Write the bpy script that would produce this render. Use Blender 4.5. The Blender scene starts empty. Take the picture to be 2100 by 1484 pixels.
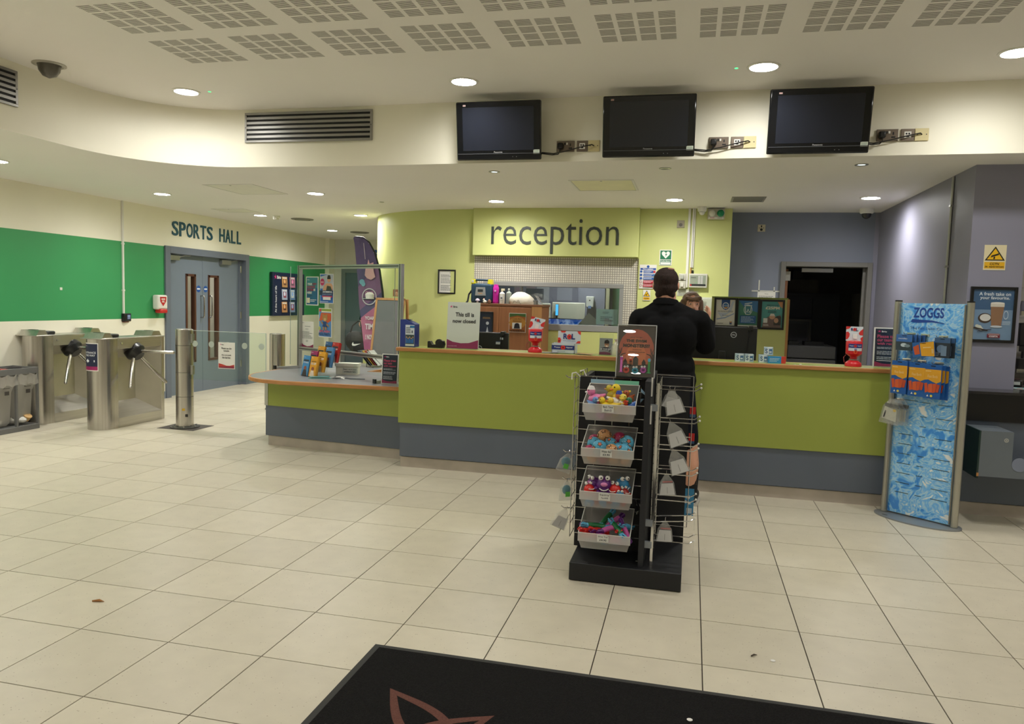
import bpy, bmesh, math, random
from mathutils import Vector, Matrix
random.seed(7)
SC = bpy.context.scene
COL = SC.collection
PI = math.pi
R = math.radians

# ------------------------------------------------------------------ camera
def make_camera():
    yaw, pitch, roll = -0.232139106, 0.0805504251, -0.0290913972
    f = Vector((math.sin(yaw)*math.cos(pitch), math.cos(yaw)*math.cos(pitch), -math.sin(pitch)))
    r = Vector((math.cos(yaw), -math.sin(yaw), 0)); d = f.cross(r)
    c, s = math.cos(roll), math.sin(roll)
    r2 = c*r + s*d; d2 = -s*r + c*d
    cd = bpy.data.cameras.new('camera'); cd.sensor_width = 36; cd.sensor_fit = 'HORIZONTAL'
    cd.lens = 1541.94/2100*36; cd.clip_start = 0.05; cd.clip_end = 100
    o = bpy.data.objects.new('camera', cd); COL.objects.link(o)
    m = Matrix((r2, -d2, -f)).transposed().to_4x4()
    m.translation = Vector((2.13775873, -2.25880553, 1.51384439))
    o.matrix_world = m; SC.camera = o
make_camera()
SC.view_settings.view_transform = 'Standard'
SC.view_settings.look = 'None'
SC.view_settings.gamma = 1
SC.view_settings.use_curve_mapping = False
SC.view_settings.exposure = 0.2
LAMP_UPPER, LAMP_LOWER, LAMP_ENTRANCE = 212.0, 368.0, 138.0      # radiance of the ceiling downlights
LAMP_COL = (1.0, 0.985, 0.94)
w = bpy.data.worlds.new('world'); SC.world = w; w.use_nodes = True
w.node_tree.nodes['Background'].inputs[0].default_value = (0.7, 0.8, 1, 1)
w.node_tree.nodes['Background'].inputs[1].default_value = 0.03

# ------------------------------------------------------------------ materials
def lin(c):
    return tuple((v/255/12.92 if v/255 <= .04045 else ((v/255+.055)/1.055)**2.4) for v in c[:3]) + (1,)
_M = {}
def mat(col, rough=.5, metal=0, var=.03, scale=5, bump=0, bscale=60, stretch=None, spec=.5, name=None):
    key = (tuple(col), rough, metal, var, scale, bump, bscale, stretch, spec)
    if key in _M: return _M[key]
    m = bpy.data.materials.new(name or 'paint'); _M[key] = m
    m.use_nodes = True; nt = m.node_tree; b = nt.nodes['Principled BSDF']
    b.inputs['Roughness'].default_value = rough; b.inputs['Metallic'].default_value = metal
    b.inputs['Specular IOR Level'].default_value = spec
    b.inputs['Base Color'].default_value = lin(col)
    co = None
    if var or bump:
        co = nt.nodes.new('ShaderNodeTexCoord').outputs['Object']
        if stretch:
            mp = nt.nodes.new('ShaderNodeMapping'); mp.inputs['Scale'].default_value = stretch
            nt.links.new(co, mp.inputs[0]); co = mp.outputs[0]
    if var:
        n = nt.nodes.new('ShaderNodeTexNoise'); n.inputs['Scale'].default_value = scale; n.inputs['Detail'].default_value = 3
        rm = nt.nodes.new('ShaderNodeMapRange'); rm.inputs[1].default_value = .3; rm.inputs[2].default_value = .7
        rm.inputs[3].default_value = 1-var; rm.inputs[4].default_value = 1+var
        mx = nt.nodes.new('ShaderNodeVectorMath'); mx.operation = 'SCALE'
        mx.inputs[0].default_value = lin(col)[:3]
        nt.links.new(co, n.inputs['Vector']); nt.links.new(n.outputs[0], rm.inputs[0]); nt.links.new(rm.outputs[0], mx.inputs['Scale'])
        nt.links.new(mx.outputs[0], b.inputs['Base Color'])
    if bump:
        n = nt.nodes.new('ShaderNodeTexNoise'); n.inputs['Scale'].default_value = bscale; n.inputs['Detail'].default_value = 2
        bp = nt.nodes.new('ShaderNodeBump'); bp.inputs['Strength'].default_value = bump; bp.inputs['Distance'].default_value = .01
        nt.links.new(co, n.inputs['Vector']); nt.links.new(n.outputs[0], bp.inputs['Height']); nt.links.new(bp.outputs[0], b.inputs['Normal'])
    return m
def emit(col, strength, name='glow'):
    key = ('e', tuple(col), strength)
    if key in _M: return _M[key]
    m = bpy.data.materials.new(name); _M[key] = m; m.use_nodes = True; nt = m.node_tree
    nt.nodes.remove(nt.nodes['Principled BSDF']); e = nt.nodes.new('ShaderNodeEmission')
    e.inputs[0].default_value = (*col[:3], 1); e.inputs[1].default_value = strength
    nt.links.new(e.outputs[0], nt.nodes['Material Output'].inputs[0]); return m
def lamp_emit(col, strength):
    """downlight optic: strongest straight down, weaker towards the side"""
    key = ('l', tuple(col), strength)
    if key in _M: return _M[key]
    m = emit(col, strength*1.0001, 'lamp'); _M[key] = m; nt = m.node_tree
    g = nt.nodes.new('ShaderNodeNewGeometry'); d = nt.nodes.new('ShaderNodeVectorMath'); d.operation = 'DOT_PRODUCT'
    nt.links.new(g.outputs['Incoming'], d.inputs[0]); nt.links.new(g.outputs['Normal'], d.inputs[1])
    p = nt.nodes.new('ShaderNodeMath'); p.operation = 'POWER'; p.inputs[1].default_value = .85; nt.links.new(d.outputs['Value'], p.inputs[0])
    q = nt.nodes.new('ShaderNodeMath'); q.operation = 'MULTIPLY'; q.inputs[1].default_value = strength; nt.links.new(p.outputs[0], q.inputs[0])
    nt.links.new(q.outputs[0], nt.nodes['Emission'].inputs[1]); return m
def clear(tint=(1, 1, 1), gloss=.06, rough=.02, body=0, bodycol=(230, 230, 225), name='glass', crinkle=0):
    """thin clear sheet: lets light through, mirrors a little by angle, 'body' adds milky plastic"""
    key = ('g', tuple(tint), gloss, rough, body, tuple(bodycol), crinkle)
    if key in _M: return _M[key]
    m = bpy.data.materials.new(name); _M[key] = m; m.use_nodes = True; nt = m.node_tree
    nt.nodes.remove(nt.nodes['Principled BSDF']); out = nt.nodes['Material Output']
    t = nt.nodes.new('ShaderNodeBsdfTransparent'); t.inputs[0].default_value = (*tint, 1)
    last = t.outputs[0]
    if body:
        d = nt.nodes.new('ShaderNodeBsdfDiffuse'); d.inputs[0].default_value = lin(bodycol)
        tr = nt.nodes.new('ShaderNodeBsdfTranslucent'); tr.inputs[0].default_value = lin(bodycol)
        a = nt.nodes.new('ShaderNodeMixShader'); a.inputs[0].default_value = .4
        nt.links.new(d.outputs[0], a.inputs[1]); nt.links.new(tr.outputs[0], a.inputs[2])
        x = nt.nodes.new('ShaderNodeMixShader'); x.inputs[0].default_value = body
        nt.links.new(last, x.inputs[1]); nt.links.new(a.outputs[0], x.inputs[2]); last = x.outputs[0]
    g = nt.nodes.new('ShaderNodeBsdfGlossy'); g.inputs['Roughness'].default_value = rough
    lw = nt.nodes.new('ShaderNodeLayerWeight'); lw.inputs[0].default_value = .5
    pw = nt.nodes.new('ShaderNodeMath'); pw.operation = 'POWER'; pw.inputs[1].default_value = 4.5; nt.links.new(lw.outputs['Facing'], pw.inputs[0])
    ma = nt.nodes.new('ShaderNodeMath'); ma.operation = 'MULTIPLY_ADD'; ma.inputs[1].default_value = .75; ma.inputs[2].default_value = gloss
    nt.links.new(pw.outputs[0], ma.inputs[0])
    if crinkle:
        co = nt.nodes.new('ShaderNodeTexCoord'); n = nt.nodes.new('ShaderNodeTexNoise'); n.inputs['Scale'].default_value = crinkle
        bp = nt.nodes.new('ShaderNodeBump'); bp.inputs['Strength'].default_value = .8; bp.inputs['Distance'].default_value = .02
        nt.links.new(co.outputs['Object'], n.inputs['Vector']); nt.links.new(n.outputs[0], bp.inputs['Height'])
        nt.links.new(bp.outputs[0], g.inputs['Normal']); nt.links.new(bp.outputs[0], lw.inputs['Normal'])
    x = nt.nodes.new('ShaderNodeMixShader'); nt.links.new(ma.outputs[0], x.inputs[0])
    nt.links.new(last, x.inputs[1]); nt.links.new(g.outputs[0], x.inputs[2]); nt.links.new(x.outputs[0], out.inputs[0])
    return m

STEEL = mat((192, 188, 182), .26, 1, .12, 40, .03, 40, (1, 1, .02), name='brushed_steel')
STEELH = mat((190, 187, 181), .33, 1, .08, 30, .03, 40, (1, .02, 1), name='brushed_steel_sheet')
CHROME = mat((205, 205, 205), .12, 1, 0, name='chrome')
ALU = mat((172, 172, 168), .35, 1, .04, name='aluminium')
BLACK = mat((22, 22, 23), .35, name='black_plastic')
MBLACK = mat((20, 21, 25), .55, bump=.05, name='black_coated_metal')
WHITE = mat((228, 226, 218), .45, name='white_plastic')
PAPER = mat((228, 226, 220), .6, var=.01, name='paper')
GLASS = clear((.95, .98, .96), .015)
ACRYL = clear((.97, .98, .98), .05, name='acrylic')
def pr(c): return mat(c, .45, 0, 0, name='print')

# ------------------------------------------------------------------ mesh building
_fontobj = None
def text_mesh(s, bold=0):
    cu = bpy.data.curves.new('lettering', 'FONT'); cu.body = s; cu.resolution_u = 3; cu.offset = bold
    o = bpy.data.objects.new('lettering', cu)
    me = bpy.data.meshes.new_from_object(o)
    V = [(v.co.x, v.co.y) for v in me.vertices]; F = [tuple(p.vertices) for p in me.polygons]
    bpy.data.objects.remove(o); bpy.data.curves.remove(cu); bpy.data.meshes.remove(me)
    return V, F

class MB:
    bend = False
    def __init__(s): s.v = []; s.f = []; s.mi = []; s.mats = []
    def add(s, V, F, m, T=None):
        if m not in s.mats: s.mats.append(m)
        k = s.mats.index(m); n = len(s.v)
        if T is not None: V = [tuple(T @ Vector(p)) for p in V]
        s.v += [tuple(p) for p in V]; s.f += [tuple(i+n for i in f) for f in F]; s.mi += [k]*len(F); return s
    def box(s, x0, x1, y0, y1, z0, z1, m, T=None):
        V = [(x, y, z) for x in (x0, x1) for y in (y0, y1) for z in (z0, z1)]
        return s.add(V, [(0, 1, 3, 2), (4, 6, 7, 5), (0, 4, 5, 1), (2, 3, 7, 6), (0, 2, 6, 4), (1, 5, 7, 3)], m, T)
    def quad(s, a, b, c, d, m, T=None): return s.add([a, b, c, d], [(0, 1, 2, 3)], m, T)
    def rings(s, RR, m, cap=True, closed=True, T=None):
        n = len(RR[0]); V = [p for r in RR for p in r]; F = []
        for i in range(len(RR)-1):
            for j in range(n if closed else n-1):
                k = (j+1) % n; F.append((i*n+j, i*n+k, (i+1)*n+k, (i+1)*n+j))
        if cap: F.append(tuple(range(n-1, -1, -1))); F.append(tuple((len(RR)-1)*n+j for j in range(n)))
        return s.add(V, F, m, T)
    def cyl(s, p0, p1, r0, m, r1=None, n=14, cap=True, T=None):
        r1 = r0 if r1 is None else r1; p0 = Vector(p0); p1 = Vector(p1); d = (p1-p0).normalized()
        u = d.orthogonal().normalized(); v = d.cross(u)
        C = [(math.cos(2*PI*i/n), math.sin(2*PI*i/n)) for i in range(n)]
        return s.rings([[p+(u*a+v*b)*r for a, b in C] for p, r in ((p0, r0), (p1, r1))], m, cap, T=T)
    def tube(s, P, r, m, n=8, T=None):
        P = [Vector(p) for p in P]; RR = []; up = None
        for i, p in enumerate(P):
            d = ((P[i+1]-p).normalized() if i < len(P)-1 else Vector()) + ((p-P[i-1]).normalized() if i else Vector())
            d = d.normalized() if d.length > 1e-6 else Vector((0, 0, 1))
            if up is None: up = d.orthogonal().normalized()
            u = (up-d*up.dot(d)); u = u.normalized() if u.length > 1e-5 else d.orthogonal().normalized(); up = u; v = d.cross(u)
            rr = r[i] if isinstance(r, (list, tuple)) else r
            RR.append([p+(u*math.cos(2*PI*k/n)+v*math.sin(2*PI*k/n))*rr for k in range(n)])
        return s.rings(RR, m, T=T)
    def lathe(s, prof, m, n=18, T=None, sx=1, sy=1):
        return s.rings([[(r*sx*math.cos(2*PI*k/n), r*sy*math.sin(2*PI*k/n), z) for k in range(n)] for r, z in prof], m, T=T)
    def ell(s, c, r, m, n=12, T=None):
        if not isinstance(r, (list, tuple)): r = (r, r, r)
        k = max(4, n//2+1); RR = []
        for i in range(k+1):
            a = -PI/2+PI*i/k; q = max(math.cos(a), .02)
            RR.append([(c[0]+r[0]*q*math.cos(2*PI*j/n), c[1]+r[1]*q*math.sin(2*PI*j/n), c[2]+r[2]*math.sin(a)) for j in range(n)])
        return s.rings(RR, m, T=T)
    def prism(s, P, z0, z1, m, T=None, side=None):
        n = len(P); V = [(x, y, z0) for x, y in P]+[(x, y, z1) for x, y in P]
        s.add(V, [tuple(range(n-1, -1, -1)), tuple(range(n, 2*n))], m, T)
        return s.add(V, [(i, (i+1) % n, n+(i+1) % n, n+i) for i in range(n)], side or m, T)
    def text(s, t, x0, z0, x1, z1, y, m, bold=0, T=None, depth=0):
        """lettering in the XZ plane, read from -Y, fitted to the box"""
        V, F = text_mesh(t, bold)
        if not V: return s
        ax = min(p[0] for p in V); bx = max(p[0] for p in V); az = min(p[1] for p in V); bz = max(p[1] for p in V)
        q = [(x0+(p[0]-ax)/(bx-ax)*(x1-x0), y, z0+(p[1]-az)/max(bz-az, 1e-6)*(z1-z0)) for p in V]
        s.add(q, F, m, T)
        if depth:
            cnt = {}
            for f in F:
                for a, b in zip(f, f[1:]+f[:1]): cnt[(a, b)] = cnt.get((a, b), 0)+1
            n = len(q); q2 = q+[(p[0], p[1]+depth, p[2]) for p in q]
            s.add(q2, [(a, a+n, b+n, b) for a, b in cnt if (b, a) not in cnt], m, T)
        return s
    def build(s, name, parent=None, loc=None, rz=0, bevel=0, seg=2, rot=None):
        me = bpy.data.meshes.new(name); me.from_pydata(s.v, [], s.f)
        for m in s.mats: me.materials.append(m)
        me.polygons.foreach_set('material_index', s.mi)
        me.polygons.foreach_set('use_smooth', [True]*len(s.f))
        me.update(); me.set_sharp_from_angle(angle=R(38))
        o = bpy.data.objects.new(name, me); COL.objects.link(o)
        if parent: o.parent = parent
        if loc: o.location = loc
        if rz: o.rotation_euler = (0, 0, rz)
        if rot: o.rotation_euler = rot
        if bevel:
            b = o.modifiers.new('bevel', 'BEVEL'); b.width = bevel; b.segments = seg; b.limit_method = 'ANGLE'; b.angle_limit = R(40)
        return o
def tag(o, label, cat, group=None, kind=None):
    o['label'] = label; o['category'] = cat
    if group: o['group'] = group
    if kind: o['kind'] = kind
    return o
def thing(name, label, cat, loc=(0, 0, 0), rz=0, group=None, rot=None):
    o = bpy.data.objects.new(name, None); COL.objects.link(o); o.empty_display_size = .05
    o.location = loc; o.rotation_euler = rot or (0, 0, rz)
    return tag(o, label, cat, group)
def struct(mb, name, label=None, parent=None, **k):
    o = mb.build(name, parent, **k)
    if not parent: o['kind'] = 'structure'
    if label: o['label'] = label
    return o
def copy_tree(o, parent=None):
    c = o.copy(); COL.objects.link(c)
    if parent: c.parent = parent
    for ch in list(o.children): copy_tree(ch, c)
    return c
def TR(x=0, y=0, z=0, rx=0, ry=0, rz=0, s=1):
    return Matrix.Translation((x, y, z)) @ Matrix.Rotation(rz, 4, 'Z') @ Matrix.Rotation(ry, 4, 'Y') @ Matrix.Rotation(rx, 4, 'X') @ Matrix.Scale(s, 4)

def draw(mb, w, h, ops, y=0, x0=0, z0=0, T=None, step=.0005):
    """flat print: ops in fractions of a w x h sheet whose lower left corner is (x0, z0), facing -Y"""
    X = lambda a: x0+a*w
    Z = lambda a: z0+a*h
    for op in ops:
        y -= step; k = op[0]
        if k == 'r':
            _, a, b, c, d, col = op
            N = 12 if mb.bend else 1
            for i in range(N):
                u, v = a+(c-a)*i/N, a+(c-a)*(i+1)/N
                mb.quad((X(u), y, Z(b)), (X(v), y, Z(b)), (X(v), y, Z(d)), (X(u), y, Z(d)), pr(col), T)
        elif k == 'e':
            _, a, b, rx, rz, col = op; n = 20
            mb.add([(X(a+rx*math.cos(2*PI*i/n)), y, Z(b+rz*math.sin(2*PI*i/n))) for i in range(n)], [tuple(range(n))], pr(col), T)
        elif k == 'o':      # ring
            _, a, b, rx, rz, t, col = op; n = 24
            V = [(X(a+q*rx*math.cos(2*PI*i/n)), y, Z(b+q*rz*math.sin(2*PI*i/n))) for q in (1, t) for i in range(n)]
            mb.add(V, [(i, (i+1) % n, n+(i+1) % n, n+i) for i in range(n)], pr(col), T)
        elif k == 'p':
            mb.add([(X(a), y, Z(b)) for a, b in op[1]], [tuple(range(len(op[1])))], pr(op[2]), T)
        elif k == 't':
            mb.text(op[1], X(op[2]), Z(op[3]), X(op[4]), Z(op[5]), y, pr(op[6]), op[7] if len(op) > 7 else 0, T)
        elif k == 'l':      # lines of small print, too small to read
            _, a, b, c, d, n, col = op; rnd = random.Random(int(a*991+b*77+n))
            hgt = (d-b)/n
            for i in range(n):
                z = d-hgt*(i+.75); x = a; e = c-(c-a)*rnd.choice((0, .05, .12, .3))
                while x < e-.01:
                    q = min(e, x+(c-a)*rnd.uniform(.08, .2))
                    mb.quad((X(x), y, Z(z)), (X(q), y, Z(z)), (X(q), y, Z(z+hgt*.42)), (X(x), y, Z(z+hgt*.42)), pr(col), T); x = q+(c-a)*.02
    return y
def poster(name, label, cat, loc, rz, w, h, ops, base=(228, 226, 220), frame=0, framecol=(20, 20, 21), thick=.002, pane=False, group=None, rot=None, glossy=None):
    """a sheet (or framed sheet) with its lower left corner at loc, facing local -Y"""
    t = thing(name, label, cat, loc, rz, group, rot)
    b = MB(); b.box(0, w, 0, thick, 0, h, glossy or pr(base)); draw(b, w, h, ops, 0); b.build('printed_sheet', t)
    if frame:
        m = mat(framecol, .35); f = MB(); d = .018
        for a in ((-frame, 0, -frame, h+frame), (w, w+frame, -frame, h+frame), (0, w, -frame, 0), (0, w, h, h+frame)):
            f.box(a[0], a[1], -.012, thick+.006, a[2], a[3], m)
        f.build('frame', t, bevel=.002)
    if pane:
        MB().quad((0, -.008, 0), (w, -.008, 0), (w, -.008, h), (0, -.008, h), ACRYL).build('cover_pane', t)
    return t
STAR = [(.5, 1), (.58, .62), (.95, .75), (.66, .48), (.9, .1), (.52, .36), (.2, 0), (.34, .42), (0, .6), (.4, .64)]
def brand(x, z, s, a, col=(235, 235, 235), star=(214, 60, 130)):
    """small star mark with the word beside it"""
    return [('p', [(x+px*s, z+pz*s*a) for px, pz in STAR], star), ('t', 'Brio', x+s*1.1, z+s*a*.15, x+s*2.4, z+s*a*.75, col, .03)]
# ------------------------------------------------------------------ the setting
TX, TY = .45, .467891
ZC, ZU = 2.66, 3.17
CREAM = mat((240, 236, 218), .55, var=.015, scale=2, name='cream_paint')
GREENP = mat((56, 152, 92), .5, var=.02, scale=2, name='green_paint')
LIME = mat((206, 211, 138), .5, var=.025, scale=1.5, name='lime_paint')
SLATE = mat((124, 130, 147), .5, var=.03, scale=1.5, name='slate_paint')
LILAC = mat((138, 137, 154), .5, var=.03, scale=1.5, name='lilac_grey_paint')
CEIL = mat((240, 236, 231), .7, var=.015, scale=1, name='ceiling_paint')
GREYD = mat((116, 127, 142), .42, var=.02, name='grey_door_paint')

def tile_material():
    m = bpy.data.materials.new('speckled_floor_tile'); m.use_nodes = True; nt = m.node_tree; b = nt.nodes['Principled BSDF']
    N = nt.nodes.new; L = nt.links.new
    geo = N('ShaderNodeNewGeometry'); oi = N('ShaderNodeObjectInfo')
    v = N('ShaderNodeTexVoronoi'); v.inputs['Scale'].default_value = 55; L(geo.outputs['Position'], v.inputs['Vector'])
    n = N('ShaderNodeTexNoise'); n.inputs['Scale'].default_value = 9; n.inputs['Detail'].default_value = 4; L(geo.outputs['Position'], n.inputs['Vector'])
    wn = N('ShaderNodeTexWhiteNoise'); L(v.outputs['Color'], wn.inputs['Vector'])
    th = N('ShaderNodeMath'); th.operation = 'MULTIPLY'; th.inputs[1].default_value = .16; L(wn.outputs['Value'], th.inputs[0])
    lt = N('ShaderNodeMath'); lt.operation = 'LESS_THAN'; L(v.outputs['Distance'], lt.inputs[0]); L(th.outputs[0], lt.inputs[1])
    sc = N('ShaderNodeMath'); sc.operation = 'MULTIPLY'; sc.inputs[1].default_value = .5; L(lt.outputs[0], sc.inputs[0])
    rm = N('ShaderNodeMapRange'); rm.inputs[3].default_value = .955; rm.inputs[4].default_value = 1.045; L(oi.outputs['Random'], rm.inputs[0])
    r2 = N('ShaderNodeMapRange'); r2.inputs[1].default_value = .3; r2.inputs[2].default_value = .7; r2.inputs[3].default_value = .96; r2.inputs[4].default_value = 1.03; L(n.outputs[0], r2.inputs[0])
    mu = N('ShaderNodeMath'); mu.operation = 'MULTIPLY'; L(rm.outputs[0], mu.inputs[0]); L(r2.outputs[0], mu.inputs[1])
    vm = N('ShaderNodeVectorMath'); vm.operation = 'SCALE'; vm.inputs[0].default_value = lin((203, 195, 175))[:3]; L(mu.outputs[0], vm.inputs['Scale'])
    mx = N('ShaderNodeMix'); mx.data_type = 'RGBA'; L(sc.outputs[0], mx.inputs[0]); L(vm.outputs[0], mx.inputs[6]); mx.inputs[7].default_value = lin((120, 100, 76))
    L(mx.outputs[2], b.inputs['Base Color'])
    b.inputs['Roughness'].default_value = .36; b.inputs['Specular IOR Level'].default_value = .4
    return m
TILE = tile_material()
floor = struct(MB().box(-5.6, 8.5, -9.6, 12.6, -.12, -.004, mat((58, 48, 38), .8, name='dark_grout')), 'floor')
def tile_box(mb, x, y, g=.0026):
    mb.box(x+g, x+TX-g, y+g, y+TY-g, -.004, 0, TILE)
tb = MB(); tile_box(tb, 0, 0); first = tb.build('tile', floor)
cam = Vector((2.138, -2.259)); yaw = -.2321
cells = []
for i in range(-12, 18):
    for j in range(-20, 26):
        d = Vector(((i+.5)*TX, (j+.5)*TY))-cam
        dep = d.x*math.sin(yaw)+d.y*math.cos(yaw); lat = d.x*math.cos(yaw)-d.y*math.sin(yaw)
        hid = (-1.5 < i*TX < 4 and 4.3 < j*TY < 6.9) or (i*TX > -2.1 and j*TY > 6.9) or i*TX < -5.3
        seen = dep > 1.9 and abs(lat)/max(dep, .1) < .74 and not hid and not (i*TX > .9 and j*TY < .2)
        cells.append((0 if seen else 1, d.length, i, j))
cells.sort(); rest = MB()
for n, (s_, d_, i, j) in enumerate(cells):
    if n < 296:
        o = first if n == 0 else first.copy()
        if n: COL.objects.link(o); o.parent = floor
        o.location = (i*TX, j*TY, 0)
    else: tile_box(rest, i*TX, j*TY)
rs = rest.build('distant_tiles', floor); rs['kind'] = 'stuff'

# left wall with green band and double door opening
b = MB()
for y0, y1, zz in ((-9.5, 6.915, 0), (6.915, 8.966, 2.15), (8.966, 11.66, 0)):
    for z0, z1, m in ((0, 1.137, CREAM), (1.137, 2.14, GREENP), (2.14, ZC, CREAM)):
        if z1 > zz: b.box(-5.3, -5.07, y0, y1, max(z0, zz), z1, m)
struct(b, 'wall_left')
struct(MB().box(-5.3, -4.98, 11.66, 11.95, 0, ZC, CREAM), 'trim_1')
b = MB(); b.box(-5.07, -5.055, -9.5, 6.91, 0, .1, GREYD); b.box(-5.07, -5.055, 8.97, 11.66, 0, .1, GREYD); struct(b, 'baseboard_left')
struct(MB().box(-5.3, -2.3, 11.9, 12.1, 0, ZC, mat((214, 212, 200), .6, name='white_paint')), 'wall_far_left')
# far grey door in the end wall
d3 = MB().box(-4.70, -3.95, 11.84, 11.9, 0, 1.99, mat((84, 98, 108), .45)).build('door_3'); d3['kind'] = 'structure'
f = MB(); FR = mat((112, 118, 122), .45)
f.box(-4.79, -4.70, 11.82, 11.9, 0, 2.08, FR); f.box(-3.95, -3.86, 11.82, 11.9, 0, 2.08, FR); f.box(-4.70, -3.95, 11.82, 11.9, 1.99, 2.08, FR); f.build('door_frame', d3)

# sports hall double door in the left wall
d1 = bpy.data.objects.new('door_1', None); COL.objects.link(d1); d1['kind'] = 'structure'; d1['label'] = 'grey double door with narrow vision panels under SPORTS HALL lettering'
FG = mat((106, 114, 128), .45)
f = MB(); f.box(-5.3, -5.045, 6.915, 7.02, 0, 2.15, FG); f.box(-5.3, -5.045, 8.87, 8.966, 0, 2.15, FG); f.box(-5.3, -5.045, 7.02, 8.87, 2.05, 2.15, FG)
f.box(-5.16, -5.12, 8.80, 8.87, 0, 2.05, FG); f.build('door_frame', d1, bevel=.004)
BRN = mat((84, 50, 34), .45, var=.1, scale=20, stretch=(4, 4, .3), name='brown_wood')
for y0, y1, g0, g1, hy, k in ((7.02, 7.867, 7.485, 7.695, 7.825, 0), (7.873, 8.80, 8.015, 8.26, 8.02, 1)):
    L = MB()
    for a in ((y0, g0, 0, 2.05), (g1, y1, 0, 2.05), (g0, g1, 0, .47), (g0, g1, 1.77, 2.05)): L.box(-5.2, -5.15, a[0], a[1], a[2], a[3], GREYD)
    leaf = L.build('door_leaf', d1)
    fr = MB()
    for a in ((g0-.012, g0+.025, .46, 1.78), (g1-.025, g1+.012, .46, 1.78), (g0, g1, .46, .495), (g0, g1, 1.745, 1.78)): fr.box(-5.205, -5.14, a[0], a[1], a[2], a[3], BRN)
    fr.build('glazing_bead', leaf)
    MB().quad((-5.175, g0, .47), (-5.175, g1, .47), (-5.175, g1, 1.77), (-5.175, g0, 1.77), clear((.8, .82, .8), .1)).build('vision_pane', leaf)
    MB().tube([(-5.15, hy, 1.13), (-5.10, hy, 1.13), (-5.085, hy, 1.16), (-5.085, hy, 1.43), (-5.10, hy, 1.46), (-5.15, hy, 1.46)], .011, STEEL).build('pull_handle', leaf)
    dy = 7.775 if k == 0 else 7.945
    s = MB(); s.cyl((-5.15, dy, 1.563), (-5.148, dy, 1.563), .05, pr((36, 84, 158)), n=20); s.box(-5.148, -5.1475, dy-.035, dy+.035, 1.553, 1.573, pr((225, 228, 232))); s.build('fire_door_disc', leaf)
    c = MB(); cy = 7.03 if k == 0 else 8.28
    c.box(-5.15, -5.085, cy, cy+.24, 1.96, 2.03, ALU); c.tube([(-5.1, cy+.2, 2.0), (-5.07, cy+.33, 2.035), (-5.1, cy+.5, 2.045)], .008, ALU); c.build('door_closer', leaf, bevel=.004)
for z in (.3, 1.1, 1.85): MB().cyl((-5.125, 8.835, z), (-5.125, 8.835, z+.11), .014, STEEL).build('hinge', d1)
# hall behind the doors
b = MB(); bw = mat((190, 182, 168), .8, var=.12, scale=3, name='grey_blockwork'); b.box(-7.2, -7.1, 5.8, 10.2, 0, 2.7, bw); b.box(-7.1, -5.3, 5.8, 5.9, 0, 2.7, bw); b.box(-7.1, -5.3, 10.1, 10.2, 0, 2.7, bw)
struct(b, 'wall_sports_hall'); struct(MB().box(-7.2, -5.3, 5.8, 10.2, 2.7, 2.75, CEIL), 'ceiling_sports_hall')
struct(MB().box(-7.2, -5.6, 5.8, 10.2, -.1, 0, mat((120, 112, 100), .5)), 'floor_sports_hall')

# reception wall: curved lime end, straight run, return to the slate wall
P = [(-2.45, 11.9), (-2.45, 8.5)]
for k in range(1, 25):
    a = PI/2*k/24; P.append((-.65-1.8*math.cos(a), 8.5-1.5*math.sin(a)))
P += [(-.575, 7.0)]
Q = P+[(-.575, 7.12), (-.65, 7.12)]+[(-.65-1.68*math.cos(PI/2*k/24), 8.5-1.38*math.sin(PI/2*k/24)) for k in range(24, 0, -1)]+[(-2.33, 8.5), (-2.33, 11.9)]
b = MB(); b.prism(Q[::-1], 0, ZC, LIME)
b.prism([(-.575, 7.12), (-.575, 7.0), (1.49, 6.96), (1.49, 7.12)][::-1], 0, 1.165, LIME)
b.prism([(-.575, 7.12), (-.575, 7.0), (1.49, 6.96), (1.49, 7.12)][::-1], 2.07, ZC, LIME)
b.prism([(1.49, 7.33), (1.49, 6.95), (2.545, 6.93), (2.545, 7.33)][::-1], 0, ZC, LIME)
struct(b, 'wall_reception')
# mosaic surround of the office hatch
def mosaic():
    m = bpy.data.materials.new('white_mosaic'); m.use_nodes = True; nt = m.node_tree; bb = nt.nodes['Principled BSDF']; N = nt.nodes.new; L = nt.links.new
    tc = N('ShaderNodeTexCoord'); mp = N('ShaderNodeMapping'); mp.inputs['Rotation'].default_value = (PI/2, 0, 0); L(tc.outputs['Object'], mp.inputs[0])
    br = N('ShaderNodeTexBrick'); br.offset = 0; br.inputs['Scale'].default_value = 1; br.inputs['Brick Width'].default_value = .028; br.inputs['Row Height'].default_value = .028
    br.inputs['Mortar Size'].default_value = .0042; br.inputs['Mortar Smooth'].default_value = .3
    br.inputs['Color1'].default_value = lin((226, 220, 206)); br.inputs['Color2'].default_value = lin((214, 209, 197)); br.inputs['Mortar'].default_value = lin((150, 144, 134))
    L(mp.outputs[0], br.inputs['Vector']); L(br.outputs['Color'], bb.inputs['Base Color']); bb.inputs['Roughness'].default_value = .3
    bp = N('ShaderNodeBump'); bp.inputs['Strength'].default_value = .5; bp.inputs['Distance'].default_value = .003; bp.invert = True
    L(br.outputs['Fac'], bp.inputs['Height']); L(bp.outputs[0], bb.inputs['Normal']); return m
MOS = mosaic(); b = MB()
b.box(-.575, 1.49, 6.99, 7.11, 1.757, 2.07, MOS); b.box(1.317, 1.49, 6.99, 7.11, 1.165, 1.757, MOS); b.box(-.575, -.45, 6.99, 7.11, 1.165, 1.757, MOS)
struct(b, 'wall_mosaic')
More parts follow.
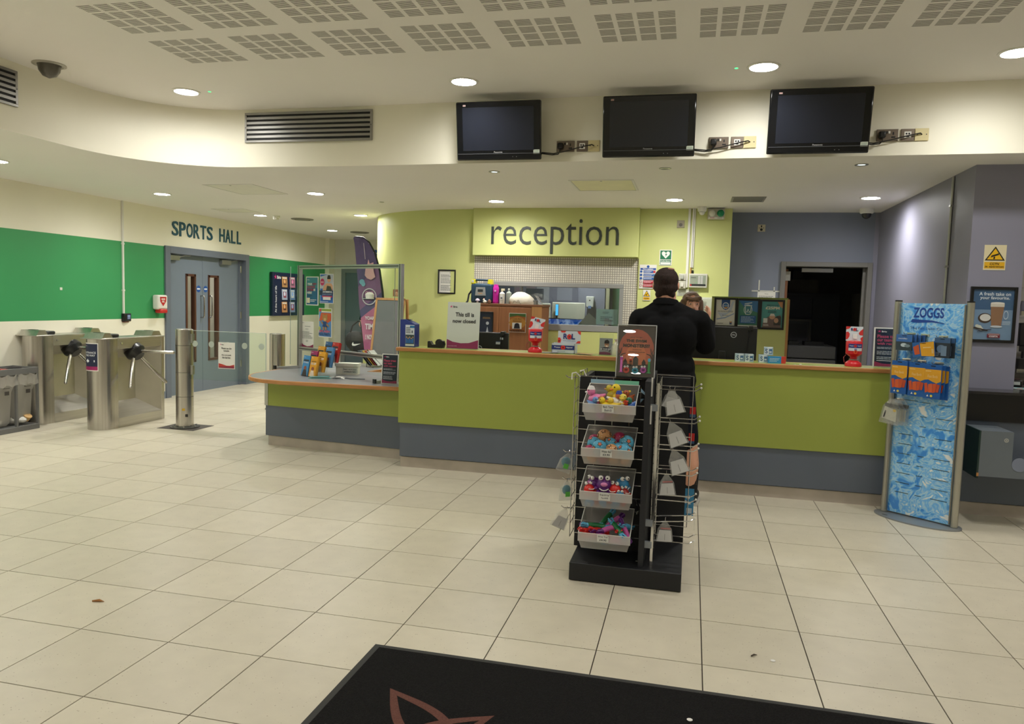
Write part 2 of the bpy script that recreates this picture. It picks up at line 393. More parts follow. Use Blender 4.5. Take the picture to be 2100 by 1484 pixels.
# office hatch window
w1 = bpy.data.objects.new('window_1', None); COL.objects.link(w1); w1['kind'] = 'structure'; w1['label'] = 'wide grey framed office window behind the reception counter'
f = MB()
for a in ((-.45, 1.317, 1.705, 1.757), (-.45, 1.317, 1.17, 1.245), (-.45, -.40, 1.245, 1.705), (1.272, 1.317, 1.245, 1.705)): f.box(a[0], a[1], 6.965, 7.10, a[2], a[3], mat((150, 150, 148), .45, name='grey_frame'))
f.build('window_frame', w1, bevel=.004)
MB().box(-.40, 1.272, 7.035, 7.041, 1.245, 1.705, clear((.86, .92, .93), .07)).build('window_pane', w1)
MB().box(.035, .05, 7.03, 7.046, 1.245, 1.705, mat((170, 175, 172), .4)).build('glazing_joint', w1)
# office behind it
OW = mat((150, 152, 165), .7, name='office_paint'); b = MB()
struct(MB().box(-1.4, 2.55, 9.6, 9.7, 0, ZC, OW), 'wall_office_rear'); struct(MB().box(-1.5, -1.4, 7.3, 9.7, 0, ZC, OW), 'wall_office_left'); struct(MB().box(2.55, 2.65, 7.4, 9.7, 0, ZC, mat((150, 165, 110), .6)), 'wall_office_right')
# sign box
b = MB(); b.prism([(-.575, 6.99), (-.575, 6.89), (1.487, 6.85), (1.487, 6.95)][::-1], 2.08, ZC, LIME)
sgn = struct(b, 'trim_2', 'lime sign box over the hatch reading reception', bevel=.003)
MB().text('reception', -.335, 2.105, 1.25, 2.525, 0, mat((62, 68, 62), .45), -.006, depth=.012).build('lettering', sgn, loc=(0, 6.871, 0), rz=-.0194)

# slate wall with the dark office doorway
b = MB(); b.box(2.545, 3.15, 7.3, 7.45, 0, ZC, SLATE); b.box(4.16, 4.4, 7.3, 7.45, 0, ZC, LILAC); b.box(3.15, 4.16, 7.3, 7.45, 2.08, ZC, SLATE); struct(b, 'wall_slate')
d2 = bpy.data.objects.new('door_2', None); COL.objects.link(d2); d2['kind'] = 'structure'; d2['label'] = 'open grey framed doorway into the dark back office'
f = MB(); FG2 = mat((118, 116, 113), .45, name='grey_frame'); f.box(3.15, 3.205, 7.26, 7.47, 0, 2.08, FG2); f.box(4.105, 4.16, 7.26, 7.47, 0, 2.08, FG2); f.box(3.205, 4.105, 7.26, 7.47, 2.025, 2.08, FG2); f.box(4.075, 4.105, 7.36, 7.4, 0, 2.025, FG2)
f.build('door_frame', d2, bevel=.004)
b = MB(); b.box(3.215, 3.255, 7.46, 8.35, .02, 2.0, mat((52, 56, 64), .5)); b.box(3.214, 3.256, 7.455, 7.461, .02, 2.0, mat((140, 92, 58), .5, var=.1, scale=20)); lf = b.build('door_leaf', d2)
MB().box(3.4, 3.75, 7.38, 7.43, 1.965, 2.01, ALU).build('door_closer', d2); MB().box(3.205, 3.28, 7.44, 7.455, 1.86, 1.97, ALU).build('closer_bracket', lf)
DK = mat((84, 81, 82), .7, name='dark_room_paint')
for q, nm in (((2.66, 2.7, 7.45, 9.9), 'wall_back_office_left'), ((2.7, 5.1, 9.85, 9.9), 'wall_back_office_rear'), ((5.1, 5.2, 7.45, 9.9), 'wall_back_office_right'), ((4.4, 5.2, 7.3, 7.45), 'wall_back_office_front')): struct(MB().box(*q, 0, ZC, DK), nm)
# right hand partition
struct(MB().box(4.21, 4.585, 4.27, 7.3, 0, ZC, LILAC), 'wall_right')
# cafe end
CT = mat((150, 147, 140), .35, var=.05, scale=3); b = MB(); b.box(4.585, 8.4, 6.3, 6.4, 0, ZC, CT)
cw = struct(b, 'wall_cafe')
tp = None
for i in range(6):
    for j in range(8):
        if tp is None: tp = MB().box(0, .292, 0, .006, 0, .292, mat((176, 172, 164), .25, var=.03)).build('tile', cw); o = tp
        else: o = tp.copy(); COL.objects.link(o); o.parent = cw
        o.location = (4.6+i*.3, 6.294, .3+j*.3)
struct(MB().box(8.3, 8.4, -9.5, 6.3, 0, ZU, CREAM), 'wall_far_right')
struct(MB().box(-5.3, 8.4, -9.6, -9.5, 0, ZU, CREAM), 'wall_rear')

# ceilings and curved bulkhead
def bulk_y(x):
    for (a, b), (c, d) in zip(FP, FP[1:]):
        if a <= x <= c and c > a and x > -2: return b+(d-b)*(x-a)/(c-a)
    return 3.9
FP = [(-2.83, -9.5), (-2.83, 2.0), (-2.83, 2.95)]
for k in range(1, 17):
    a = PI/2*k/16; FP.append((-2.83+.95*(1-math.cos(a)), 2.95+1.0*math.sin(a)))
FP += [(-.94, 3.965), (.16, 3.925), (1.9, 3.88), (4.36, 3.83), (8.4, 3.75)]
b = MB(); n = len(FP)
V = [(x, y, z) for z in (ZC, ZU+.05) for x, y in FP]
b.add(V, [(i, i+1, n+i+1, n+i) for i in range(n-1)], CREAM)
struct(b, 'wall_bulkhead')
b = MB(); poly = FP+[(8.4, 12.2), (-5.3, 12.2), (-5.3, -9.5)]
b.add([(x, y, ZC) for x, y in poly], [tuple(range(len(poly)))], CEIL); struct(b, 'ceiling_lower')
ceil = struct(MB().box(-3, 8.5, -9.6, 4.2, ZU, ZU+.03, CEIL), 'ceiling')
# slotted acoustic panels of the upper ceiling
b = MB(); SLOT = mat((100, 96, 88), .8, var=0, name='slot_shadow')
for i in range(4):
    for j in range(4):
        for k in range(8):
            x = i*.121; y = j*.121+k*.0128
            b.box(x, x+.094, y, y+.0046, -.0006, .004, SLOT)
ap = b.build('acoustic_panel', ceil); firstp = True
for i in range(0, 10):
    for j in range(0, 4):
        x = -1.475+i*.597; y = 2.2-j*.61
        o = ap if firstp else ap.copy()
        if not firstp: COL.objects.link(o); o.parent = ceil
        firstp = False; o.location = (x, y, ZU)
# ------------------------------------------------------------------ ceiling fittings
def downlight(x, y, z, r, label, on=True, hidden=False):
    t = thing('downlight', label, 'ceiling light', (x, y, z), group='round ceiling downlights')
    b = MB(); b.rings([[(q*math.cos(2*PI*k/24), q*math.sin(2*PI*k/24), zz) for k in range(24)] for q, zz in ((r*1.22, 0), (r*1.22, -.006), (r*1.02, -.008), (r*1.0, -.001))], WHITE, cap=False)
    b.build('trim_ring', t)
    MB().add([(r*math.cos(2*PI*k/20), r*math.sin(2*PI*k/20), -.003) for k in range(20)][::-1], [tuple(range(20))], lamp_emit(LAMP_COL, LAMP_LOWER if z < 3 else LAMP_ENTRANCE if y < 1.5 else LAMP_UPPER)).build('diffuser', t)
UP = [(-2.03, 3.33, 'leftmost of the upper ceiling lights, above the wall vent'), (.37, 3.36, 'upper ceiling light above the first television'),
      (2.54, 3.30, 'upper ceiling light just before the right hand television'), (4.06, 3.22, 'upper ceiling light cut off by the right edge')]
for x, y, l in UP: downlight(x, y, ZU, .092, 'round lit '+l)
LO = [(-4.12, 3.46, 'lower ceiling light cut off by the left edge'), (-4.02, 5.55, 'lower ceiling light over the turnstiles'), (-2.04, 5.57, 'lower ceiling light over the low desk'),
      (-4.06, 7.70, 'lower ceiling light outside the sports hall doors'), (-2.46, 7.67, 'lower ceiling light beside the curved lime wall end'), (-4.05, 9.95, 'farthest lower ceiling light near the corridor end'),
      (-.11, 6.24, 'lower ceiling light left of the reception sign letters'), (1.90, 6.16, 'lower ceiling light over the man at the counter'), (3.84, 6.06, 'lower ceiling light before the slate doorway')]
for x, y, l in LO: downlight(x, y, ZC, .085, 'round lit '+l)
for x, y in ((-2.0, .95), (.4, .95), (2.5, .95), (4.6, .95), (-2.0, -1.4), (.4, -1.4), (2.5, -1.4), (4.6, -1.4), (6.4, 2.8), (6.4, .4), (-1.2, -3.4), (1.25, -3.4), (3.7, -3.4), (1.22, -5.2), (1.17, -6.9), (1.12, -8.6), (-1.5, -6.9), (4.0, -6.9)):
    downlight(x, y, ZU, .092, 'round lit ceiling light of the entrance side, outside the photo')
for x, y in ((-4.1, 1.3), (-4.1, -.9), (-4.1, -3.1), (6.2, 4.8)): downlight(x, y, ZC, .085, 'round lit lower ceiling light outside the photo')
# hall lights behind the doors, farther one added to brighten it, and office light
for x, y, z, l in ((-6.2, 8.0, 2.7, 'ceiling light of the hall behind the double doors, nearer one'), (-6.2, 9.4, 2.7, 'ceiling light added to brighten the hall behind the double doors, farther one'), (.5, 8.5, ZC, 'ceiling light of the office behind the hatch')):
    downlight(x, y, z, .085, 'round lit '+l)
for x, y, col, lab in ((.368, 4.33, (.75, .95, 1), 'small round ceiling indicator glowing pale blue under the first television'), (3.377, 4.2, (.85, 1, .95), 'small round ceiling indicator lit white under the third television'),
                       (1.865, 4.265, None, 'small unlit chrome ceiling ring under the second television'), (-1.557, 6.307, (1, .95, .85), 'tiny lit ceiling spot left of the lime wall')):
    t = thing('indicator_light', lab, 'ceiling light', (x, y, ZC)); r = .034 if x > -1 else .018
    MB().rings([[(q*math.cos(2*PI*k/16), q*math.sin(2*PI*k/16), z) for k in range(16)] for q, z in ((r*1.5, 0), (r*1.5, -.005), (r, -.006), (r*.8, -.001))], ALU, cap=False).build('trim_ring', t)
    MB().add([(r*.85*math.cos(2*PI*k/14), r*.85*math.sin(2*PI*k/14), -.002) for k in range(14)][::-1], [tuple(range(14))], emit(col, 3) if col else mat((120, 120, 115), .2)).build('lens', t)
for x, y, l in ((-1.83, 3.36, 'beside the leftmost upper light'), (2.36, 3.31, 'beside the upper light before the right television')):
    tag(MB().lathe([(.012, 0), (.012, -.003), (.002, -.004)], emit((.1, 1, .3), 1.5), 10).build('indicator_dot', loc=(x, y, ZU)), 'tiny green glowing ceiling dot '+l, 'indicator')
# access hatches
HM = mat((230, 228, 214), .6, name='hatch_paint')
for x0, x1, y0, y1, l in ((-3.01, -2.41, 4.9, 5.62, 'square ceiling access hatch near the turnstiles'), (.952, 1.56, 4.82, 5.486, 'ceiling access hatch with yellow wall bounce put into its colour, in front of the reception sign'), (-4.35, -3.85, 6.95, 7.35, 'ceiling access hatch before the sports hall doors')):
    t = thing('access_hatch', l, 'hatch', (x0, y0, ZC), group='ceiling access hatches'); w, h = x1-x0, y1-y0; f = MB()
    for a in ((0, w, 0, .02), (0, w, h-.02, h), (0, .02, .02, h-.02), (w-.02, w, .02, h-.02)): f.box(a[0], a[1], a[2], a[3], -.005, 0, WHITE)
    f.build('frame', t); MB().box(.024, w-.024, .024, h-.024, -.003, 0, mat((238, 234, 196), .6) if 'yellow' in l else HM).build('hatch_panel', t)  # yellow light bounced off the lime wall is put into this panel's colour
    MB().lathe([(.01, 0), (.01, -.006), (.002, -.007)], ALU, 10).build('lock', t, loc=(w*.5, h*.08, 0))
t = thing('ceiling_grille', 'small grey ceiling air grille before the slate wall', 'vent', (2.49, 5.955, ZC)); f = MB(); GG = mat((150, 148, 142), .5)
for a in ((0, .34, 0, .02), (0, .34, .355, .375), (0, .02, .02, .355), (.32, .34, .02, .355)): f.box(a[0], a[1], a[2], a[3], -.008, 0, GG)
f.build('frame', t); MB().box(.02, .32, .02, .355, -.001, 0, MBLACK).build('backing', t)
sl = None
for k in range(12):
    if sl is None: sl = o = MB().box(.02, .32, 0, .014, -.007, -.002, GG).build('slat', t)
    else: o = sl.copy(); COL.objects.link(o)
    o.location = (0, .028+k*.027, 0)
for x, y, l in ((-3.655, 8.19, 'round grey ceiling vent nearer the camera of two'), (-3.68, 10.27, 'round grey ceiling vent at the corridor far end')):
    t = thing('round_vent', l, 'vent', (x, y, ZC), group='round ceiling vents'); GV = mat((128, 124, 114), .5)
    MB().rings([[(q*math.cos(2*PI*k/20), q*math.sin(2*PI*k/20), z) for k in range(20)] for q, z in ((.17, 0), (.16, -.012), (.12, -.014), (.12, -.002))], GV, cap=False).build('outer_ring', t)
    MB().lathe([(.1, -.002), (.1, -.016), (.02, -.022)], GV, 18).build('centre_disc', t)
t = thing('smoke_detector', 'small white ceiling detector between lights left of the far vent', 'detector', (-3.83, 7.755, ZC))
MB().lathe([(.05, 0), (.05, -.03), (.035, -.035)], WHITE, 14).build('base', t); MB().box(-.03, .03, -.045, .02, -.06, -.03, WHITE).build('sensor_head', t, bevel=.006)
# dome cameras
def dome(name, lab, loc, r, flush=False):
    t = thing(name, lab, 'security camera', loc)
    if flush:
        MB().lathe([(r, 0), (r, -.006), (r*.82, -.012), (r*.72, -.004)], mat((176, 172, 164), .3, .6), 24).build('trim_ring', t)
        MB().lathe([(r*.70, -.004), (r*.62, -.05), (r*.4, -.085), (r*.05, -.1)], mat((92, 88, 80), .15, var=.25, scale=9), 24).build('dome', t)
    else:
        MB().lathe([(r, 0), (r, -.035), (r*.92, -.05), (r*.7, -.055)], WHITE, 20).build('base', t)
        MB().lathe([(r*.68, -.052), (r*.67, -.052-r*.25), (r*.58, -.052-r*.5), (r*.42, -.052-r*.68), (r*.2, -.052-r*.79), (.003, -.052-r*.82)], mat((50, 50, 52), .08) if 'smoked' in lab else mat((206, 206, 198), .3), 20).build('dome', t)
    return t
dome('dome_camera', 'large flush ceiling camera dome at the upper left by the curved bulkhead', (-2.60, 2.53, ZU), .115, True)
dome('dome_camera', 'white ceiling dome camera with smoked globe before the slate wall', (3.99, 6.95, ZC), .075)
dome('dome_camera', 'small white ceiling dome camera beside the emergency lamp unit', (2.20, 6.78, ZC), .052)

# ------------------------------------------------------------------ bulkhead fittings
def vent(x, y, z, w, h, rz, label):
    t = thing('air_vent', label, 'vent', (x, y, z), rz, group='slatted metal wall vents'); VM = mat((150, 148, 144), .4, .7, .05, name='vent_metal'); f = MB(); e = .02
    for a in ((0, w, 0, e), (0, w, h-e, h), (0, e, e, h-e), (w-e, w, e, h-e)): f.box(a[0], a[1], -.012, .002, a[2], a[3], VM)
    f.build('frame', t, bevel=.002); MB().box(e, w-e, -.003, -.0005, e, h-e, mat((10, 10, 11), .6)).build('backing', t)
    N = 5; g = (h-2*e)/(N*2+1)
    s0 = None
    for k in range(N):
        if s0 is None: s0 = o = MB().box(e, w-e, -.011, -.003, 0, g*1.05, VM).build('slat', t)
        else: o = s0.copy(); COL.objects.link(o)
        o.location = (0, 0, e+g*(2*k+1))
    for sx in (.01, w-.01): MB().cyl((sx, -.012, h/2), (sx, -.015, h/2), .004, BLACK, n=8).build('screw', t)
vent(-1.876, 3.946, 2.875, 1.24, .263, .002, 'long slatted metal vent on the cream bulkhead beside the televisions')
vent(-2.825, 1.2, 2.845, 1.26, .262, PI/2, 'slatted metal vent on the bulkhead at the left edge')
def tele(x, yb, label):
    t = thing('television', label, 'television', (x, yb, 2.66), rot=(R(10), 0, 0), group='black televisions on the bulkhead')
    TB = mat((14, 15, 18), .12, var=0, name='gloss_black_bezel'); w, h = .70, .455
    MB().box(0, w, -.05, 0, 0, h, TB).build('casing', t, bevel=.01)
    MB().box(.08, w-.08, 0, .06, .07, h-.07, BLACK).build('back_housing', t, bevel=.015)
    MB().box(.055, w-.055, -.0525, -.05, .075, h-.045, mat((30, 33, 42), .16, var=0, name='dark_screen')).build('screen', t)
    MB().box(.01, w-.01, -.053, -.049, .048, .053, mat((70, 72, 76), .3, var=0)).build('trim_line', t)
    MB().text('Panasonic', w/2-.035, .057, w/2+.035, .068, -.0535, pr((190, 190, 190))).build('lettering', t)
    b = MB(); draw(b, .024, .012, [('r', 0, 0, 1, 1, (190, 170, 165)), ('t', 'HDMI', .1, .2, .9, .8, (160, 50, 50))], -.0505, .06, h-.035); b.build('badge', t)
    b = MB(); draw(b, .05, .032, [('r', 0, 0, 1, 1, (206, 214, 200)), ('l', .08, .1, .9, .9, 3, (120, 140, 125))], -.0505, w-.06, .045); b.build('sticker', t)
    MB().box(w/2-.06, w/2+.06, .04, .12, .12, .32, BLACK).build('wall_bracket', t)
    for dx in (.02, .05): MB().cyl((w/2+.1+dx, -.05, .025), (w/2+.1+dx, -.052, .025), .003, mat((110, 110, 110), .4), n=8).build('button', t)
tele(.205, 3.80, 'black television on the bulkhead, leftmost of three beside the long vent')
tele(1.40, 3.77, 'black television on the bulkhead, middle of the three')
tele(2.62, 3.74, 'black television on the bulkhead, rightmost and highest in view')
for i, (x, y, z, l) in enumerate(((1.005, bulk_y(1.3)-.001, 2.735, 'leftmost'), (2.205, bulk_y(2.55)-.001, 2.735, 'middle'), (3.395, bulk_y(3.75)-.001, 2.76, 'rightmost'))):
    t = thing('power_socket', 'double metal wall socket with black plug right of the %s television' % l, 'socket', (x, y, z), group='metal sockets beside the televisions')
    MB().box(0, .147, -.008, 0, 0, .086, mat((122, 110, 98), .35, .7)).build('plate', t, bevel=.002)
    b = MB(); b.box(.062, .075, -.011, -.008, .055, .072, BLACK); b.box(.08, .092, -.011, -.008, .055, .072, WHITE); b.build('switch', t)
    b = MB(); b.box(.108, .118, -.0085, -.008, .045, .065, BLACK); b.box(.1, .128, -.0085, -.008, .022, .034, BLACK); b.build('pin_holes', t)
    MB().box(.012, .058, -.045, -.008, .02, .068, BLACK).build('plug', t, bevel=.01)
    t = thing('data_plate', 'metal data outlet plate beside the %s socket' % l, 'socket', (x+.165, y, z), group='data outlet plates beside the sockets')
    MB().box(0, .09, -.008, 0, 0, .086, mat((122, 110, 98), .35, .7)).build('plate', t, bevel=.002)
    MB().box(.022, .068, -.01, -.008, .02, .066, WHITE).build('insert', t)
    b = MB(); b.box(.03, .042, -.0105, -.01, .045, .057, BLACK); b.box(.048, .06, -.0105, -.01, .045, .057, BLACK); b.box(.035, .055, -.0105, -.01, .026, .036, BLACK); b.build('port', t)
    t = thing('cable_plate', 'cream cable outlet plate at the right end beside the %s data outlet' % l, 'socket', (x+.258, y, z), group='cream cable outlet plates')
    MB().box(0, .092, -.008, 0, 0, .088, mat((214, 200, 150), .45)).build('plate', t, bevel=.002)
    for sx in (.016, .076): MB().cyl((sx, -.008, .044), (sx, -.01, .044), .004, BLACK, n=8).build('screw', t)
    c = MB(); ww = .0045
    c.tube([(x+.035, y-.04, z+.022), (x+.034, y-.045, z-.005), (x+.02, y-.03, z-.022), (x-.03, y-.02, z-.025), (x-.12, y-.012, z-.012)], ww, BLACK, 6)
    tag(c.build('power_lead'), 'thin black mains lead running from the %s plug to its television' % l, 'cable', 'mains leads of the televisions')
    c = MB(); c.tube([(x-.12, y-.016, z-.004), (x-.02, y-.022, z-.016), (x+.08, y-.03, z+.0), (x+.2, y-.035, z+.03), (x+.29, y-.025, z+.05), (x+.304, y-.008, z+.044)], ww, BLACK, 6)
    tag(c.build('aerial_lead'), 'thin black aerial lead rising from the %s television to the cream plate' % l, 'cable', 'aerial leads of the televisions')

# ------------------------------------------------------------------ left wall fittings
t = thing('wall_lettering', 'teal SPORTS HALL lettering on the cream wall above the double doors', 'sign', (-5.058, 7.075, 2.305), PI/2)
b = MB(); TE = mat((30, 84, 104), .5); x = 0
for wd, wid in (('SPORTS', .95), ('HALL', .62)):
    for i, chx in enumerate(wd):
        cw_ = wid/len(wd); MB().text(chx, x, 0, x+cw_*(.86 if chx != 'L' else .7), .205, 0, TE, .012, depth=.011).build('letter', t); x += cw_
    x += .15
t = thing('cable_trunking', 'slim white vertical conduit on the green striped left wall', 'trunking', (-5.06, 6.115, 1.2)); MB().box(-.01, .012, -.012, .012, 0, 1.46, WHITE).build('conduit', t, bevel=.003)
for z in (.3, .9): MB().box(-.01, .014, -.018, .018, z, z+.02, WHITE).build('clip', t)
t = thing('card_reader', 'small black wall reader with lit screen under the white conduit', 'reader', (-5.07, 6.10, 1.105), PI/2+.25)
MB().box(-.02, .155, -.045, .0, 0, .105, BLACK).build('casing', t, bevel=.008); b = MB(); draw(b, .085, .062, [('r', 0, 0, 1, 1, (70, 90, 150)), ('r', .1, .55, .9, .85, (160, 180, 215)), ('l', .1, .1, .9, .5, 2, (200, 210, 230))], -.0455, .045, .026); b.build('display', t)
MB().box(.0, .14, -.03, 0, -.012, 0, mat((110, 40, 40), .5)).build('underside_strip', t)
t = thing('soap_dispenser', 'white and red hand gel dispenser beside the sports hall doors', 'dispenser', (-5.07, 6.66, 1.21), PI/2)
MB().box(0, .2, -.1, 0, .05, .25, WHITE).build('body', t, bevel=.025, seg=3); MB().box(.03, .17, -.12, -.02, 0, .055, mat((196, 44, 40), .4)).build('push_lever', t, bevel=.015)
b = MB(); draw(b, .13, .13, [('p', [(0, 1), (1, 1), (.95, .5), (.5, 0), (.05, .5)], (186, 34, 38)), ('t', 'HAND', .2, .66, .8, .85, (240, 235, 230), .04), ('t', 'GEL', .28, .4, .72, .6, (240, 235, 230), .04)], -.101, .035, .095); b.build('printed_label', t)
tag(MB().box(-.004, .004, -.016, .016, -.016, .016, WHITE).build('wall_plug', loc=(-5.068, 5.13, 1.506), bevel=.002), 'tiny white square plate alone on the green band', 'plate')
# leaflet board
t = thing('leaflet_board', 'navy wall leaflet board with rows of brochures beyond the double doors', 'leaflet rack', (-5.03, 9.62, 1.135), PI/2)
MB().box(0, 1.11, -.02, .03, 0, .77, mat((24, 36, 66), .35)).build('backboard', t, bevel=.004)
b = MB(); draw(b, 1.11, .77, brand(.04, .83, .085, 1.45) , -.02)
V, F = text_mesh('At the heart of life', .01); mx_ = max(v[0] for v in V)
b.add([(.135-v[1]*.085, -.0215, .06+v[0]/mx_*.47) for v in V], F, pr((232, 232, 236))); b.build('lettering', t)
POC = [((196, 150, 96), (120, 80, 60), 'orange tan'), ((206, 120, 160), (120, 90, 110), 'pink'), ((226, 180, 70), (200, 190, 190), 'yellow'), ((180, 190, 214), (150, 70, 90), 'pale blue grey'), ((110, 140, 190), (220, 220, 224), 'mid blue'), ((190, 180, 170), (110, 90, 80), 'grey beige'),
       ((204, 150, 100), (110, 70, 50), 'brown tan'), ((140, 150, 190), (160, 60, 70), 'blue violet'), ((120, 150, 140), (50, 60, 60), 'grey green')]
for i in range(9):
    c, r_ = i % 3, i//3; px = .30+c*.27; pz = .52-r_*.225
    pk = MB(); pk.box(px-.015, px+.2, -.045, -.02, pz-.02, pz-.012, ACRYL); pk.quad((px-.015, -.047, pz-.02), (px+.2, -.047, pz-.02), (px+.2, -.047, pz+.06), (px-.015, -.047, pz+.06), ACRYL); pk.build('pocket', t)
    c1, c2, nm = POC[i]
    l = thing('brochure', '%s brochure on the navy wall board, %s row' % (nm, ('top', 'middle', 'bottom')[r_]), 'brochure', (-5.03+.028, 9.62+px, 1.135+pz-.01), PI/2, 'brochures on the navy wall board')
    b = MB(); TT = TR(rx=-.05); b.box(0, .18, -.004, 0, 0, .19, pr(c1), TT); draw(b, .18, .19, [('r', .25, .2, .8, .75, c2), ('e', .5, .55, .16, .2, tuple(min(255, int(v*1.25)) for v in c1)), ('r', .1, .82, .9, .92, (230, 228, 224))], -.0045, T=TT); b.build('printed_sheet', l)
# blue poster far end
poster('wall_poster', 'blue poster high on the far end wall behind the feather flag', 'poster', (-4.2, 11.89, 1.95), 0, .42, .51, [('r', 0, 0, 1, 1, (30, 86, 170)), ('t', 'Short Pool', .1, .84, .8, .92, (225, 230, 240)), ('t', 'Temporarily', .1, .72, .8, .8, (225, 230, 240)), ('o', .55, .3, .35, .25, .7, (214, 170, 80)), ('e', .3, .2, .2, .12, (90, 150, 210))])

# ------------------------------------------------------------------ reception wall fittings
poster('framed_notice', 'black framed typed notice on the lime wall left of the sign', 'notice', (-1.05, 7.015, 1.602), 0, .205, .275, [('t', 'Brio', .68, .9, .85, .94, (90, 90, 95)), ('l', .1, .72, .9, .84, 2, (110, 110, 110)), ('l', .1, .42, .9, .7, 5, (150, 150, 150)), ('l', .1, .08, .9, .36, 6, (140, 140, 140))], frame=.018)
Y = 6.938
poster('defibrillator_sign', 'green and white heart defibrillator sign above the man', 'sign', (1.733, Y, 1.992), 0, .145, .185, [('r', .06, .38, .94, .95, (24, 112, 74)), ('p', [(.5, .44), (.2, .68), (.17, .8), (.25, .88), (.36, .89), (.5, .8), (.64, .89), (.75, .88), (.83, .8), (.8, .68)], (235, 238, 232)), ('p', [(.58, .84), (.44, .68), (.51, .67), (.45, .54), (.62, .71), (.54, .72)], (24, 112, 74)), ('r', .06, .05, .94, .34, (24, 112, 74)), ('r', .1, .07, .9, .2, (235, 238, 232)), ('t', 'Defibrillator', .1, .23, .9, .31, (235, 238, 232), .02)])
poster('fire_action_sign', 'white, blue and red fire action notice left of the man', 'sign', (1.505, Y, 1.712), 0, .20, .285, [('e', .5, .92, .08, .055, (36, 84, 160)), ('r', .05, .78, .97, .86, (36, 78, 158)), ('t', 'Fire action', .2, .795, .8, .845, (240, 240, 240), .03)] + sum([[('e', .1, .71-.14*k, .075, .052, (36, 84, 160)), ('r', .24, .655-.14*k, .95, .755-.14*k, (36, 84, 160)), ('l', .27, .67-.14*k, .8, .74-.14*k, 2, (220, 225, 235)), ('r', .82, .66-.14*k, .95, .75-.14*k, (200, 60, 60) if k == 0 else (70, 120, 170))] for k in range(3)], []) + sum([[('o', .1, .28-.15*k, .075, .052, .7, (150, 60, 60)), ('r', .24, .22-.15*k, .97, .34-.15*k, (176, 34, 56)), ('l', .27, .24-.15*k, .9, .33-.15*k, 2, (225, 200, 205))] for k in range(2)], []))
CC = [('r', .04, .06, .96, .32, (232, 178, 30)), ('p', [(.5, .94), (.96, .38), (.04, .38)], (30, 28, 24)), ('p', [(.5, .86), (.86, .42), (.14, .42)], (236, 186, 24)), ('p', [(.3, .5), (.66, .6), (.7, .68), (.34, .58)], (34, 30, 26)), ('p', [(.42, .44), (.5, .44), (.5, .54), (.44, .53)], (34, 30, 26))]
poster('camera_warning_sign', 'small yellow CCTV triangle sign below the fire action notice', 'sign', (1.558, Y, 1.57), 0, .086, .128, CC+[('t', 'CCTV', .2, .13, .8, .25, (40, 34, 24), .02)])
for n_, (x, z, ps, l) in dict(a=(1.92, 2.436, .086, 'brushed square wall plate with key switch on the lime wall'), ).items():
    t = thing('key_switch_plate', l, 'switch', (x, Y, z)); MB().box(0, ps, -.008, 0, 0, ps, mat((160, 152, 130), .5, .1)).build('plate', t, bevel=.002); MB().lathe([(.02, 0), (.02, .008), (.01, .009)], mat((110, 106, 96), .6), 14, TR(.043, -.008, .034, rx=PI/2)).build('lock', t)
t = thing('wall_socket', 'metal single socket high on the slate wall', 'socket', (2.86, 7.3, 2.432)); MB().box(0, .088, -.008, 0, 0, .084, mat((196, 188, 166), .35, .5)).build('plate', t, bevel=.002)
b = MB(); b.box(.036, .05, -.009, -.008, .05, .074, BLACK); b.box(.016, .028, -.009, -.008, .04, .046, BLACK); b.box(.06, .072, -.009, -.008, .04, .046, BLACK); b.lathe([(.016, 0), (.012, .002)], BLACK, 10, TR(.043, -.008, .024, rx=PI/2)); b.build('pin_holes', t)
for x0, x1, z0, l in ((2.046, 2.076, 1.735, 'wide white vertical cable trunking on the lime wall'), (2.095, 2.113, 1.97, 'slim white vertical trunking ending above the alarm panel'), (2.117, 2.131, 1.97, 'slimmest white vertical trunking nearest the emergency lamps')):
    tag(MB().box(x0, x1, Y-.02, Y, z0, ZC, WHITE).build('cable_trunking', bevel=.003), l, 'trunking')
t = thing('cable_gland', 'short brass and black cable entry on top of the alarm panel', 'cable', (2.112, Y-.012, 1.9)); MB().cyl((-.01, 0, 0), (-.008, 0, .075), .008, mat((190, 140, 80), .4)).build('brass_tail', t); MB().cyl((.015, 0, 0), (.012, 0, .04), .012, BLACK).build('black_tail', t)
t = thing('alarm_panel', 'pale grey fire alarm panel on the lime wall right of the man', 'alarm panel', (2.085, Y, 1.735)); MB().box(0, .212, -.05, 0, 0, .165, mat((206, 204, 190), .4)).build('casing', t, bevel=.006)
b = MB(); draw(b, .18, .125, [('r', 0, 0, 1, 1, (150, 158, 140)), ('r', .0, .0, 1, .18, (40, 42, 44)), ('r', .02, .02, .1, .15, (200, 40, 40))] + [('r', .5+.17*c, .2+.125*k, .64+.17*c, .3+.125*k, (206, 206, 200)) for c in range(2) for k in range(6)] + [('e', .1+.08*k, .8, .025, .035, (70, 70, 66)) for k in range(4)] + [('e', .4, .3, .02, .03, (80, 220, 90))], -.0505, .016, .02); b.build('control_face', t)
t = thing('power_isolator', 'stacked pale switch boxes between the man and the alarm panel', 'switch', (1.968, Y, 1.72)); PG = mat((196, 194, 178), .45)
MB().box(0, .085, -.04, 0, .095, .178, PG).build('switch_box', t, bevel=.006); MB().box(0, .085, -.04, 0, 0, .09, PG).build('switch_box', t, bevel=.006)
MB().box(.02, .06, -.06, -.04, .11, .165, mat((176, 178, 166), .4)).build('key_cover', t, bevel=.008); MB().box(.025, .06, -.055, -.04, .02, .07, mat((214, 212, 200), .4)).build('rocker', t, bevel=.006)
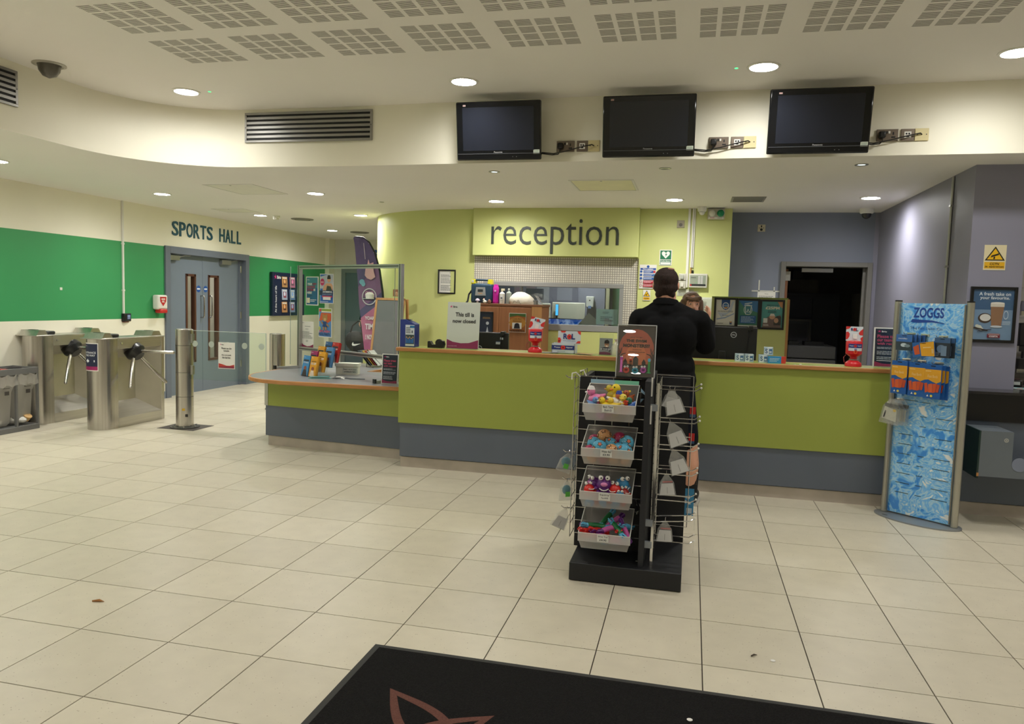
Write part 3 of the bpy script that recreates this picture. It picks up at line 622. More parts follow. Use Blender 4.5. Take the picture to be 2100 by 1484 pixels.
poster('panel_notice', 'pale laminated label strip under the alarm panel', 'notice', (1.955, Y, 1.635), 0, .315, .08, [('r', 0, 0, 1, 1, (190, 192, 172)), ('r', .06, .58, .46, .74, (222, 222, 214)), ('r', .56, .58, .92, .74, (222, 222, 214)), ('l', .06, .1, .92, .5, 3, (150, 152, 140))])
t = thing('emergency_lamp_unit', 'grey emergency light box with one clear and one green lamp', 'emergency light', (2.265, Y, 2.53)); MB().box(0, .19, -.07, 0, 0, .125, mat((190, 186, 168), .45)).build('casing', t, bevel=.006)
for x, c, nm in ((.05, (220, 220, 206), 'clear_lamp'), (.145, (14, 132, 84), 'green_lamp')): MB().lathe([(.04, 0), (.04, .02), (.03, .035), (.004, .045)], mat(c, .15), 18, TR(x, -.07, .068, rx=PI/2)).build(nm, t)
b = MB(); draw(b, .17, .018, [('r', 0, 0, 1, 1, (226, 224, 214)), ('r', .1, .3, .4, .7, (190, 120, 110)), ('r', .6, .3, .9, .7, (170, 170, 165))], -.0705, .01, .006); b.build('label_strip', t)
t = thing('key_cabinet', 'white steel key cabinet on the lime wall beside the woman', 'cabinet', (2.17, Y, 1.335)); KG = mat((198, 202, 184), .45)
MB().box(0, .2, -.09, 0, 0, .29, KG).build('casing', t, bevel=.004); MB().box(.012, .188, -.1, -.09, .012, .278, KG).build('door', t, bevel=.004); b = MB(); draw(b, .1, .19, [('r', 0, 0, 1, 1, (170, 172, 152)), ('r', .1, .6, .9, .9, (150, 152, 136))], -.1005, .03, .05); b.build('inset_panel', t)
MB().lathe([(.009, 0), (.009, .01)], BLACK, 10, TR(.158, -.1, .16, rx=PI/2)).build('lock', t); MB().tube([(.158, -.11, .16), (.165, -.112, .12), (.172, -.11, .08)], .003, BLACK, 6).build('key', t)
t = thing('taped_notice', 'white typed sheet taped to the slate wall beside the doorway', 'notice', (2.90, 7.297, 1.47)); b = MB(); b.box(0, .205, -.002, 0, 0, .25, PAPER); draw(b, .205, .25, [('t', 'Notice', .4, .86, .6, .91, (90, 90, 90)), ('l', .08, .4, .92, .8, 7, (130, 130, 130))], -.002); b.build('printed_sheet', t)
for a in ((-.07, .28, .245, .262), (.005, .02, .25, .385), (.18, .195, .25, .305)): MB().box(a[0], a[1], -.0035, -.001, a[2], a[3], mat((206, 206, 200), .5)).build('tape', t)
# right pillar
poster('camera_warning_sign', 'larger CCTV in operation warning sign on the right pillar', 'sign', (4.308, 4.268, 1.86), 0, .152, .192, [('r', 0, 0, 1, 1, (226, 214, 176))]+CC+[('t', 'CCTV', .28, .2, .72, .29, (40, 34, 24), .02), ('t', 'in operation', .08, .08, .92, .18, (40, 34, 24), .01)])
poster('framed_poster', 'black framed coffee poster on the right pillar', 'poster', (4.255, 4.262, 1.325), 0, .28, .385,
       [('r', 0, 0, 1, 1, (120, 148, 178)), ('r', 0, .60, 1, 1, (62, 96, 134)), ('t', 'A fresh take on', .14, .88, .92, .95, (232, 236, 240), .015), ('t', 'your favourite.', .17, .79, .9, .87, (232, 236, 240), .015),
        ('e', .32, .43, .17, .10, (70, 52, 44)), ('e', .33, .44, .135, .072, (226, 224, 218)), ('p', [(.44, .72), (.78, .72), (.73, .28), (.49, .28)], (150, 112, 84)), ('r', .44, .66, .78, .73, (222, 212, 198)), ('e', .61, .735, .17, .02, (236, 230, 222)), ('e', .61, .265, .15, .022, (200, 206, 212)), ('o', .83, .5, .06, .09, .75, (190, 204, 216)),
        ('e', .2, .24, .06, .045, (222, 222, 208)), ('e', .14, .27, .05, .03, (214, 214, 200)), ('e', .25, .21, .05, .03, (230, 228, 214)), ('p', [(.05, .22), (.4, .17), (.42, .19), (.06, .25)], (60, 46, 44)), ('p', [(.15, .15), (.5, .2), (.5, .22), (.14, .17)], (60, 46, 44)), ('l', .75, .3, .95, .38, 3, (190, 204, 216)),
        ('r', .4, .04, .72, .115, (110, 28, 44)), ('t', 'COSTA', .45, .05, .67, .085, (232, 226, 226), .03), ('r', .42, .09, .7, .125, (160, 120, 120))], frame=.022, pane=True)
t = thing('cable_trunking', 'metal conduit running down the grey right partition', 'trunking', (4.2, 4.76, 1.0)); MB().cyl((0, 0, 0), (0, -.005, 1.65), .012, ALU).build('conduit', t)
for z in (.3, .9, 1.4): MB().box(-.015, .01, -.02, .02, z, z+.018, ALU).build('clip', t)
# ------------------------------------------------------------------ reception counter
CGREEN = mat((152, 163, 72), .45, var=.02, scale=2, name='green_laminate')
CGREY = mat((94, 102, 115), .45, var=.03, scale=3, name='grey_laminate')
WOOD = mat((176, 122, 70), .4, var=.14, scale=14, stretch=(.25, 4, 4), name='beech_edging')
PLINTH = mat((182, 172, 160), .4, .15, .1, 6, name='steel_plinth')
t = thing('reception_counter', 'long lime green reception counter with grey base and wooden edge', 'counter', (0, 4.0, 0))
MB().box(-.376, 3.92, 0, .03, .403, 1.05, CGREEN).build('front_panel', t, bevel=.003)
MB().box(-.36, 3.92, .012, .04, .1, .403, CGREY).build('kick_panel', t)
MB().box(-.358, 3.92, .03, .05, 0, .092, PLINTH).build('plinth', t)
b = MB(); b.box(-.376, -.35, .03, .5, .403, 1.05, CGREEN); b.box(-.358, -.34, .04, .5, 0, .403, CGREY); b.build('end_panel', t)
MB().box(-.37, 3.92, .0, .31, 1.052, 1.078, mat((160, 172, 84), .35, name='green_laminate_top')).build('worktop', t)
b = MB(); b.box(-.40, 3.92, -.022, 0, 1.046, 1.079, WOOD); b.box(-.40, -.37, 0, .31, 1.046, 1.079, WOOD); b.box(-.40, 3.92, .31, .325, 1.046, 1.079, WOOD); b.build('wood_edging', t, bevel=.006)
MB().box(-.35, 3.92, .30, .32, .1, 1.046, CGREEN).build('back_panel', t)
MB().box(-.3, 3.92, .32, .95, .70, .73, mat((120, 122, 124), .5)).build('staff_desk', t)
# ------------------------------------------------------------------ low desk with rounded end
t = thing('low_desk', 'low wheelchair height desk with rounded end at the counter left side', 'desk')
DT = mat((128, 128, 130), .3, var=.04, scale=6, name='grey_laminate_top')
E = [(-.42, 4.17), (-1.62, 4.13)]
for k in range(0, 13):
    a = -PI/2+(-PI/2)*k/12; E.append((-1.70+.50*math.cos(a), 4.72+.56*math.sin(a)))
E += [(-2.22, 5.7)]
for k in range(1, 9):
    a = PI-PI/2*k/8; E.append((-1.75+.46*math.cos(a), 5.85+.45*math.sin(a)))
INN = [(-1.22, 6.2), (-1.265, 5.68), (-1.29, 5.36), (-1.1, 5.34), (-.42, 5.22)]
top = E+INN
MB().prism(top, .672, .70, DT).build('worktop', t)
def offset_strip(mb, P, d, z0, z1, m):
    RR = []
    for i, p in enumerate(P):
        a = Vector(P[max(i-1, 0)]); c = Vector(P[min(i+1, len(P)-1)]); dd = (c-a).normalized(); nrm = Vector((-dd.y, dd.x))*d
        RR.append([(p[0], p[1], z0), (p[0], p[1], z1), (p[0]+nrm.x, p[1]+nrm.y, z1), (p[0]+nrm.x, p[1]+nrm.y, z0)])
    mb.rings(RR, m)
b = MB(); offset_strip(b, E, .022, .664, .702, WOOD); b.build('wood_edging', t, bevel=.006)
b = MB(); offset_strip(b, INN, .035, .664, .703, WOOD); b.build('inner_edging', t)
A0, A1 = Vector((-.40, 4.265)), Vector((-1.985, 4.455)); dr = (A1-A0).normalized(); nb = Vector((-dr.y, dr.x))
if nb.y < 0: nb = -nb
def desk_slab(name, off, th, z0, z1, m, s0=0, s1=1, **k):
    p = A0.lerp(A1, s0)+nb*off; q = A0.lerp(A1, s1)+nb*off
    return MB().prism([(p.x, p.y), (p.x+nb.x*th, p.y+nb.y*th), (q.x+nb.x*th, q.y+nb.y*th), (q.x, q.y)], z0, z1, m).build(name, t, **k)
desk_slab('front_panel', 0, .03, .405, .664, CGREEN, 0, .975); desk_slab('kick_panel', .015, .03, .1, .405, CGREY, 0, 1); desk_slab('plinth', .03, .02, 0, .095, PLINTH, 0, .985)
desk_slab('corner_plate', -.004, .035, .405, .645, ALU, .975, 1.0)
b = MB(); b.box(-1.97, -1.94, 4.5, 5.9, .0, .664, CGREY); b.build('end_panel', t)
b = MB(); b.box(-1.80, -1.30, 6.36, 6.40, .3, .775, LIME); b.build('back_upstand', t)

# ------------------------------------------------------------------ aluminium framed glass screen on the low desk
S0, S1 = Vector((-2.12, 5.38)), Vector((-.61, 4.606)); sd = (S1-S0); sl_ = sd.length; rzs = math.atan2(sd.y, sd.x)
t = thing('glass_screen', 'clear protective screen in an aluminium frame standing on the low desk', 'screen', (S0.x, S0.y, .7015), rzs)
AP = mat((186, 186, 182), .35, .8, .02, name='aluminium_profile')
def profile(mb, x0, x1, z0, z1, th=.04):
    mb.box(x0, x1, -th/2, th/2, z0, z1, AP)
    if z1-z0 > x1-x0:
        c = (x0+x1)/2; mb.box(c-.004, c+.004, -th/2-.0015, -th/2+.001, z0, z1, MBLACK)
    else:
        c = (z0+z1)/2; mb.box(x0, x1, -th/2-.0015, -th/2+.001, c-.004, c+.004, MBLACK)
for x0, x1 in ((-.02, .02), (sl_-.02, sl_+.02)): b = MB(); profile(b, x0, x1, 0, 1.14); b.build('post', t)
b = MB(); profile(b, .02, sl_-.02, 1.10, 1.14); b.build('top_rail', t)
b = MB(); profile(b, .02, sl_-.02, .20, .24); b.build('middle_rail', t)
MB().box(-.22, sl_-.12, .022, .026, .02, 1.13, clear((.96, .985, .97), .012)).build('pane', t)
b = MB(); b.box(-.222, -.219, .021, .027, .02, 1.13, mat((150, 165, 155), .3)); b.box(sl_-.121, sl_-.118, .021, .027, .02, 1.13, mat((150, 165, 155), .3)); b.build('pane_edge', t)
for x in (0, sl_): 
    f = MB().box(x-.015, x+.015, -.30, .2, .0, .025, AP).build('foot', t); MB().box(x-.017, x+.017, -.32, -.30, -.0, .04, BLACK).build('end_cap', f)
def on_screen(name, label, u, z, w, h, ops, base=(228, 226, 220), cat='poster'):
    p = S0+(S1-S0)*(u/sl_)
    return poster(name, label, cat, (p.x+math.sin(rzs)*-.0195, p.y+math.cos(rzs)*.0195, z), rzs, w, h, ops, base)
on_screen('screen_poster', 'teal YOUR NEW poster on the glass screen, upper left', .085, 1.405, .235, .315, [('r', .06, .03, .94, .97, (34, 100, 140)), ('r', .06, .6, .94, .97, (58, 132, 146)), ('t', 'Brio', .14, .87, .3, .91, (225, 235, 235)), ('t', 'YOUR', .14, .70, .5, .78, (230, 236, 226), .03), ('t', 'NEW', .55, .70, .86, .78, (170, 64, 90), .03), ('t', 'BOOKING', .14, .60, .74, .68, (170, 64, 90), .03), ('t', 'SYSTEM', .14, .50, .62, .58, (170, 64, 90), .03), ('t', 'IS', .65, .50, .78, .58, (230, 236, 226), .03), ('t', 'HERE!', .14, .40, .5, .48, (230, 236, 226), .03), ('l', .14, .32, .55, .36, 1, (20, 50, 70)), ('r', .12, .08, .36, .26, (220, 214, 186)), ('l', .4, .12, .88, .22, 2, (220, 230, 232))])
on_screen('screen_poster', 'blue swimming crash course poster on the glass screen, upper right', .345, 1.432, .245, .318, [('r', .03, .02, .97, .98, (44, 104, 184)), ('p', [(.03, .5), (.03, .9), (.6, .98), (.97, .98), (.97, .5)], (176, 184, 196)), ('p', [(.2, .44), (.32, .6), (.5, .68), (.85, .68), (.95, .6), (.95, .44)], (206, 158, 122)), ('e', .68, .82, .13, .11, (206, 158, 122)), ('p', [(.55, .86), (.6, .95), (.76, .95), (.81, .86)], (46, 36, 32)), ('r', .56, .82, .8, .86, (30, 30, 34)), ('p', [(.48, .44), (.55, .6), (.8, .58), (.92, .44)], (60, 66, 56)), ('e', .2, .72, .15, .12, (184, 38, 98)), ('t', 'ONLINE', .1, .70, .3, .74, (236, 226, 230), .03), ('r', .03, .28, .97, .44, (32, 48, 84)), ('t', 'SWIMMING', .25, .36, .93, .42, (232, 234, 238), .02), ('t', 'CRASH COURSE', .22, .29, .93, .33, (150, 170, 210), .02), ('r', .2, .2, .95, .26, (180, 50, 90)), ('r', .28, .12, .84, .22, (226, 222, 218)), ('l', .08, .04, .92, .08, 1, (220, 228, 240))])
on_screen('screen_poster', 'orange and blue pool party poster lowest on the glass screen', .33, 1.065, .235, .315, [('r', .04, .03, .96, .98, (88, 140, 200)), ('r', .22, .9, .96, .98, (150, 168, 74)), ('r', .22, .86, .96, .9, (228, 226, 210)), ('r', .04, .88, .2, .98, (190, 80, 60)), ('p', [(.04, .55), (.2, .84), (.96, .84), (.96, .58), (.7, .5), (.4, .6)], (206, 92, 52)), ('e', .5, .66, .2, .11, (176, 132, 74)), ('e', .36, .76, .06, .05, (176, 132, 74)), ('e', .64, .76, .06, .05, (176, 132, 74)), ('e', .5, .62, .1, .05, (214, 180, 130)), ('p', [(.36, .54), (.64, .54), (.68, .36), (.32, .36)], (32, 72, 128)), ('p', [(.36, .5), (.18, .58), (.2, .52), (.36, .42)], (176, 132, 74)), ('p', [(.64, .5), (.84, .4), (.82, .36), (.64, .42)], (176, 132, 74)), ('r', .36, .26, .46, .36, (176, 132, 74)), ('r', .54, .26, .64, .36, (176, 132, 74)), ('e', .12, .3, .09, .07, (180, 190, 120)), ('t', 'SPLASH', .1, .17, .9, .25, (214, 90, 110), .03), ('t', 'POOL PARTY', .06, .06, .94, .15, (34, 60, 120), .03)])
CURVE = [(0, 0), (1, 0), (1, .17), (.75, .1), (.5, .08), (.2, .13), (0, .22)]
on_screen('screen_notice', 'white typed letter with maroon foot on the glass screen, lower left', -.0, .925, .235, .30, [('t', 'Brio', .1, .93, .25, .96, (70, 60, 70)), ('l', .3, .8, .75, .84, 1, (100, 100, 100)), ('l', .35, .7, .7, .74, 1, (130, 130, 130)), ('l', .1, .36, .92, .64, 6, (130, 130, 130)), ('l', .4, .24, .6, .32, 2, (130, 130, 130)), ('p', CURVE, (132, 26, 72))], cat='notice')

# ------------------------------------------------------------------ things on the low desk
Z = .70
t = thing('leaflet_stand', 'clear tiered acrylic leaflet stand on the low desk', 'leaflet rack', (-1.60, 4.58, Z), -.5)
b = MB()
for i in range(4):
    y = i*.085; z = i*.045
    b.quad((-.14, y, z), (.14, y, z), (.14, y-.012, z+.09), (-.14, y-.012, z+.09), ACRYL); b.quad((-.14, y, z), (.14, y, z), (.14, y+.07, z), (-.14, y+.07, z), ACRYL); b.quad((-.14, y+.07, z), (.14, y+.07, z), (.14, y+.1, z+.16), (-.14, y+.1, z+.16), ACRYL)
b.quad((.14, 0, 0), (.14, .34, 0), (.14, .38, .30), (.14, 0, .09), ACRYL); b.quad((-.14, 0, 0), (-.14, .34, 0), (-.14, .38, .30), (-.14, 0, .09), ACRYL)
b.build('tiered_holder', t)
LF = [(-.13, 0, (70, 140, 196), (60, 40, 40), 'blue leaflet with a photo, front left pocket of the stand'), (.005, 0, (226, 160, 40), (236, 214, 190), 'orange 10% OFF leaflet in the front right pocket of the stand'), (.01, 1, (228, 166, 44), (236, 220, 190), 'orange leaflet in the second tier right pocket'), (-.13, 1, (160, 40, 100), (214, 190, 200), 'magenta leaflet in the second tier left pocket'),
      (-.13, 2, (220, 160, 50), (150, 120, 90), 'orange leaflet in the third tier left pocket'), (.015, 2, (84, 140, 196), (90, 60, 50), 'blue leaflet in the third tier right pocket'), (-.125, 3, (50, 96, 150), (40, 60, 90), 'blue leaflet in the rear left pocket'), (.0, 3, (198, 44, 40), (236, 230, 226), 'red leaflet at the rear right top of the stand')]
Tm = TR(-1.60, 4.58, Z, rz=-.5)
for x, k, c, c2, l in LF:
    p = Tm @ Vector((x, k*.085+.02, k*.045+.004)); o = thing('leaflet', l, 'leaflet', p, group='leaflets in the tiered stand', rot=(-.2, 0, -.5))
    b = MB(); b.box(0, .115, 0, .02, 0, .205, pr(c)); draw(b, .115, .205, [('t', 'Brio', .1, .9, .35, .94, (235, 235, 235))] + ([('t', 'SWIM PRICES', .12, .72, .88, .77, (50, 40, 30), .02), ('t', '10% OFF', .12, .58, .88, .69, (240, 236, 226), .03)] if c[0] > 200 and k < 2 else [('r', .1, .72, .9, .8, (50, 50, 60)), ('t', 'FITNESS', .12, .62, .88, .69, (236, 236, 236), .02)]) + [('e', .5, .38, .2, .1, (150, 80, 60)), ('p', [(.15, 0), (.3, .3), (.7, .3), (.9, 0)], c2)], 0)
    b.build('printed_sheet', o); MB().box(.002, .113, .02, .032, 0, .2, pr(tuple(int(v*.8) for v in c))).build('sheets_behind', o)
t = thing('loose_leaflet', 'teal folded leaflet lying on the low desk before the stand', 'leaflet', (-1.49, 4.42, Z+.001), .35)
MB().box(0, .21, 0, .1, 0, .003, pr((96, 160, 150))).build('sheet', t); MB().box(.01, .2, .012, .09, .008, .01, pr((70, 130, 130))).build('fold', t, rot=(.04, -.03, .05))
t = thing('desk_paper', 'pale curled paper slip and dark tag beside the teal leaflet', 'paper', (-1.28, 4.52, Z)); b = MB(); b.tube([(0, 0, .003), (.08, .03, .012), (.16, .05, .004), (.3, .1, .003)], .004, mat((70, 80, 90), .5), 6); b.build('tag_string', t); b = MB(); b.rings([[(x, 0, z), (x, .07, z)] for x, z in ((-.02, .003), (.03, .02), (.08, .018), (.12, .003))], PAPER, cap=False, closed=False); b.build('slip', t)
t = thing('return_box', 'white lidded tub labelled for returned wristbands on the low desk', 'box', (-1.36, 5.03, Z), .22)
MB().prism([(-.115, -.07), (.115, -.07), (.115, .07), (-.115, .07)], 0, .085, mat((226, 224, 206), .5)).build('tub', t, bevel=.012); MB().prism([(-.125, -.08), (.125, -.08), (.125, .08), (-.125, .08)], .085, .115, mat((232, 230, 214), .5)).build('lid', t, bevel=.014, seg=3)
b = MB(); draw(b, .15, .06, [('r', 0, 0, 1, 1, (206, 208, 198)), ('t', 'Please return your', .04, .55, .96, .8, (40, 40, 44), .02), ('t', 'wristbands here', .1, .2, .9, .45, (40, 40, 44), .02)], -.071, -.04, .012); b.build('printed_label', t)
RESPECT = [('r', .05, .03, .95, .97, (26, 34, 54))]+brand(.12, .87, .13, .5)+[('t', 'Please treat', .12, .74, .86, .82, (196, 70, 110), .02), ('t', 'our team', .12, .65, .62, .72, (196, 70, 110), .02), ('t', 'with respect', .12, .55, .88, .63, (196, 70, 110), .02), ('l', .12, .46, .9, .52, 2, (190, 196, 206)), ('l', .12, .32, .9, .42, 3, (190, 196, 206)), ('l', .12, .2, .9, .28, 2, (190, 196, 206)), ('r', .12, .165, .7, .18, (225, 225, 230)), ('p', [(.05, .03), (.95, .03), (.95, .12), (.6, .09), (.3, .1), (.05, .15)], (140, 34, 78))]
def counter_sign(label, loc, rz, w, h, ops, base=(226, 226, 220)):
    t = poster('counter_sign', label, 'sign', loc, rz, w, h, ops, base, thick=.004, pane=True, rot=(-.08, 0, rz))
    MB().box(0, w, 0, .09, 0, .004, ACRYL).build('acrylic_foot', t); return t
counter_sign('dark navy respect sign standing on the low desk at the counter end', (-.685, 4.33, Z+.002), .0, .165, .285, RESPECT)
t = thing('folder_easel', 'small black wire easel of coloured folders behind the glass screen', 'easel', (-1.52, 5.85, Z)); b = MB(); b.tube([(0, 0, 0), (.0, .02, .2), (.16, .1, 0)], .005, BLACK, 6); b.tube([(0, 0, .0), (.1, -.03, .0)], .005, BLACK, 6); b.tube([(-.0, .02, .2), (-.02, .15, 0)], .005, BLACK, 6); b.build('wire_frame', t)
for k, c in enumerate(((60, 66, 74), (90, 100, 110), (196, 158, 70), (150, 50, 56), (200, 200, 196))):
    tag(MB().box(0, .006, 0, .2, 0, .22, pr(c)).build('folder', loc=(-1.50+.03*k, 5.86, Z+.02), rot=(0, -.72, 0)), '%s folder leaning on the wire easel behind the screen' % ('charcoal', 'grey', 'yellow', 'red', 'white')[k], 'folder', 'folders on the wire easel')

# ------------------------------------------------------------------ turnstiles
def turnstile(x, y, label, sign):
    t = thing('turnstile', label, 'turnstile', (x, y, 0), group='stainless tripod turnstiles')
    w, L, h = .28, .96, 1.0; n = 14
    D = [(-w/2, L)]+[(-w/2, .12)]+[(-w/2*math.cos(PI*k/n), .12-.12*math.sin(PI*k/n)) for k in range(1, n)]+[(w/2, .12), (w/2, .22)]
    D2 = D+[(-w/2, .22)][:0]+[(-w/2, .22)]
    # round front column, rear column, top and bottom beams, recessed panels
    MB().prism([(-w/2, .22)]+D[1:], 0, h-.02, STEEL).build('round_column', t, bevel=.003)
    MB().box(-w/2, w/2, L-.05, L, 0, h-.02, STEEL).build('square_column', t, bevel=.004)
    MB().box(-w/2, w/2, .22, L-.05, .87, h-.02, STEELH).build('top_beam', t, bevel=.003)
    MB().box(-w/2, w/2, .22, L-.05, 0, .11, STEELH).build('bottom_beam', t, bevel=.003)
    b = MB(); x0, x1 = -.08, w/2-.004; PNL = mat((186, 182, 168), .4, .9, .05, name='matt_steel')
    b.quad((x0, .22, .26), (x0, L-.22, .26), (x0, L-.22, .75), (x0, .22, .75), PNL)
    b.quad((x0, .22, .26), (x1, .22, .11), (x1, L-.05, .11), (x0, L-.22, .26), STEELH)
    b.quad((x0, L-.22, .26), (x1, L-.05, .11), (x1, L-.05, .87), (x0, L-.22, .75), PNL)
    b.quad((x0, .22, .75), (x0, L-.22, .75), (x1, L-.05, .87), (x1, .22, .87), STEELH)
    b.box(-w/2, -.1, .22, L-.05, .11, .87, STEELH); b.build('recess_panels', t)
    MB().box(-w/2-.004, w/2+.004, -.004, L+.004, h-.02, h-.008, STEELH).build('top_plate', t, bevel=.004)
    for y0, y1, nm in ((.02, .17, 'sloped_cap'), (L-.19, L-.02, 'sloped_cap')):
        b = MB(); b.prism([(y0, 0), (y1, 0), (y1-.035, .055), (y0+.035, .055)], -w/2+.02, w/2-.02, STEELH, Matrix(((0, 0, 1, 0), (1, 0, 0, 0), (0, 1, 0, h-.008), (0, 0, 0, 1)))); c = b.build(nm, t)
        MB().box(-.04, .05, y1-.10, y1-.055, h+.047, h+.051, BLACK).build('display_window', c)
    MB().box(-.06, .075, .19, .32, h-.008, h+.03, BLACK).build('reader_pad', t, bevel=.012)
    MB().cyl((w/2, .27, .93), (w/2+.012, .27, .93), .012, CHROME).build('lock', t)
    # tripod hub and arms
    hy, hz = .52, .845; ax = Vector((1, 0, -.85)).normalized(); hp = Vector((w/2-.06, hy, hz-.0))
    hub = MB(); hub.cyl(hp-ax*.06, hp+ax*.05, .098, BLACK, r1=.112, n=18); hub.cyl(hp+ax*.05, hp+ax*.115, .112, BLACK, r1=.06, n=18); hub.build('hub', t, bevel=.006)
    for ang in (0, 120, 240):
        u = Vector((1, 0, 0))-ax*ax.x; u.normalize(); v = ax.cross(u)
        # arm zero lies level; the other two hang down on either side
        d = Vector((math.cos(R(0)), 0, 0))
        rad = u*math.cos(R(ang))+v*math.sin(R(ang)); d = (rad*.648+ax*.762).normalized()
        p = hp+ax*.07+rad*.045
        a = MB(); a.tube([p, p+d*.44, p+d*.452], [.019, .019, .012], STEEL, 12); a.build('arm', t)
    if sign:
        b = MB(); b.bend = True; draw(b, .2, .30, [('r', 0, 0, 1, 1, (226, 222, 214)), ('r', .04, .03, .96, .97, (24, 32, 62)), ('r', .04, .03, .96, .16, (150, 26, 90)), ('p', [(.04, .16), (.3, .2), (.6, .17), (.96, .12), (.96, .1), (.04, .1)], (24, 32, 62)), ('t', 'ENTRANCE', .12, .62, .88, .69, (226, 228, 232), .01), ('t', 'THIS WAY', .16, .52, .84, .59, (226, 228, 232), .01), ('p', [(.22, .36), (.4, .44), (.4, .39), (.82, .39), (.82, .32), (.4, .32), (.4, .28)], (226, 228, 232))]+[('t', 'Brio', .14, .88, .34, .92, (220, 220, 226))], 0, -.1, .64)
        q = []
        for vx, vy, vz in b.v:
            a = vx/.141-.18; rr = .1425-vy; q.append((rr*math.sin(a), .12-(rr-.02)*math.cos(a), vz))
        b.v = q; b.build('entrance_sign', t)
    return t
turnstile(-4.07, 4.49, 'stainless tripod turnstile carrying the blue entrance sign', True)
turnstile(-4.925, 4.50, 'stainless tripod turnstile against the left wall behind the bins', False)
# ------------------------------------------------------------------ glass barrier
t = thing('glass_barrier', 'stainless post with a clear glass gate wing beside the turnstiles', 'barrier', (-3.33, 5.02, 0))
MB().cyl((0, 0, .02), (0, 0, 1.10), .093, STEEL, n=28).build('post', t, bevel=.004)
b = MB(); b.cyl((0, 0, 1.10), (0, 0, 1.104), .08, STEELH, n=24); b.build('top_cap', t)
for z in (.62, .92, .35): MB().cyl((0, 0, z), (0, 0, z+.004), .0936, mat((60, 58, 54), .5), n=28, cap=False).build('seam', t)
MB().lathe([(.155, 0), (.155, .012), (.1, .02)], mat((96, 96, 92), .4, .8), 26).build('base_flange', t)
for k in range(6): MB().cyl((.128*math.cos(k*PI/3), .128*math.sin(k*PI/3), .012), (.128*math.cos(k*PI/3), .128*math.sin(k*PI/3), .026), .011, ALU, n=6).build('bolt', t)
MB().box(-.23, .23, -.17, .2, .0005, .003, mat((70, 64, 58), .7)).build('floor_plate', t)
b = MB(); b.box(-.002, .03, -.095, -.0935, .2, .225, pr((196, 158, 40))); b.box(.03, .06, -.0885, -.088, .13, .16, BLACK); b.build('caution_sticker', t, rz=.35)
MB().box(.10, 1.01, -.006, .006, .55, 1.09, clear((.9, .96, .93), .03)).build('glass_wing', t)
b = MB(); EG = mat((196, 210, 200), .3, name='glass_edge'); b.box(.10, 1.01, -.0065, .0065, 1.088, 1.092, EG); b.box(1.008, 1.012, -.0065, .0065, .55, 1.09, EG); b.build('glass_edge', t)
for k in range(5): MB().cyl((.14+.205*k, -.0065, .945), (.14+.205*k, -.0085, .945), .034, clear((1, 1, 1), .02, .3, .85, (206, 214, 206), name='frosted_dot'), n=20).build('frosted_dot', t)
MB().box(.09, .115, -.02, .02, .6, .7, ALU).build('clamp', t); MB().box(.09, .115, -.02, .02, .95, 1.05, ALU).build('clamp', t)
poster('barrier_notice', 'white turnstile instruction sheet stuck on the glass gate wing', 'notice', (-2.895, 5.007, .685), 0, .205, .29, brand(.1, .88, .1, .7, (70, 60, 70)) + [('t', 'Please use the', .2, .74, .8, .81, (60, 56, 56), .02), ('t', 'turnstile.', .32, .65, .68, .71, (60, 56, 56), .02), ('t', 'Do not push', .22, .48, .78, .55, (60, 56, 56), .02), ('t', 'the barrier.', .24, .39, .76, .46, (60, 56, 56), .02), ('p', [(.03, .03), (.97, .03), (.97, .17), (.7, .12), (.5, .12), (.25, .17), (.03, .2)], (186, 60, 50)), ('p', [(.03, .03), (.97, .03), (.97, .1), (.5, .1), (.03, .06)], (132, 30, 60))])
t = thing('barrier_post', 'plain stainless post standing behind the low desk near the sports hall doors', 'barrier', (-3.15, 6.65, 0)); MB().cyl((0, 0, .02), (0, 0, 1.0), .098, STEEL, n=26).build('post', t, bevel=.004); MB().lathe([(.155, 0), (.155, .012), (.1, .02)], mat((96, 96, 92), .4, .8), 26).build('base_flange', t)

# ------------------------------------------------------------------ recycling bins
t = thing('recycling_station', 'grey recycling station with clear bag compartments beside the turnstile', 'bin', (-4.66, 4.395, 0)); GB = mat((104, 104, 102), .45, name='bin_metal')
D_ = .34; W_ = .78; FILM = clear((1, 1, 1), .1, .15, .45, (222, 218, 210), 'plastic_film', 9)
MB().box(-D_, 0, -W_, 0, 0, .055, GB).build('base', t, bevel=.004); b = MB(); b.box(-D_, 0, -W_, -W_+.02, .6, .665, GB); b.box(-D_, 0, -.02, 0, .6, .665, GB); b.box(-.02, 0, -W_+.02, -.02, .6, .665, GB); b.box(-D_, -D_+.02, -W_+.02, -.02, .6, .665, GB); b.build('top_frame', t, bevel=.003)
for i, y in enumerate((-.01, -.27, -.53, -.77)): MB().box(-.03, -.004, y-.01, y+.01, .055, .6, GB).build('upright', t); MB().box(-D_+.004, -D_+.03, y-.01, y+.01, .055, .6, GB).build('upright', t)
MB().box(-D_+.004, -D_+.01, -W_, 0, .055, .6, mat((80, 78, 76), .5)).build('back_panel', t)
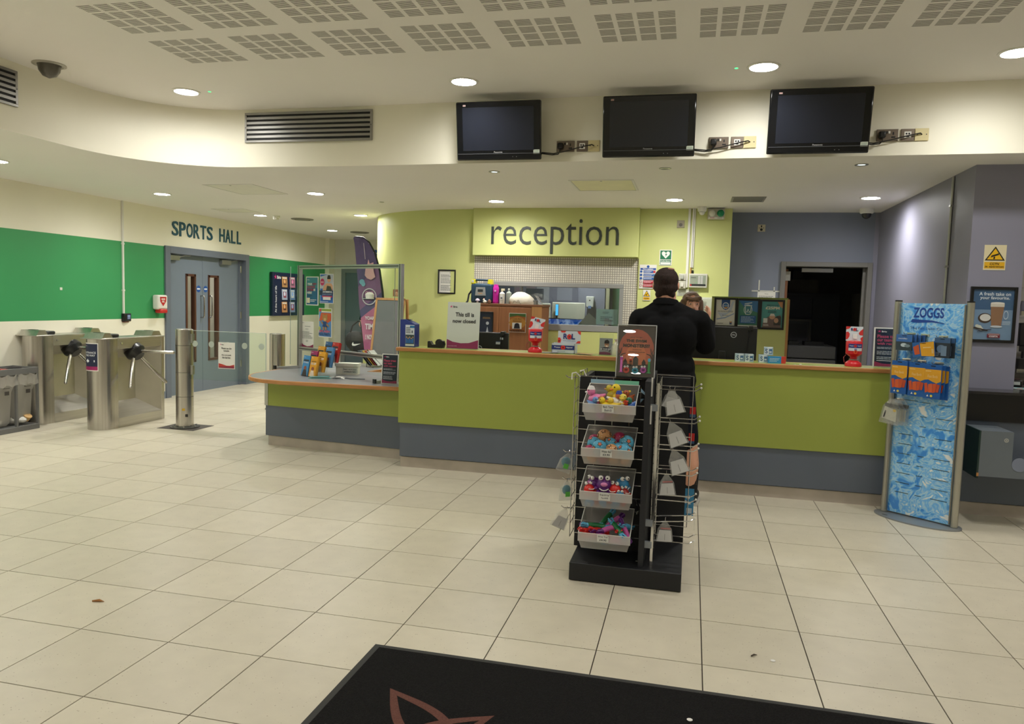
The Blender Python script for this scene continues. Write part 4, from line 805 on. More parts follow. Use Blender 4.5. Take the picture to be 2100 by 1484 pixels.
for i, c in enumerate(((52, 52, 54), (178, 62, 56), (60, 90, 150))):
    y1 = -.02-.253*i; y0 = y1-.245
    l = MB(); cx, cy, r = -D_/2, (y0+y1)/2, .075; n = 20
    O = [(cx+r*math.cos(2*PI*k/n), cy+r*math.sin(2*PI*k/n)) for k in range(n)]; Bx = []
    for k in range(n):
        a = 2*PI*k/n; c_, s_ = math.cos(a), math.sin(a); q = min((D_/2-.02)/max(abs(c_), 1e-6), .1225/max(abs(s_), 1e-6)); Bx.append((cx+q*c_, cy+q*s_))
    l.rings([[(p[0], p[1], .655) for p in Bx], [(p[0], p[1], .655) for p in O], [(p[0], p[1], .60) for p in O]], mat(c, .5), cap=False); l.build('lid', t)
    bg = MB(); m_ = 12; RR = []
    for z, e in ((.58, .012), (.52, .045 if False else .02), (.42, -.012), (.25, -.02), (.1, -.03), (.065, -.06)):
        RR.append([(-D_/2+(D_/2-.035+e)*sg[0]*(1+.02*math.sin(7*z+k)), cy+(.105+e*.6)*sg[1]*(1+.03*math.sin(9*z+2*k)), z) for k, sg in enumerate(((1, -1), (1, -.5), (1.03, 0), (1, .5), (1, 1), (.5, 1.02), (0, 1), (-1, 1), (-1, 0), (-1, -1), (0, -1), (.5, -1.02)))])
    bg.rings(RR, FILM); bg.build('bin_bag', t)
    ov = MB(); ov.rings([[(0+.012+.01*math.sin(k*1.7+j), y0+.24*k/10, z+.012*math.sin(k*1.3+i)) for k in range(11)] for j, z in enumerate((.6, .565, .525, .49))], FILM, cap=False, closed=False); ov.build('bag_overhang', t)
    lb = MB(); draw(lb, .09, .09, [('r', .2, 0, .8, .45, (64, 60, 56)), ('r', 0, .75, .9, .85, (90, 86, 80)), ('e', .1, .9, .12, .08, (50, 46, 44))], 0, -.045, 0); lb.build('compartment_sticker', t, loc=(.003, cy, .40), rz=PI/2)
def rubbish(label, loc, kind):
    t = thing('rubbish', label, 'rubbish', loc, group='rubbish in the clear bin bags')
    if kind == 0: MB().lathe([(.03, 0), (.042, .06), (.043, .062), (.038, .06)], mat((206, 166, 110), .6), 14, TR(ry=.6)).build('cup', t)
    elif kind == 1: MB().ell((0, 0, .035), (.06, .05, .035), mat((222, 220, 214), .7, bump=1, bscale=25), 10).build('tissue', t)
    else: MB().lathe([(.025, 0), (.028, .1), (.012, .13), (.012, .15)], mat((40, 38, 36), .4), 12, TR(rx=1.35)).build('bottle', t)
rubbish('tan paper cup in the clear bag nearest the turnstile', (-4.74, 4.29, .1), 0); rubbish('crumpled white tissue in the clear bag nearest the turnstile', (-4.8, 4.19, .075), 1)
rubbish('dark bottle lying in the clear bag nearest the turnstile', (-4.77, 4.31, .1), 2); rubbish('crumpled white paper in the clear bag at the left edge', (-4.78, 3.98, .075), 1); rubbish('crumpled white tissue under the tan cup', (-4.74, 4.24, .075), 1)
# ------------------------------------------------------------------ things on the reception counter
Z = 1.0785
t = thing('collection_box', 'blue sloped collection box with a team photo at the counter left end', 'box', (-.40, 4.08, Z)); BL = mat((38, 56, 130), .4)
MB().prism([(0, 0), (.14, 0), (.14, .205), (.05, .245), (0, .245)], 0, .11, BL, Matrix(((1, 0, 0, 0), (0, 0, 1, 0), (0, 1, 0, 0), (0, 0, 0, 1)))).build('box_body', t, bevel=.003)
b = MB(); draw(b, .085, .19, [('r', 0, 0, 1, 1, (206, 214, 220)), ('r', .5, .86, 1, .97, (40, 110, 160)), ('l', .08, .6, .6, .9, 4, (60, 70, 80)), ('t', '1', .7, .62, .82, .74, (60, 70, 90)), ('r', .02, .1, .98, .54, (50, 70, 70)), ('r', .02, .02, .98, .1, (210, 216, 220))]+[('e', .14+.18*k, .42-.05*(k % 2), .06, .04, (190, 150, 120)) for k in range(5)]+[('r', .07+.18*k, .14, .21+.18*k, .37-.05*(k % 2), (50, 110, 180)) for k in range(5)], -.0005, .05, .008); b.build('front_print', t)
MB().box(.04, .09, .03, .08, .245, .247, BLACK).build('coin_slot', t)
t = thing('tape_dispenser', 'black desk tape dispenser left of the closed till sign', 'tape dispenser', (-.15, 4.14, Z)); b = MB(); b.prism([(0, 0), (.14, 0), (.15, .03), (.14, .065), (.1, .07), (.075, .03), (.04, .028), (.02, .06), (0, .055)], -.03, .03, BLACK, Matrix(((1, 0, 0, 0), (0, 0, 1, 0), (0, 1, 0, 0), (0, 0, 0, 1)))); b.build('body', t, bevel=.005)
MB().cyl((.1, -.012, .045), (.1, .012, .045), .034, mat((40, 40, 42), .25), n=18).build('tape_roll', t); MB().box(-.004, .02, -.014, .014, .056, .06, ALU).build('cutter', t)
counter_sign('white sign reading This till is now closed standing on the counter', (.015, 4.14, Z), 0, .30, .415, brand(.06, .865, .1, .72, (60, 56, 64)) + [('t', 'This till is', .25, .69, .82, .78, (36, 38, 42), .028), ('t', 'now closed', .17, .555, .88, .635, (36, 38, 42), .028), ('p', [(.015, .012), (.985, .012), (.985, .2), (.7, .13), (.45, .12), (.2, .145), (.015, .2)], (142, 36, 88)), ('t', 'At the heart of life', .05, .045, .33, .07, (220, 190, 205))], (212, 216, 208))
def monitor(loc, rz, w, h, label, tags):
    t = thing('computer_monitor', label, 'monitor', loc, rz, 'black computer monitors seen from behind')
    MB().box(-w/2, w/2, .0, .045, .09, .09+h, BLACK).build('back_shell', t, bevel=.008); MB().box(-w/2+.008, w/2-.008, .045, .048, .1, .08+h, mat((20, 24, 34), .2)).build('screen', t)
    MB().box(-.03, .03, -.03, 0, .0, .09+h*.6, BLACK).build('stand_column', t, bevel=.005); MB().box(-.11, .11, -.11, .08, -.002, .012, BLACK).build('stand_foot', t, bevel=.005)
    cx, cz = tags; b = MB(); draw(b, .05, .05, [('o', .5, .5, .5, .5, .84, (196, 198, 200)), ('t', 'DELL', .2, .4, .8, .6, (196, 198, 200), .02)], -.001, cx-.025, cz-.025); b.build('emblem', t)
    wc = MB(); wc.box(w/2-.075, w/2-.035, -.02, .06, .09+h-.03, .09+h+.012, BLACK); wc.build('webcam', t, bevel=.004)
    MB().tube([(w/2-.06, -.02, .07+h), (w/2-.09, -.03, h*.6), (w/2-.15, -.025, .2), (w/2-.2, -.02, .1)], .004, BLACK, 6).build('webcam_cable', t)
    return t
m = monitor((.19, 4.62, .73), 0, .56, .395, 'black computer monitor half hidden behind the closed till sign', (.0, .33))
b = MB(); draw(b, .03, .02, [('r', 0, 0, 1, 1, (200, 208, 214))], -.001, .2, .42); draw(b, .045, .026, [('r', 0, 0, 1, 1, (206, 210, 206)), ('r', 0, .8, 1, 1, (70, 90, 140)), ('l', .1, .1, .9, .7, 2, (120, 124, 130))], -.001, .16, .375); b.build('sticker', m)
monitor((2.41, 4.52, .73), 0, .57, .53, 'large black computer monitor right of the man', (.09, .55))
def poppy(x, y, s, a=1, red=(206, 44, 38)):
    return [('e', x, y, s, s*a, red), ('e', x, y, s*.28, s*.28*a, (30, 28, 26))]
def poppy_tin(loc, rz, label, tilt):
    t = thing('collection_tin', label, 'collection tin', loc, rz, 'red poppy collection tins'); RD = mat((206, 30, 40), .3, name='red_plastic')
    MB().lathe([(.062, 0), (.062, .022), (.056, .032), (.03, .05), (.028, .052)], RD, 24).build('foot', t)
    MB().lathe([(.034, .05), (.034, .058)], ALU, 20).build('seal_wire', t)
    MB().lathe([(.026, .05), (.026, .075), (.05, .092), (.06, .1), (.062, .19), (.056, .2), (.02, .205)], RD, 24).build('tin_body', t)
    b = MB(); b.bend = True; draw(b, .11, .055, [('r', 0, 0, 1, 1, (214, 220, 228)), ('r', 0, .42, 1, 1, (36, 52, 128))]+poppy(.47, .7, .1, 1.9)+[('t', 'Poppy', .1, .62, .35, .8, (226, 228, 236), .02), ('t', 'Appeal', .6, .62, .88, .8, (226, 228, 236), .02), ('t', 'RBL', .42, .1, .6, .34, (36, 52, 128), .03)], -.0005, -.055, .125)
    draw(b, .03, .03, [('o', .5, .5, .5, .5, .4, (220, 80, 40))], -.0005, -.015, .102)
    q = []
    for vx, vy, vz in b.v: a = vx/.062; rr = .0622-vy; q.append((rr*math.sin(a), -rr*math.cos(a), vz))
    b.v = q; b.build('wrap_label', t)
    c = MB(); TT = TR(-.0625, .01, .2, rx=-.12, ry=tilt); c.box(0, .125, 0, .002, 0, .115, pr((206, 214, 220)), TT); draw(c, .125, .115, [('p', [(0, .78), (0, 1), (.28, 1), (.2, .86)], (200, 44, 40)), ('p', [(0, .1), (0, .6), (.12, .64), (.22, .5), (.2, .3), (.1, .12)], (200, 44, 40)), ('p', [(1, .4), (.8, .42), (.74, .55), (.85, .72), (1, .85)], (200, 44, 40)), ('p', [(1, 0), (.9, .02), (.85, .2), (1, .34)], (200, 44, 40)), ('t', 'R', .28, .7, .42, .9, (34, 40, 110), .03), ('t', 'L', .58, .7, .72, .9, (34, 40, 110), .03)]+poppy(.5, .8, .1, 1.1)+[('r', .4, .15, .66, .5, (226, 226, 222))], 0, T=TT); c.build('header_card', t)
    MB().tube([(-.055, 0, .09), (-.075, -.01, .07), (-.07, -.02, .03)], .003, mat((140, 40, 40), .5), 6).build('tether', t)
poppy_tin((.83, 4.13, Z), .25, 'red charity tin with tilted card before the wooden cabinet', .22)
poppy_tin((3.40, 4.15, Z), 0, 'red charity tin before the dark doorway at the counter right', 0)
t = thing('poppy_box', 'open white and blue poppy appeal card box on the counter', 'box', (.975, 4.13, Z)); CB = mat((200, 208, 214), .5)
b = MB(); b.box(0, .20, 0, .004, 0, .085, CB); b.box(0, .20, .16, .164, 0, .085, CB); b.box(0, .004, 0, .16, 0, .085, CB); b.box(.196, .2, 0, .16, 0, .085, CB); b.box(0, .2, 0, .16, 0, .004, CB); b.build('tray', t)
b = MB(); draw(b, .2, .085, [('r', 0, .38, 1, .82, (34, 50, 120))]+poppy(.5, .6, .1, 2.2)+[('t', 'Poppy', .12, .53, .38, .7, (226, 228, 236), .02), ('t', 'Appeal', .63, .53, .9, .7, (226, 228, 236), .02), ('l', .25, .16, .75, .26, 1, (120, 130, 150))], 0); b.build('front_print', t)
b = MB(); TT = TR(.03, .13, .085, rx=-.1); b.box(0, .2, 0, .003, -.01, .105, CB, TT); draw(b, .2, .105, [('p', [(.1, 1), (.35, 1), (.3, .86), (.15, .86)], (214, 56, 44)), ('p', [(.85, 1), (1, 1), (1, .7), (.9, .8)], (214, 56, 44)), ('p', [(0, 0), (0, .42), (.09, .44), (.15, .25), (.12, 0)], (214, 56, 44)), ('e', .06, .15, .03, .06, (30, 28, 26)), ('p', [(.8, 0), (1, 0), (1, .2), (.88, .18)], (214, 56, 44)), ('t', 'R', .24, .32, .42, .78, (34, 40, 110), .03), ('t', 'L', .6, .32, .76, .78, (34, 40, 110), .03)]+poppy(.5, .52, .1, 2.2)+[('t', 'ROYAL BRITISH LEGION', .24, .14, .78, .22, (60, 66, 110))], 0, T=TT); b.build('display_flap', t)
b = MB(); TT = TR(.2, 0, 0, rz=PI/2); draw(b, .16, .085, [('r', .1, .3, .5, .7, (226, 226, 226)), ('l', .15, .35, .45, .65, 4, (90, 90, 90))], 0, T=TT); b.build('side_print', t)
for k, (x, l, rz) in enumerate(((.90, 'grey curled leaflet lying on the counter beside the red tin', .1), (1.19, 'tan card booklet lying on the counter beside the poppy box', -.05))):
    t = thing('loose_leaflet', l, 'leaflet', (x, 4.06, Z), rz); b = MB(); c = (150, 152, 150) if k == 0 else (176, 140, 96); b.rings([[(x_, 0, .002+.006*math.sin(x_*12+k)), (x_, .12, .002+.004*math.sin(x_*12+k))] for x_ in (0, .04, .08, .12, .14)], pr(c), cap=False, closed=False); b.build('cover', t); MB().box(.01, .13, .01, .115, 0, .002, PAPER).build('pages', t)
t = thing('leaflet_holder', 'clear acrylic holder with portrait flyers on the counter', 'leaflet rack', (1.38, 4.15, Z)); b = MB(); b.quad((0, 0, 0), (.12, 0, 0), (.12, 0, .05), (0, 0, .05), ACRYL); b.box(0, .12, .03, .034, 0, .185, ACRYL); b.box(0, .12, 0, .06, 0, .003, ACRYL); b.build('holder', t)
poster('flyer', 'grey flyer with a smiling capped person in the acrylic holder', 'leaflet', (1.383, 4.17, Z+.004), 0, .112, .14, [('r', 0, 0, 1, 1, (130, 136, 138)), ('e', .55, .62, .17, .18, (200, 150, 120)), ('p', [(.36, .68), (.4, .86), (.6, .92), (.74, .82), (.74, .68)], (34, 30, 32)), ('o', .48, .63, .08, .05, .7, (40, 36, 36)), ('o', .64, .63, .08, .05, .7, (40, 36, 36)), ('e', .56, .52, .07, .03, (236, 230, 226)), ('p', [(.15, .4), (.4, .46), (.7, .44), (.9, .36), (.9, .2), (.15, .2)], (44, 44, 60)), ('t', 'BE YOUR BEST', .1, .3, .9, .38, (226, 226, 230), .02), ('p', [(0, 0), (1, 0), (1, .1), (.4, .18), (0, .14)], (110, 40, 76)), ('l', .1, .18, .8, .28, 2, (214, 214, 220))])
t = thing('plastic_bag', 'small clear plastic bag slumped on the counter behind the poster', 'bag', (1.53, 4.18, Z)); MB().lathe([(.05, 0), (.06, .03), (.045, .08), (.015, .12), (.025, .14)], FILM, 12).build('bag', t); MB().ell((.0, 0, .125), .012, pr((200, 60, 50)), 8).build('red_seal', t)
SWB = [('r', 0, 0, 1, 1, (170, 192, 206)), ('p', [(0, 0), (.5, 0), (.9, 1), (.4, 1)], (214, 224, 230)), ('t', 'S', .15, .2, .42, .8, (60, 90, 130), .03), ('r', .55, .2, .92, .8, (70, 110, 150)), ('r', .6, .3, .85, .5, (210, 220, 226))]
def carton(loc, w, h, d, rz, label, c=(178, 198, 210)):
    t = thing('small_carton', label, 'box', loc, rz, 'small blue and white cartons on the counter'); MB().box(0, w, 0, d, 0, h, pr(c)).build('carton', t, bevel=.001)
    b = MB(); draw(b, w, h, SWB if c[0] < 190 or c[2] > 150 else [('l', .1, .2, .9, .8, 3, (230, 200, 190))], -.0008); b.build('front_print', t)
for k, (x, dz, l, rz) in enumerate(((2.50, 0, 'leftmost pale blue carton of the pair by the monitor', 0), (2.575, 0, 'second pale blue carton of the pair by the monitor', .03), (2.685, 0, 'pale blue carton under the topmost one', 0), (2.72, .063, 'topmost pale blue carton lying on another', -.08))): carton((x, 4.12, Z+dz), .07, .062, .07, rz, l)
t = thing('small_carton', 'bright blue packet with a red end, right of the carton pile', 'box', (2.755, 4.09, Z), .1, 'small blue and white cartons on the counter'); MB().box(0, .10, 0, .03, 0, .055, pr((50, 140, 196))).build('packet', t); MB().box(.10, .135, 0, .03, 0, .055, pr((200, 60, 50))).build('red_end', t); b = MB(); draw(b, .1, .055, [('l', .1, .2, .9, .8, 3, (190, 220, 236))], -.0008); b.build('front_print', t)
t = thing('paper_scrap', 'tiny crumpled white scrap on the counter edge', 'paper', (2.99, 4.02, Z)); MB().ell((0, 0, .005), (.012, .008, .005), PAPER, 7).build('scrap', t); MB().ell((-.04, .01, .003), (.006, .005, .003), PAPER, 6).build('crumb', t)
counter_sign('white framed navy respect sign at the counter right end', (3.545, 4.16, Z), 0, .215, .315, RESPECT)

# ------------------------------------------------------------------ behind the counter
CW = mat((150, 98, 62), .5, var=.1, scale=10, stretch=(4, 4, .3), name='cabinet_wood'); CWL = mat((190, 140, 88), .5, var=.08, scale=10, stretch=(4, 4, .3), name='light_wood')
t = thing('wooden_cabinet', 'brown wooden cabinet behind the counter, against the hatch wall', 'cabinet', (-.45, 6.42, 0))
MB().box(0, .87, 0, .5, 0, 1.455, CW).build('carcass', t); MB().box(-.01, .885, -.012, .5, 1.455, 1.48, mat((120, 78, 50), .5, var=.1, scale=12, stretch=(.3, 4, 4))).build('top_board', t, bevel=.003); MB().box(.76, .878, -.015, .0, 0, 1.455, CWL).build('side_stile', t)
for x0, x1 in ((.005, .36), (.365, .755)): d_ = MB().box(x0, x1, -.014, 0, .03, 1.44, CW).build('door', t, bevel=.002)
MB().box(.755, .76, -.016, -.01, .9, 1.2, BLACK).build('shadow_gap', t)
poster('small_poster', 'orange hat poster stuck on the wooden cabinet', 'poster', (.04, 6.40, 1.15), 0, .205, .225, [('r', .02, .02, .98, .98, (150, 86, 36)), ('p', [(.02, .98), (.98, .98), (.98, .8), (.5, .88), (.02, .78)], (60, 90, 40)), ('e', .5, .5, .5, .3, (170, 120, 50)), ('t', 'Lost Bag', .22, .66, .75, .74, (90, 60, 30), .02), ('t', 'Recently?', .25, .54, .75, .62, (90, 60, 30), .02), ('r', .2, .18, .75, .5, (206, 204, 200)), ('p', [(.3, .2), (.34, .42), (.42, .48), (.55, .48), (.62, .42), (.66, .2)], (30, 30, 40))]+[('p', [(.02+.1*k, .03), (.07+.1*k, .03), (.12+.1*k, .08), (.07+.1*k, .13), (.02+.1*k, .13), (.07+.1*k, .08)], (24, 22, 20)) for k in range(9)], pane=False)
poster('dark_poster', 'navy poster behind the closed till sign on the cabinet', 'poster', (-.40, 6.40, 1.12), 0, .235, .25, [('r', 0, 0, 1, 1, (34, 42, 64)), ('l', .5, .7, .9, .8, 2, (190, 150, 90)), ('e', .75, .5, .08, .08, (190, 196, 206)), ('p', [(.68, .05), (.75, .35), (.82, .05)], (190, 196, 206))], frame=.012)
ZT = 1.481
t = thing('defibrillator', 'navy defibrillator case with yellow handle corners on the cabinet', 'defibrillator', (-.46, 6.46, ZT)); NV = mat((34, 62, 84), .5, name='navy_case')
MB().box(0, .27, 0, .1, 0, .235, NV).build('case', t, bevel=.025, seg=3); MB().prism([(.06, .09), (.19, .09), (.18, .19), (.07, .19)], 0, .012, mat((150, 152, 150), .4), Matrix(((1, 0, 0, 0), (0, 0, 1, -.012), (0, 1, 0, 0), (0, 0, 0, 1)))).build('display_panel', t)
b = MB(); draw(b, .065, .03, [('r', 0, 0, 1, 1, (46, 52, 54))], -.0125, .092, .135); draw(b, .05, .012, [('r', 0, 0, 1, 1, (190, 150, 110))], -.0125, .1, .11); b.build('display', t)
YE = mat((226, 214, 40), .4, name='yellow_plastic')
MB().prism([(.0, .225), (.055, .235), (.05, .285), (.01, .285)], 0, .09, YE, Matrix(((1, 0, 0, 0), (0, 0, 1, .005), (0, 1, 0, 0), (0, 0, 0, 1)))).build('handle_corner', t); MB().prism([(.205, .235), (.262, .225), (.255, .285), (.215, .285)], 0, .09, YE, Matrix(((1, 0, 0, 0), (0, 0, 1, .005), (0, 1, 0, 0), (0, 0, 0, 1)))).build('handle_corner', t)
MB().box(.05, .21, .02, .07, .265, .288, NV).build('handle', t, bevel=.01); MB().tube([(0, .05, .15), (-.03, .03, .1), (-.04, .02, .02), (-.05, 0, .0)], .012, MBLACK, 6).build('shoulder_strap', t)
b = MB(); draw(b, .025, .03, [('r', 0, 0, 1, 1, (226, 226, 226)), ('t', 'A', .2, .2, .8, .8, (60, 60, 60))], -.001, .012, .245); b.build('badge', t)
MAG = mat((190, 24, 150), .4, name='magenta_plastic')
t = thing('water_bottle', 'tall magenta ribbed bottle beside the navy defibrillator', 'bottle', (-.15, 6.48, ZT)); MB().lathe([(.034, 0), (.037, .02)]+[(.037-.003*(k % 2), .03+.012*k) for k in range(8)]+[(.037, .14), (.036, .19), (.03, .2), (.028, .225), (.01, .228)], MAG, 16).build('body', t); MB().lathe([(.012, 0), (.012, .002)], pr((220, 160, 210)), 12, TR(0, -.037, .15, rx=PI/2)).build('emblem', t)
t = thing('spray_bottle', 'white pump bottle with cream nozzle right of the magenta bottle', 'bottle', (-.07, 6.47, ZT)); MB().lathe([(.03, 0), (.032, .01), (.032, .12), (.014, .14)], WHITE, 14).build('body', t); b = MB(); b.cyl((0, 0, .14), (0, 0, .16), .012, mat((226, 214, 184), .5)); b.box(-.012, .03, -.01, .01, .155, .18, mat((226, 214, 184), .5)); b.build('nozzle', t); b = MB(); b.box(-.018, .018, -.0335, -.032, .05, .09, pr((214, 214, 214))); b.box(-.012, .012, -.034, -.0335, .06, .075, pr((80, 80, 84))); b.build('printed_label', t)
t = thing('spray_bottle', 'grey translucent bottle standing behind the white plastic bag', 'bottle', (-.01, 6.56, ZT)); MB().lathe([(.032, 0), (.034, .01), (.034, .13), (.012, .15), (.012, .17)], mat((150, 158, 150), .3), 14).build('body', t); MB().cyl((0, 0, .17), (0, 0, .185), .012, WHITE).build('cap', t)
t = thing('plastic_bag', 'slumped white carrier bag on the wooden cabinet', 'bag', (.17, 6.52, ZT)); b = MB(); WB = mat((224, 216, 200), .35, bump=.6, bscale=18, name='white_carrier_bag')
RR = []
for z, s in ((0, 1), (.03, 1.05), (.07, .98), (.11, .72), (.135, .35), (.14, .05)): RR.append([(s*.145*math.cos(2*PI*k/18)*(1+.05*math.sin(5*k+z*40))-.02*z/.1, s*.09*math.sin(2*PI*k/18)*(1+.06*math.sin(3*k+z*60)), z*(1+.06*math.sin(k*2))) for k in range(18)])
b.rings(RR, WB); b.build('bag', t); MB().tube([(-.1, -.09, .0), (-.08, -.1, .04), (-.05, -.095, .02), (-.03, -.1, .05), (0, -.1, 0)], .003, mat((90, 80, 70), .5), 6).build('bag_tie', t)
t = thing('folded_bag', 'grey translucent bag leaning right of the white carrier bag', 'bag', (.31, 6.55, ZT)); b = MB(); b.rings([[(.0+.02*k, -.06, z), (.02*k+.01, .07, z)] for k, z in enumerate((.11, .1, .07, .03, .0))], FILM, cap=False, closed=False); b.build('bag', t); MB().box(-.03, .03, -.05, .06, 0, .05, mat((120, 124, 118), .5)).build('contents', t)
t = thing('mushroom_figurine', 'tiny white mushroom figurine before the defibrillator', 'figurine', (-.36, 6.425, ZT)); MB().lathe([(.014, 0), (.012, .025), (.016, .03)], mat((206, 190, 190), .5), 12).build('stem', t); MB().lathe([(.028, .028), (.026, .04), (.016, .052), (.003, .056)], mat((190, 176, 190), .5), 14).build('cap', t)
t = thing('hen_figurine', 'tiny white hen figurine with red comb on the cabinet top', 'figurine', (-.27, 6.425, ZT)); b = MB(); b.ell((0, 0, .018), (.026, .016, .018), mat((230, 224, 210), .5), 10); b.ell((-.012, 0, .042), .012, mat((230, 224, 210), .5), 8); b.build('body', t); MB().ell((-.012, 0, .055), (.008, .003, .006), pr((200, 50, 40)), 7).build('comb', t); MB().cyl((-.022, -.006, .041), (-.032, -.01, .039), .003, pr((220, 160, 50)), r1=.0005, n=6).build('beak', t)
t = thing('cone_figurine', 'tiny brown pine cone figurine on the cabinet top', 'figurine', (-.215, 6.43, ZT)); b = MB(); b.lathe([(.018, 0), (.026, .012), (.02, .016), (.025, .026), (.017, .03), (.018, .038), (.004, .05)], mat((120, 78, 56), .6), 10); b.build('body', t); MB().cyl((0, 0, .048), (.003, 0, .056), .003, BLACK, n=6).build('stalk', t)
# green partition with framed posters
t = thing('partition', 'lime low partition carrying three black framed posters', 'partition', (2.34, 6.0, 0)); MB().box(0, .755, 0, .03, 0, 1.615, LIME).build('panel', t); MB().box(0, .765, -.008, .038, 1.615, 1.628, mat((140, 156, 70), .5)).build('top_trim', t); MB().box(.755, .78, -.004, .034, 0, 1.615, CWL).build('wood_edge', t)
poster('framed_poster', 'black framed white certificate with blue ribbon, leftmost on the partition', 'poster', (2.385, 5.985, 1.325), 0, .195, .27, [('p', [(.1, .5), (.3, .3), (.8, .55), (.95, .95), (.85, .95), (.6, .5)], (196, 206, 222)), ('p', [(.05, .22), (.5, .28), (.95, .45), (.95, .49), (.5, .33), (.05, .26)], (150, 170, 206)), ('p', [(.28, 1), (.72, 1), (.72, .74), (.62, .64), (.5, .6), (.38, .64), (.28, .74)], (36, 76, 140)), ('e', .5, .77, .17, .13, (226, 230, 236)), ('e', .5, .77, .13, .1, (70, 120, 180)), ('t', 'excel', .38, .75, .62, .8, (236, 238, 240)), ('p', [(.4, .7), (.55, .73), (.64, .68), (.5, .66)], (214, 150, 80)), ('l', .1, .52, .9, .58, 2, (120, 124, 130)), ('t', 'Brio Leisure', .35, .38, .65, .42, (70, 76, 86)), ('l', .1, .06, .4, .1, 1, (60, 60, 64)), ('r', .74, .05, .86, .16, (60, 80, 120)), ('r', .76, .12, .84, .16, (206, 140, 60))], frame=.02)
poster('framed_poster', 'black framed recycling bin poster in blue and green, middle of the partition', 'poster', (2.612, 5.985, 1.322), 0, .195, .27, [('r', 0, 0, 1, 1, (70, 130, 110)), ('p', [(0, 1), (1, 1), (1, .55), (.35, .7)], (66, 120, 176)), ('o', .5, .65, .22, .2, .88, (214, 228, 226)), ('p', [(.32, .8), (.68, .8), (.64, .48), (.36, .48)], (70, 128, 140)), ('p', [(.3, .82), (.7, .82), (.7, .79), (.3, .79)], (220, 230, 228)), ('p', [(.3, .88), (.68, .94), (.7, .91), (.32, .85)], (220, 230, 228)), ('p', [(.33, .8), (.36, .8), (.4, .47), (.37, .47)], (220, 230, 228)), ('p', [(.64, .8), (.67, .8), (.63, .47), (.6, .47)], (220, 230, 228)), ('p', [(.37, .48), (.63, .48), (.62, .46), (.38, .46)], (220, 230, 228)), ('p', [(.45, .6), (.5, .69), (.55, .6), (.52, .6), (.5, .64), (.48, .6)], (226, 234, 232)), ('p', [(.42, .55), (.5, .55), (.5, .57), (.46, .57), (.48, .6), (.44, .6)], (226, 234, 232)), ('p', [(.58, .55), (.53, .53), (.54, .57), (.56, .6), (.6, .58)], (226, 234, 232)), ('r', .1, .12, .92, .42, (40, 92, 150)), ('l', .16, .15, .86, .4, 6, (170, 196, 220)), ('r', 0, 0, 1, .05, (206, 210, 206))], frame=.02)
poster('framed_poster', 'black framed turquoise £25PM membership poster, rightmost on the partition', 'poster', (2.846, 5.985, 1.318), 0, .205, .27, [('r', 0, 0, 1, 1, (86, 160, 160)), ('p', [(.75, 1), (1, 1), (1, .75), (.88, .82)], (206, 150, 110)), ('t', 'MEMBERSHIPS FROM', .24, .84, .78, .88, (60, 60, 70), .01), ('t', '£25PM', .18, .7, .86, .81, (232, 226, 206), .04), ('l', .3, .56, .72, .66, 2, (50, 60, 70)), ('p', [(.05, 0), (.1, .3), (.4, .45), (.62, .4), (.92, .5), (.96, 0)], (120, 100, 96)), ('e', .52, .42, .14, .1, (206, 160, 132)), ('p', [(.4, .45), (.44, .54), (.6, .54), (.66, .45)], (230, 220, 214)), ('p', [(.6, .3), (.75, .46), (.95, .44), (.95, .1), (.6, .1)], (70, 66, 64)), ('e', .72, .28, .11, .1, (190, 146, 120)), ('r', .1, .18, .3, .36, (220, 222, 216)), ('l', .1, .06, .4, .14, 2, (232, 226, 220))], frame=.02)
# in the office behind the hatch
t = thing('notice_board', 'grey lilac notice board with papers inside the office', 'notice board', (-.9, 9.56, 1.45)); MB().box(0, 1.55, -.01, .02, 0, 1.0, mat((146, 146, 164), .7)).build('board', t)
for k, (x, z, w, h, c) in enumerate(((.25, .2, .12, .17, (190, 186, 190)), (.45, .22, .14, .2, (170, 150, 160)), (.62, .05, .2, .28, (196, 196, 204)), (.95, .1, .24, .2, (180, 180, 196)), (1.25, .16, .2, .26, (150, 150, 170)), (.8, .36, .2, .2, (160, 150, 160)))): MB().box(x, x+w, -.013, -.01, z, z+h, pr(c)).build('pinned_sheet', t)
t = thing('desk_screen', 'cream desk divider behind the office computer', 'divider', (-.25, 8.9, .72)); MB().box(0, .32, 0, .03, 0, .78, mat((206, 202, 184), .6)).build('panel', t, bevel=.02); MB().box(.34, .84, 0, .03, 0, .8, mat((212, 208, 190), .6)).build('panel', t, bevel=.03)
t = thing('office_desk', 'pale office desk beyond the hatch window', 'desk', (-.9, 8.3, 0)); MB().box(0, 2.3, 0, .7, .7, .73, mat((170, 166, 156), .5)).build('desktop', t)
for x in (.05, 2.2): MB().box(x, x+.05, .05, .65, 0, .7, ALU).build('leg', t)
t = thing('office_monitor', 'office computer screen showing white clouds on blue sky', 'monitor', (.12, 8.45, .79)); MB().box(0, .52, 0, .03, .16, .50, BLACK).build('casing', t, bevel=.006); MB().box(.2, .3, .03, .06, 0, .3, BLACK).build('stand', t); MB().box(.14, .36, -.04, .12, -.06, -.045, BLACK).build('foot', t); MB().box(.22, .28, .03, .06, -.045, .05, BLACK).build('stand_neck', t)
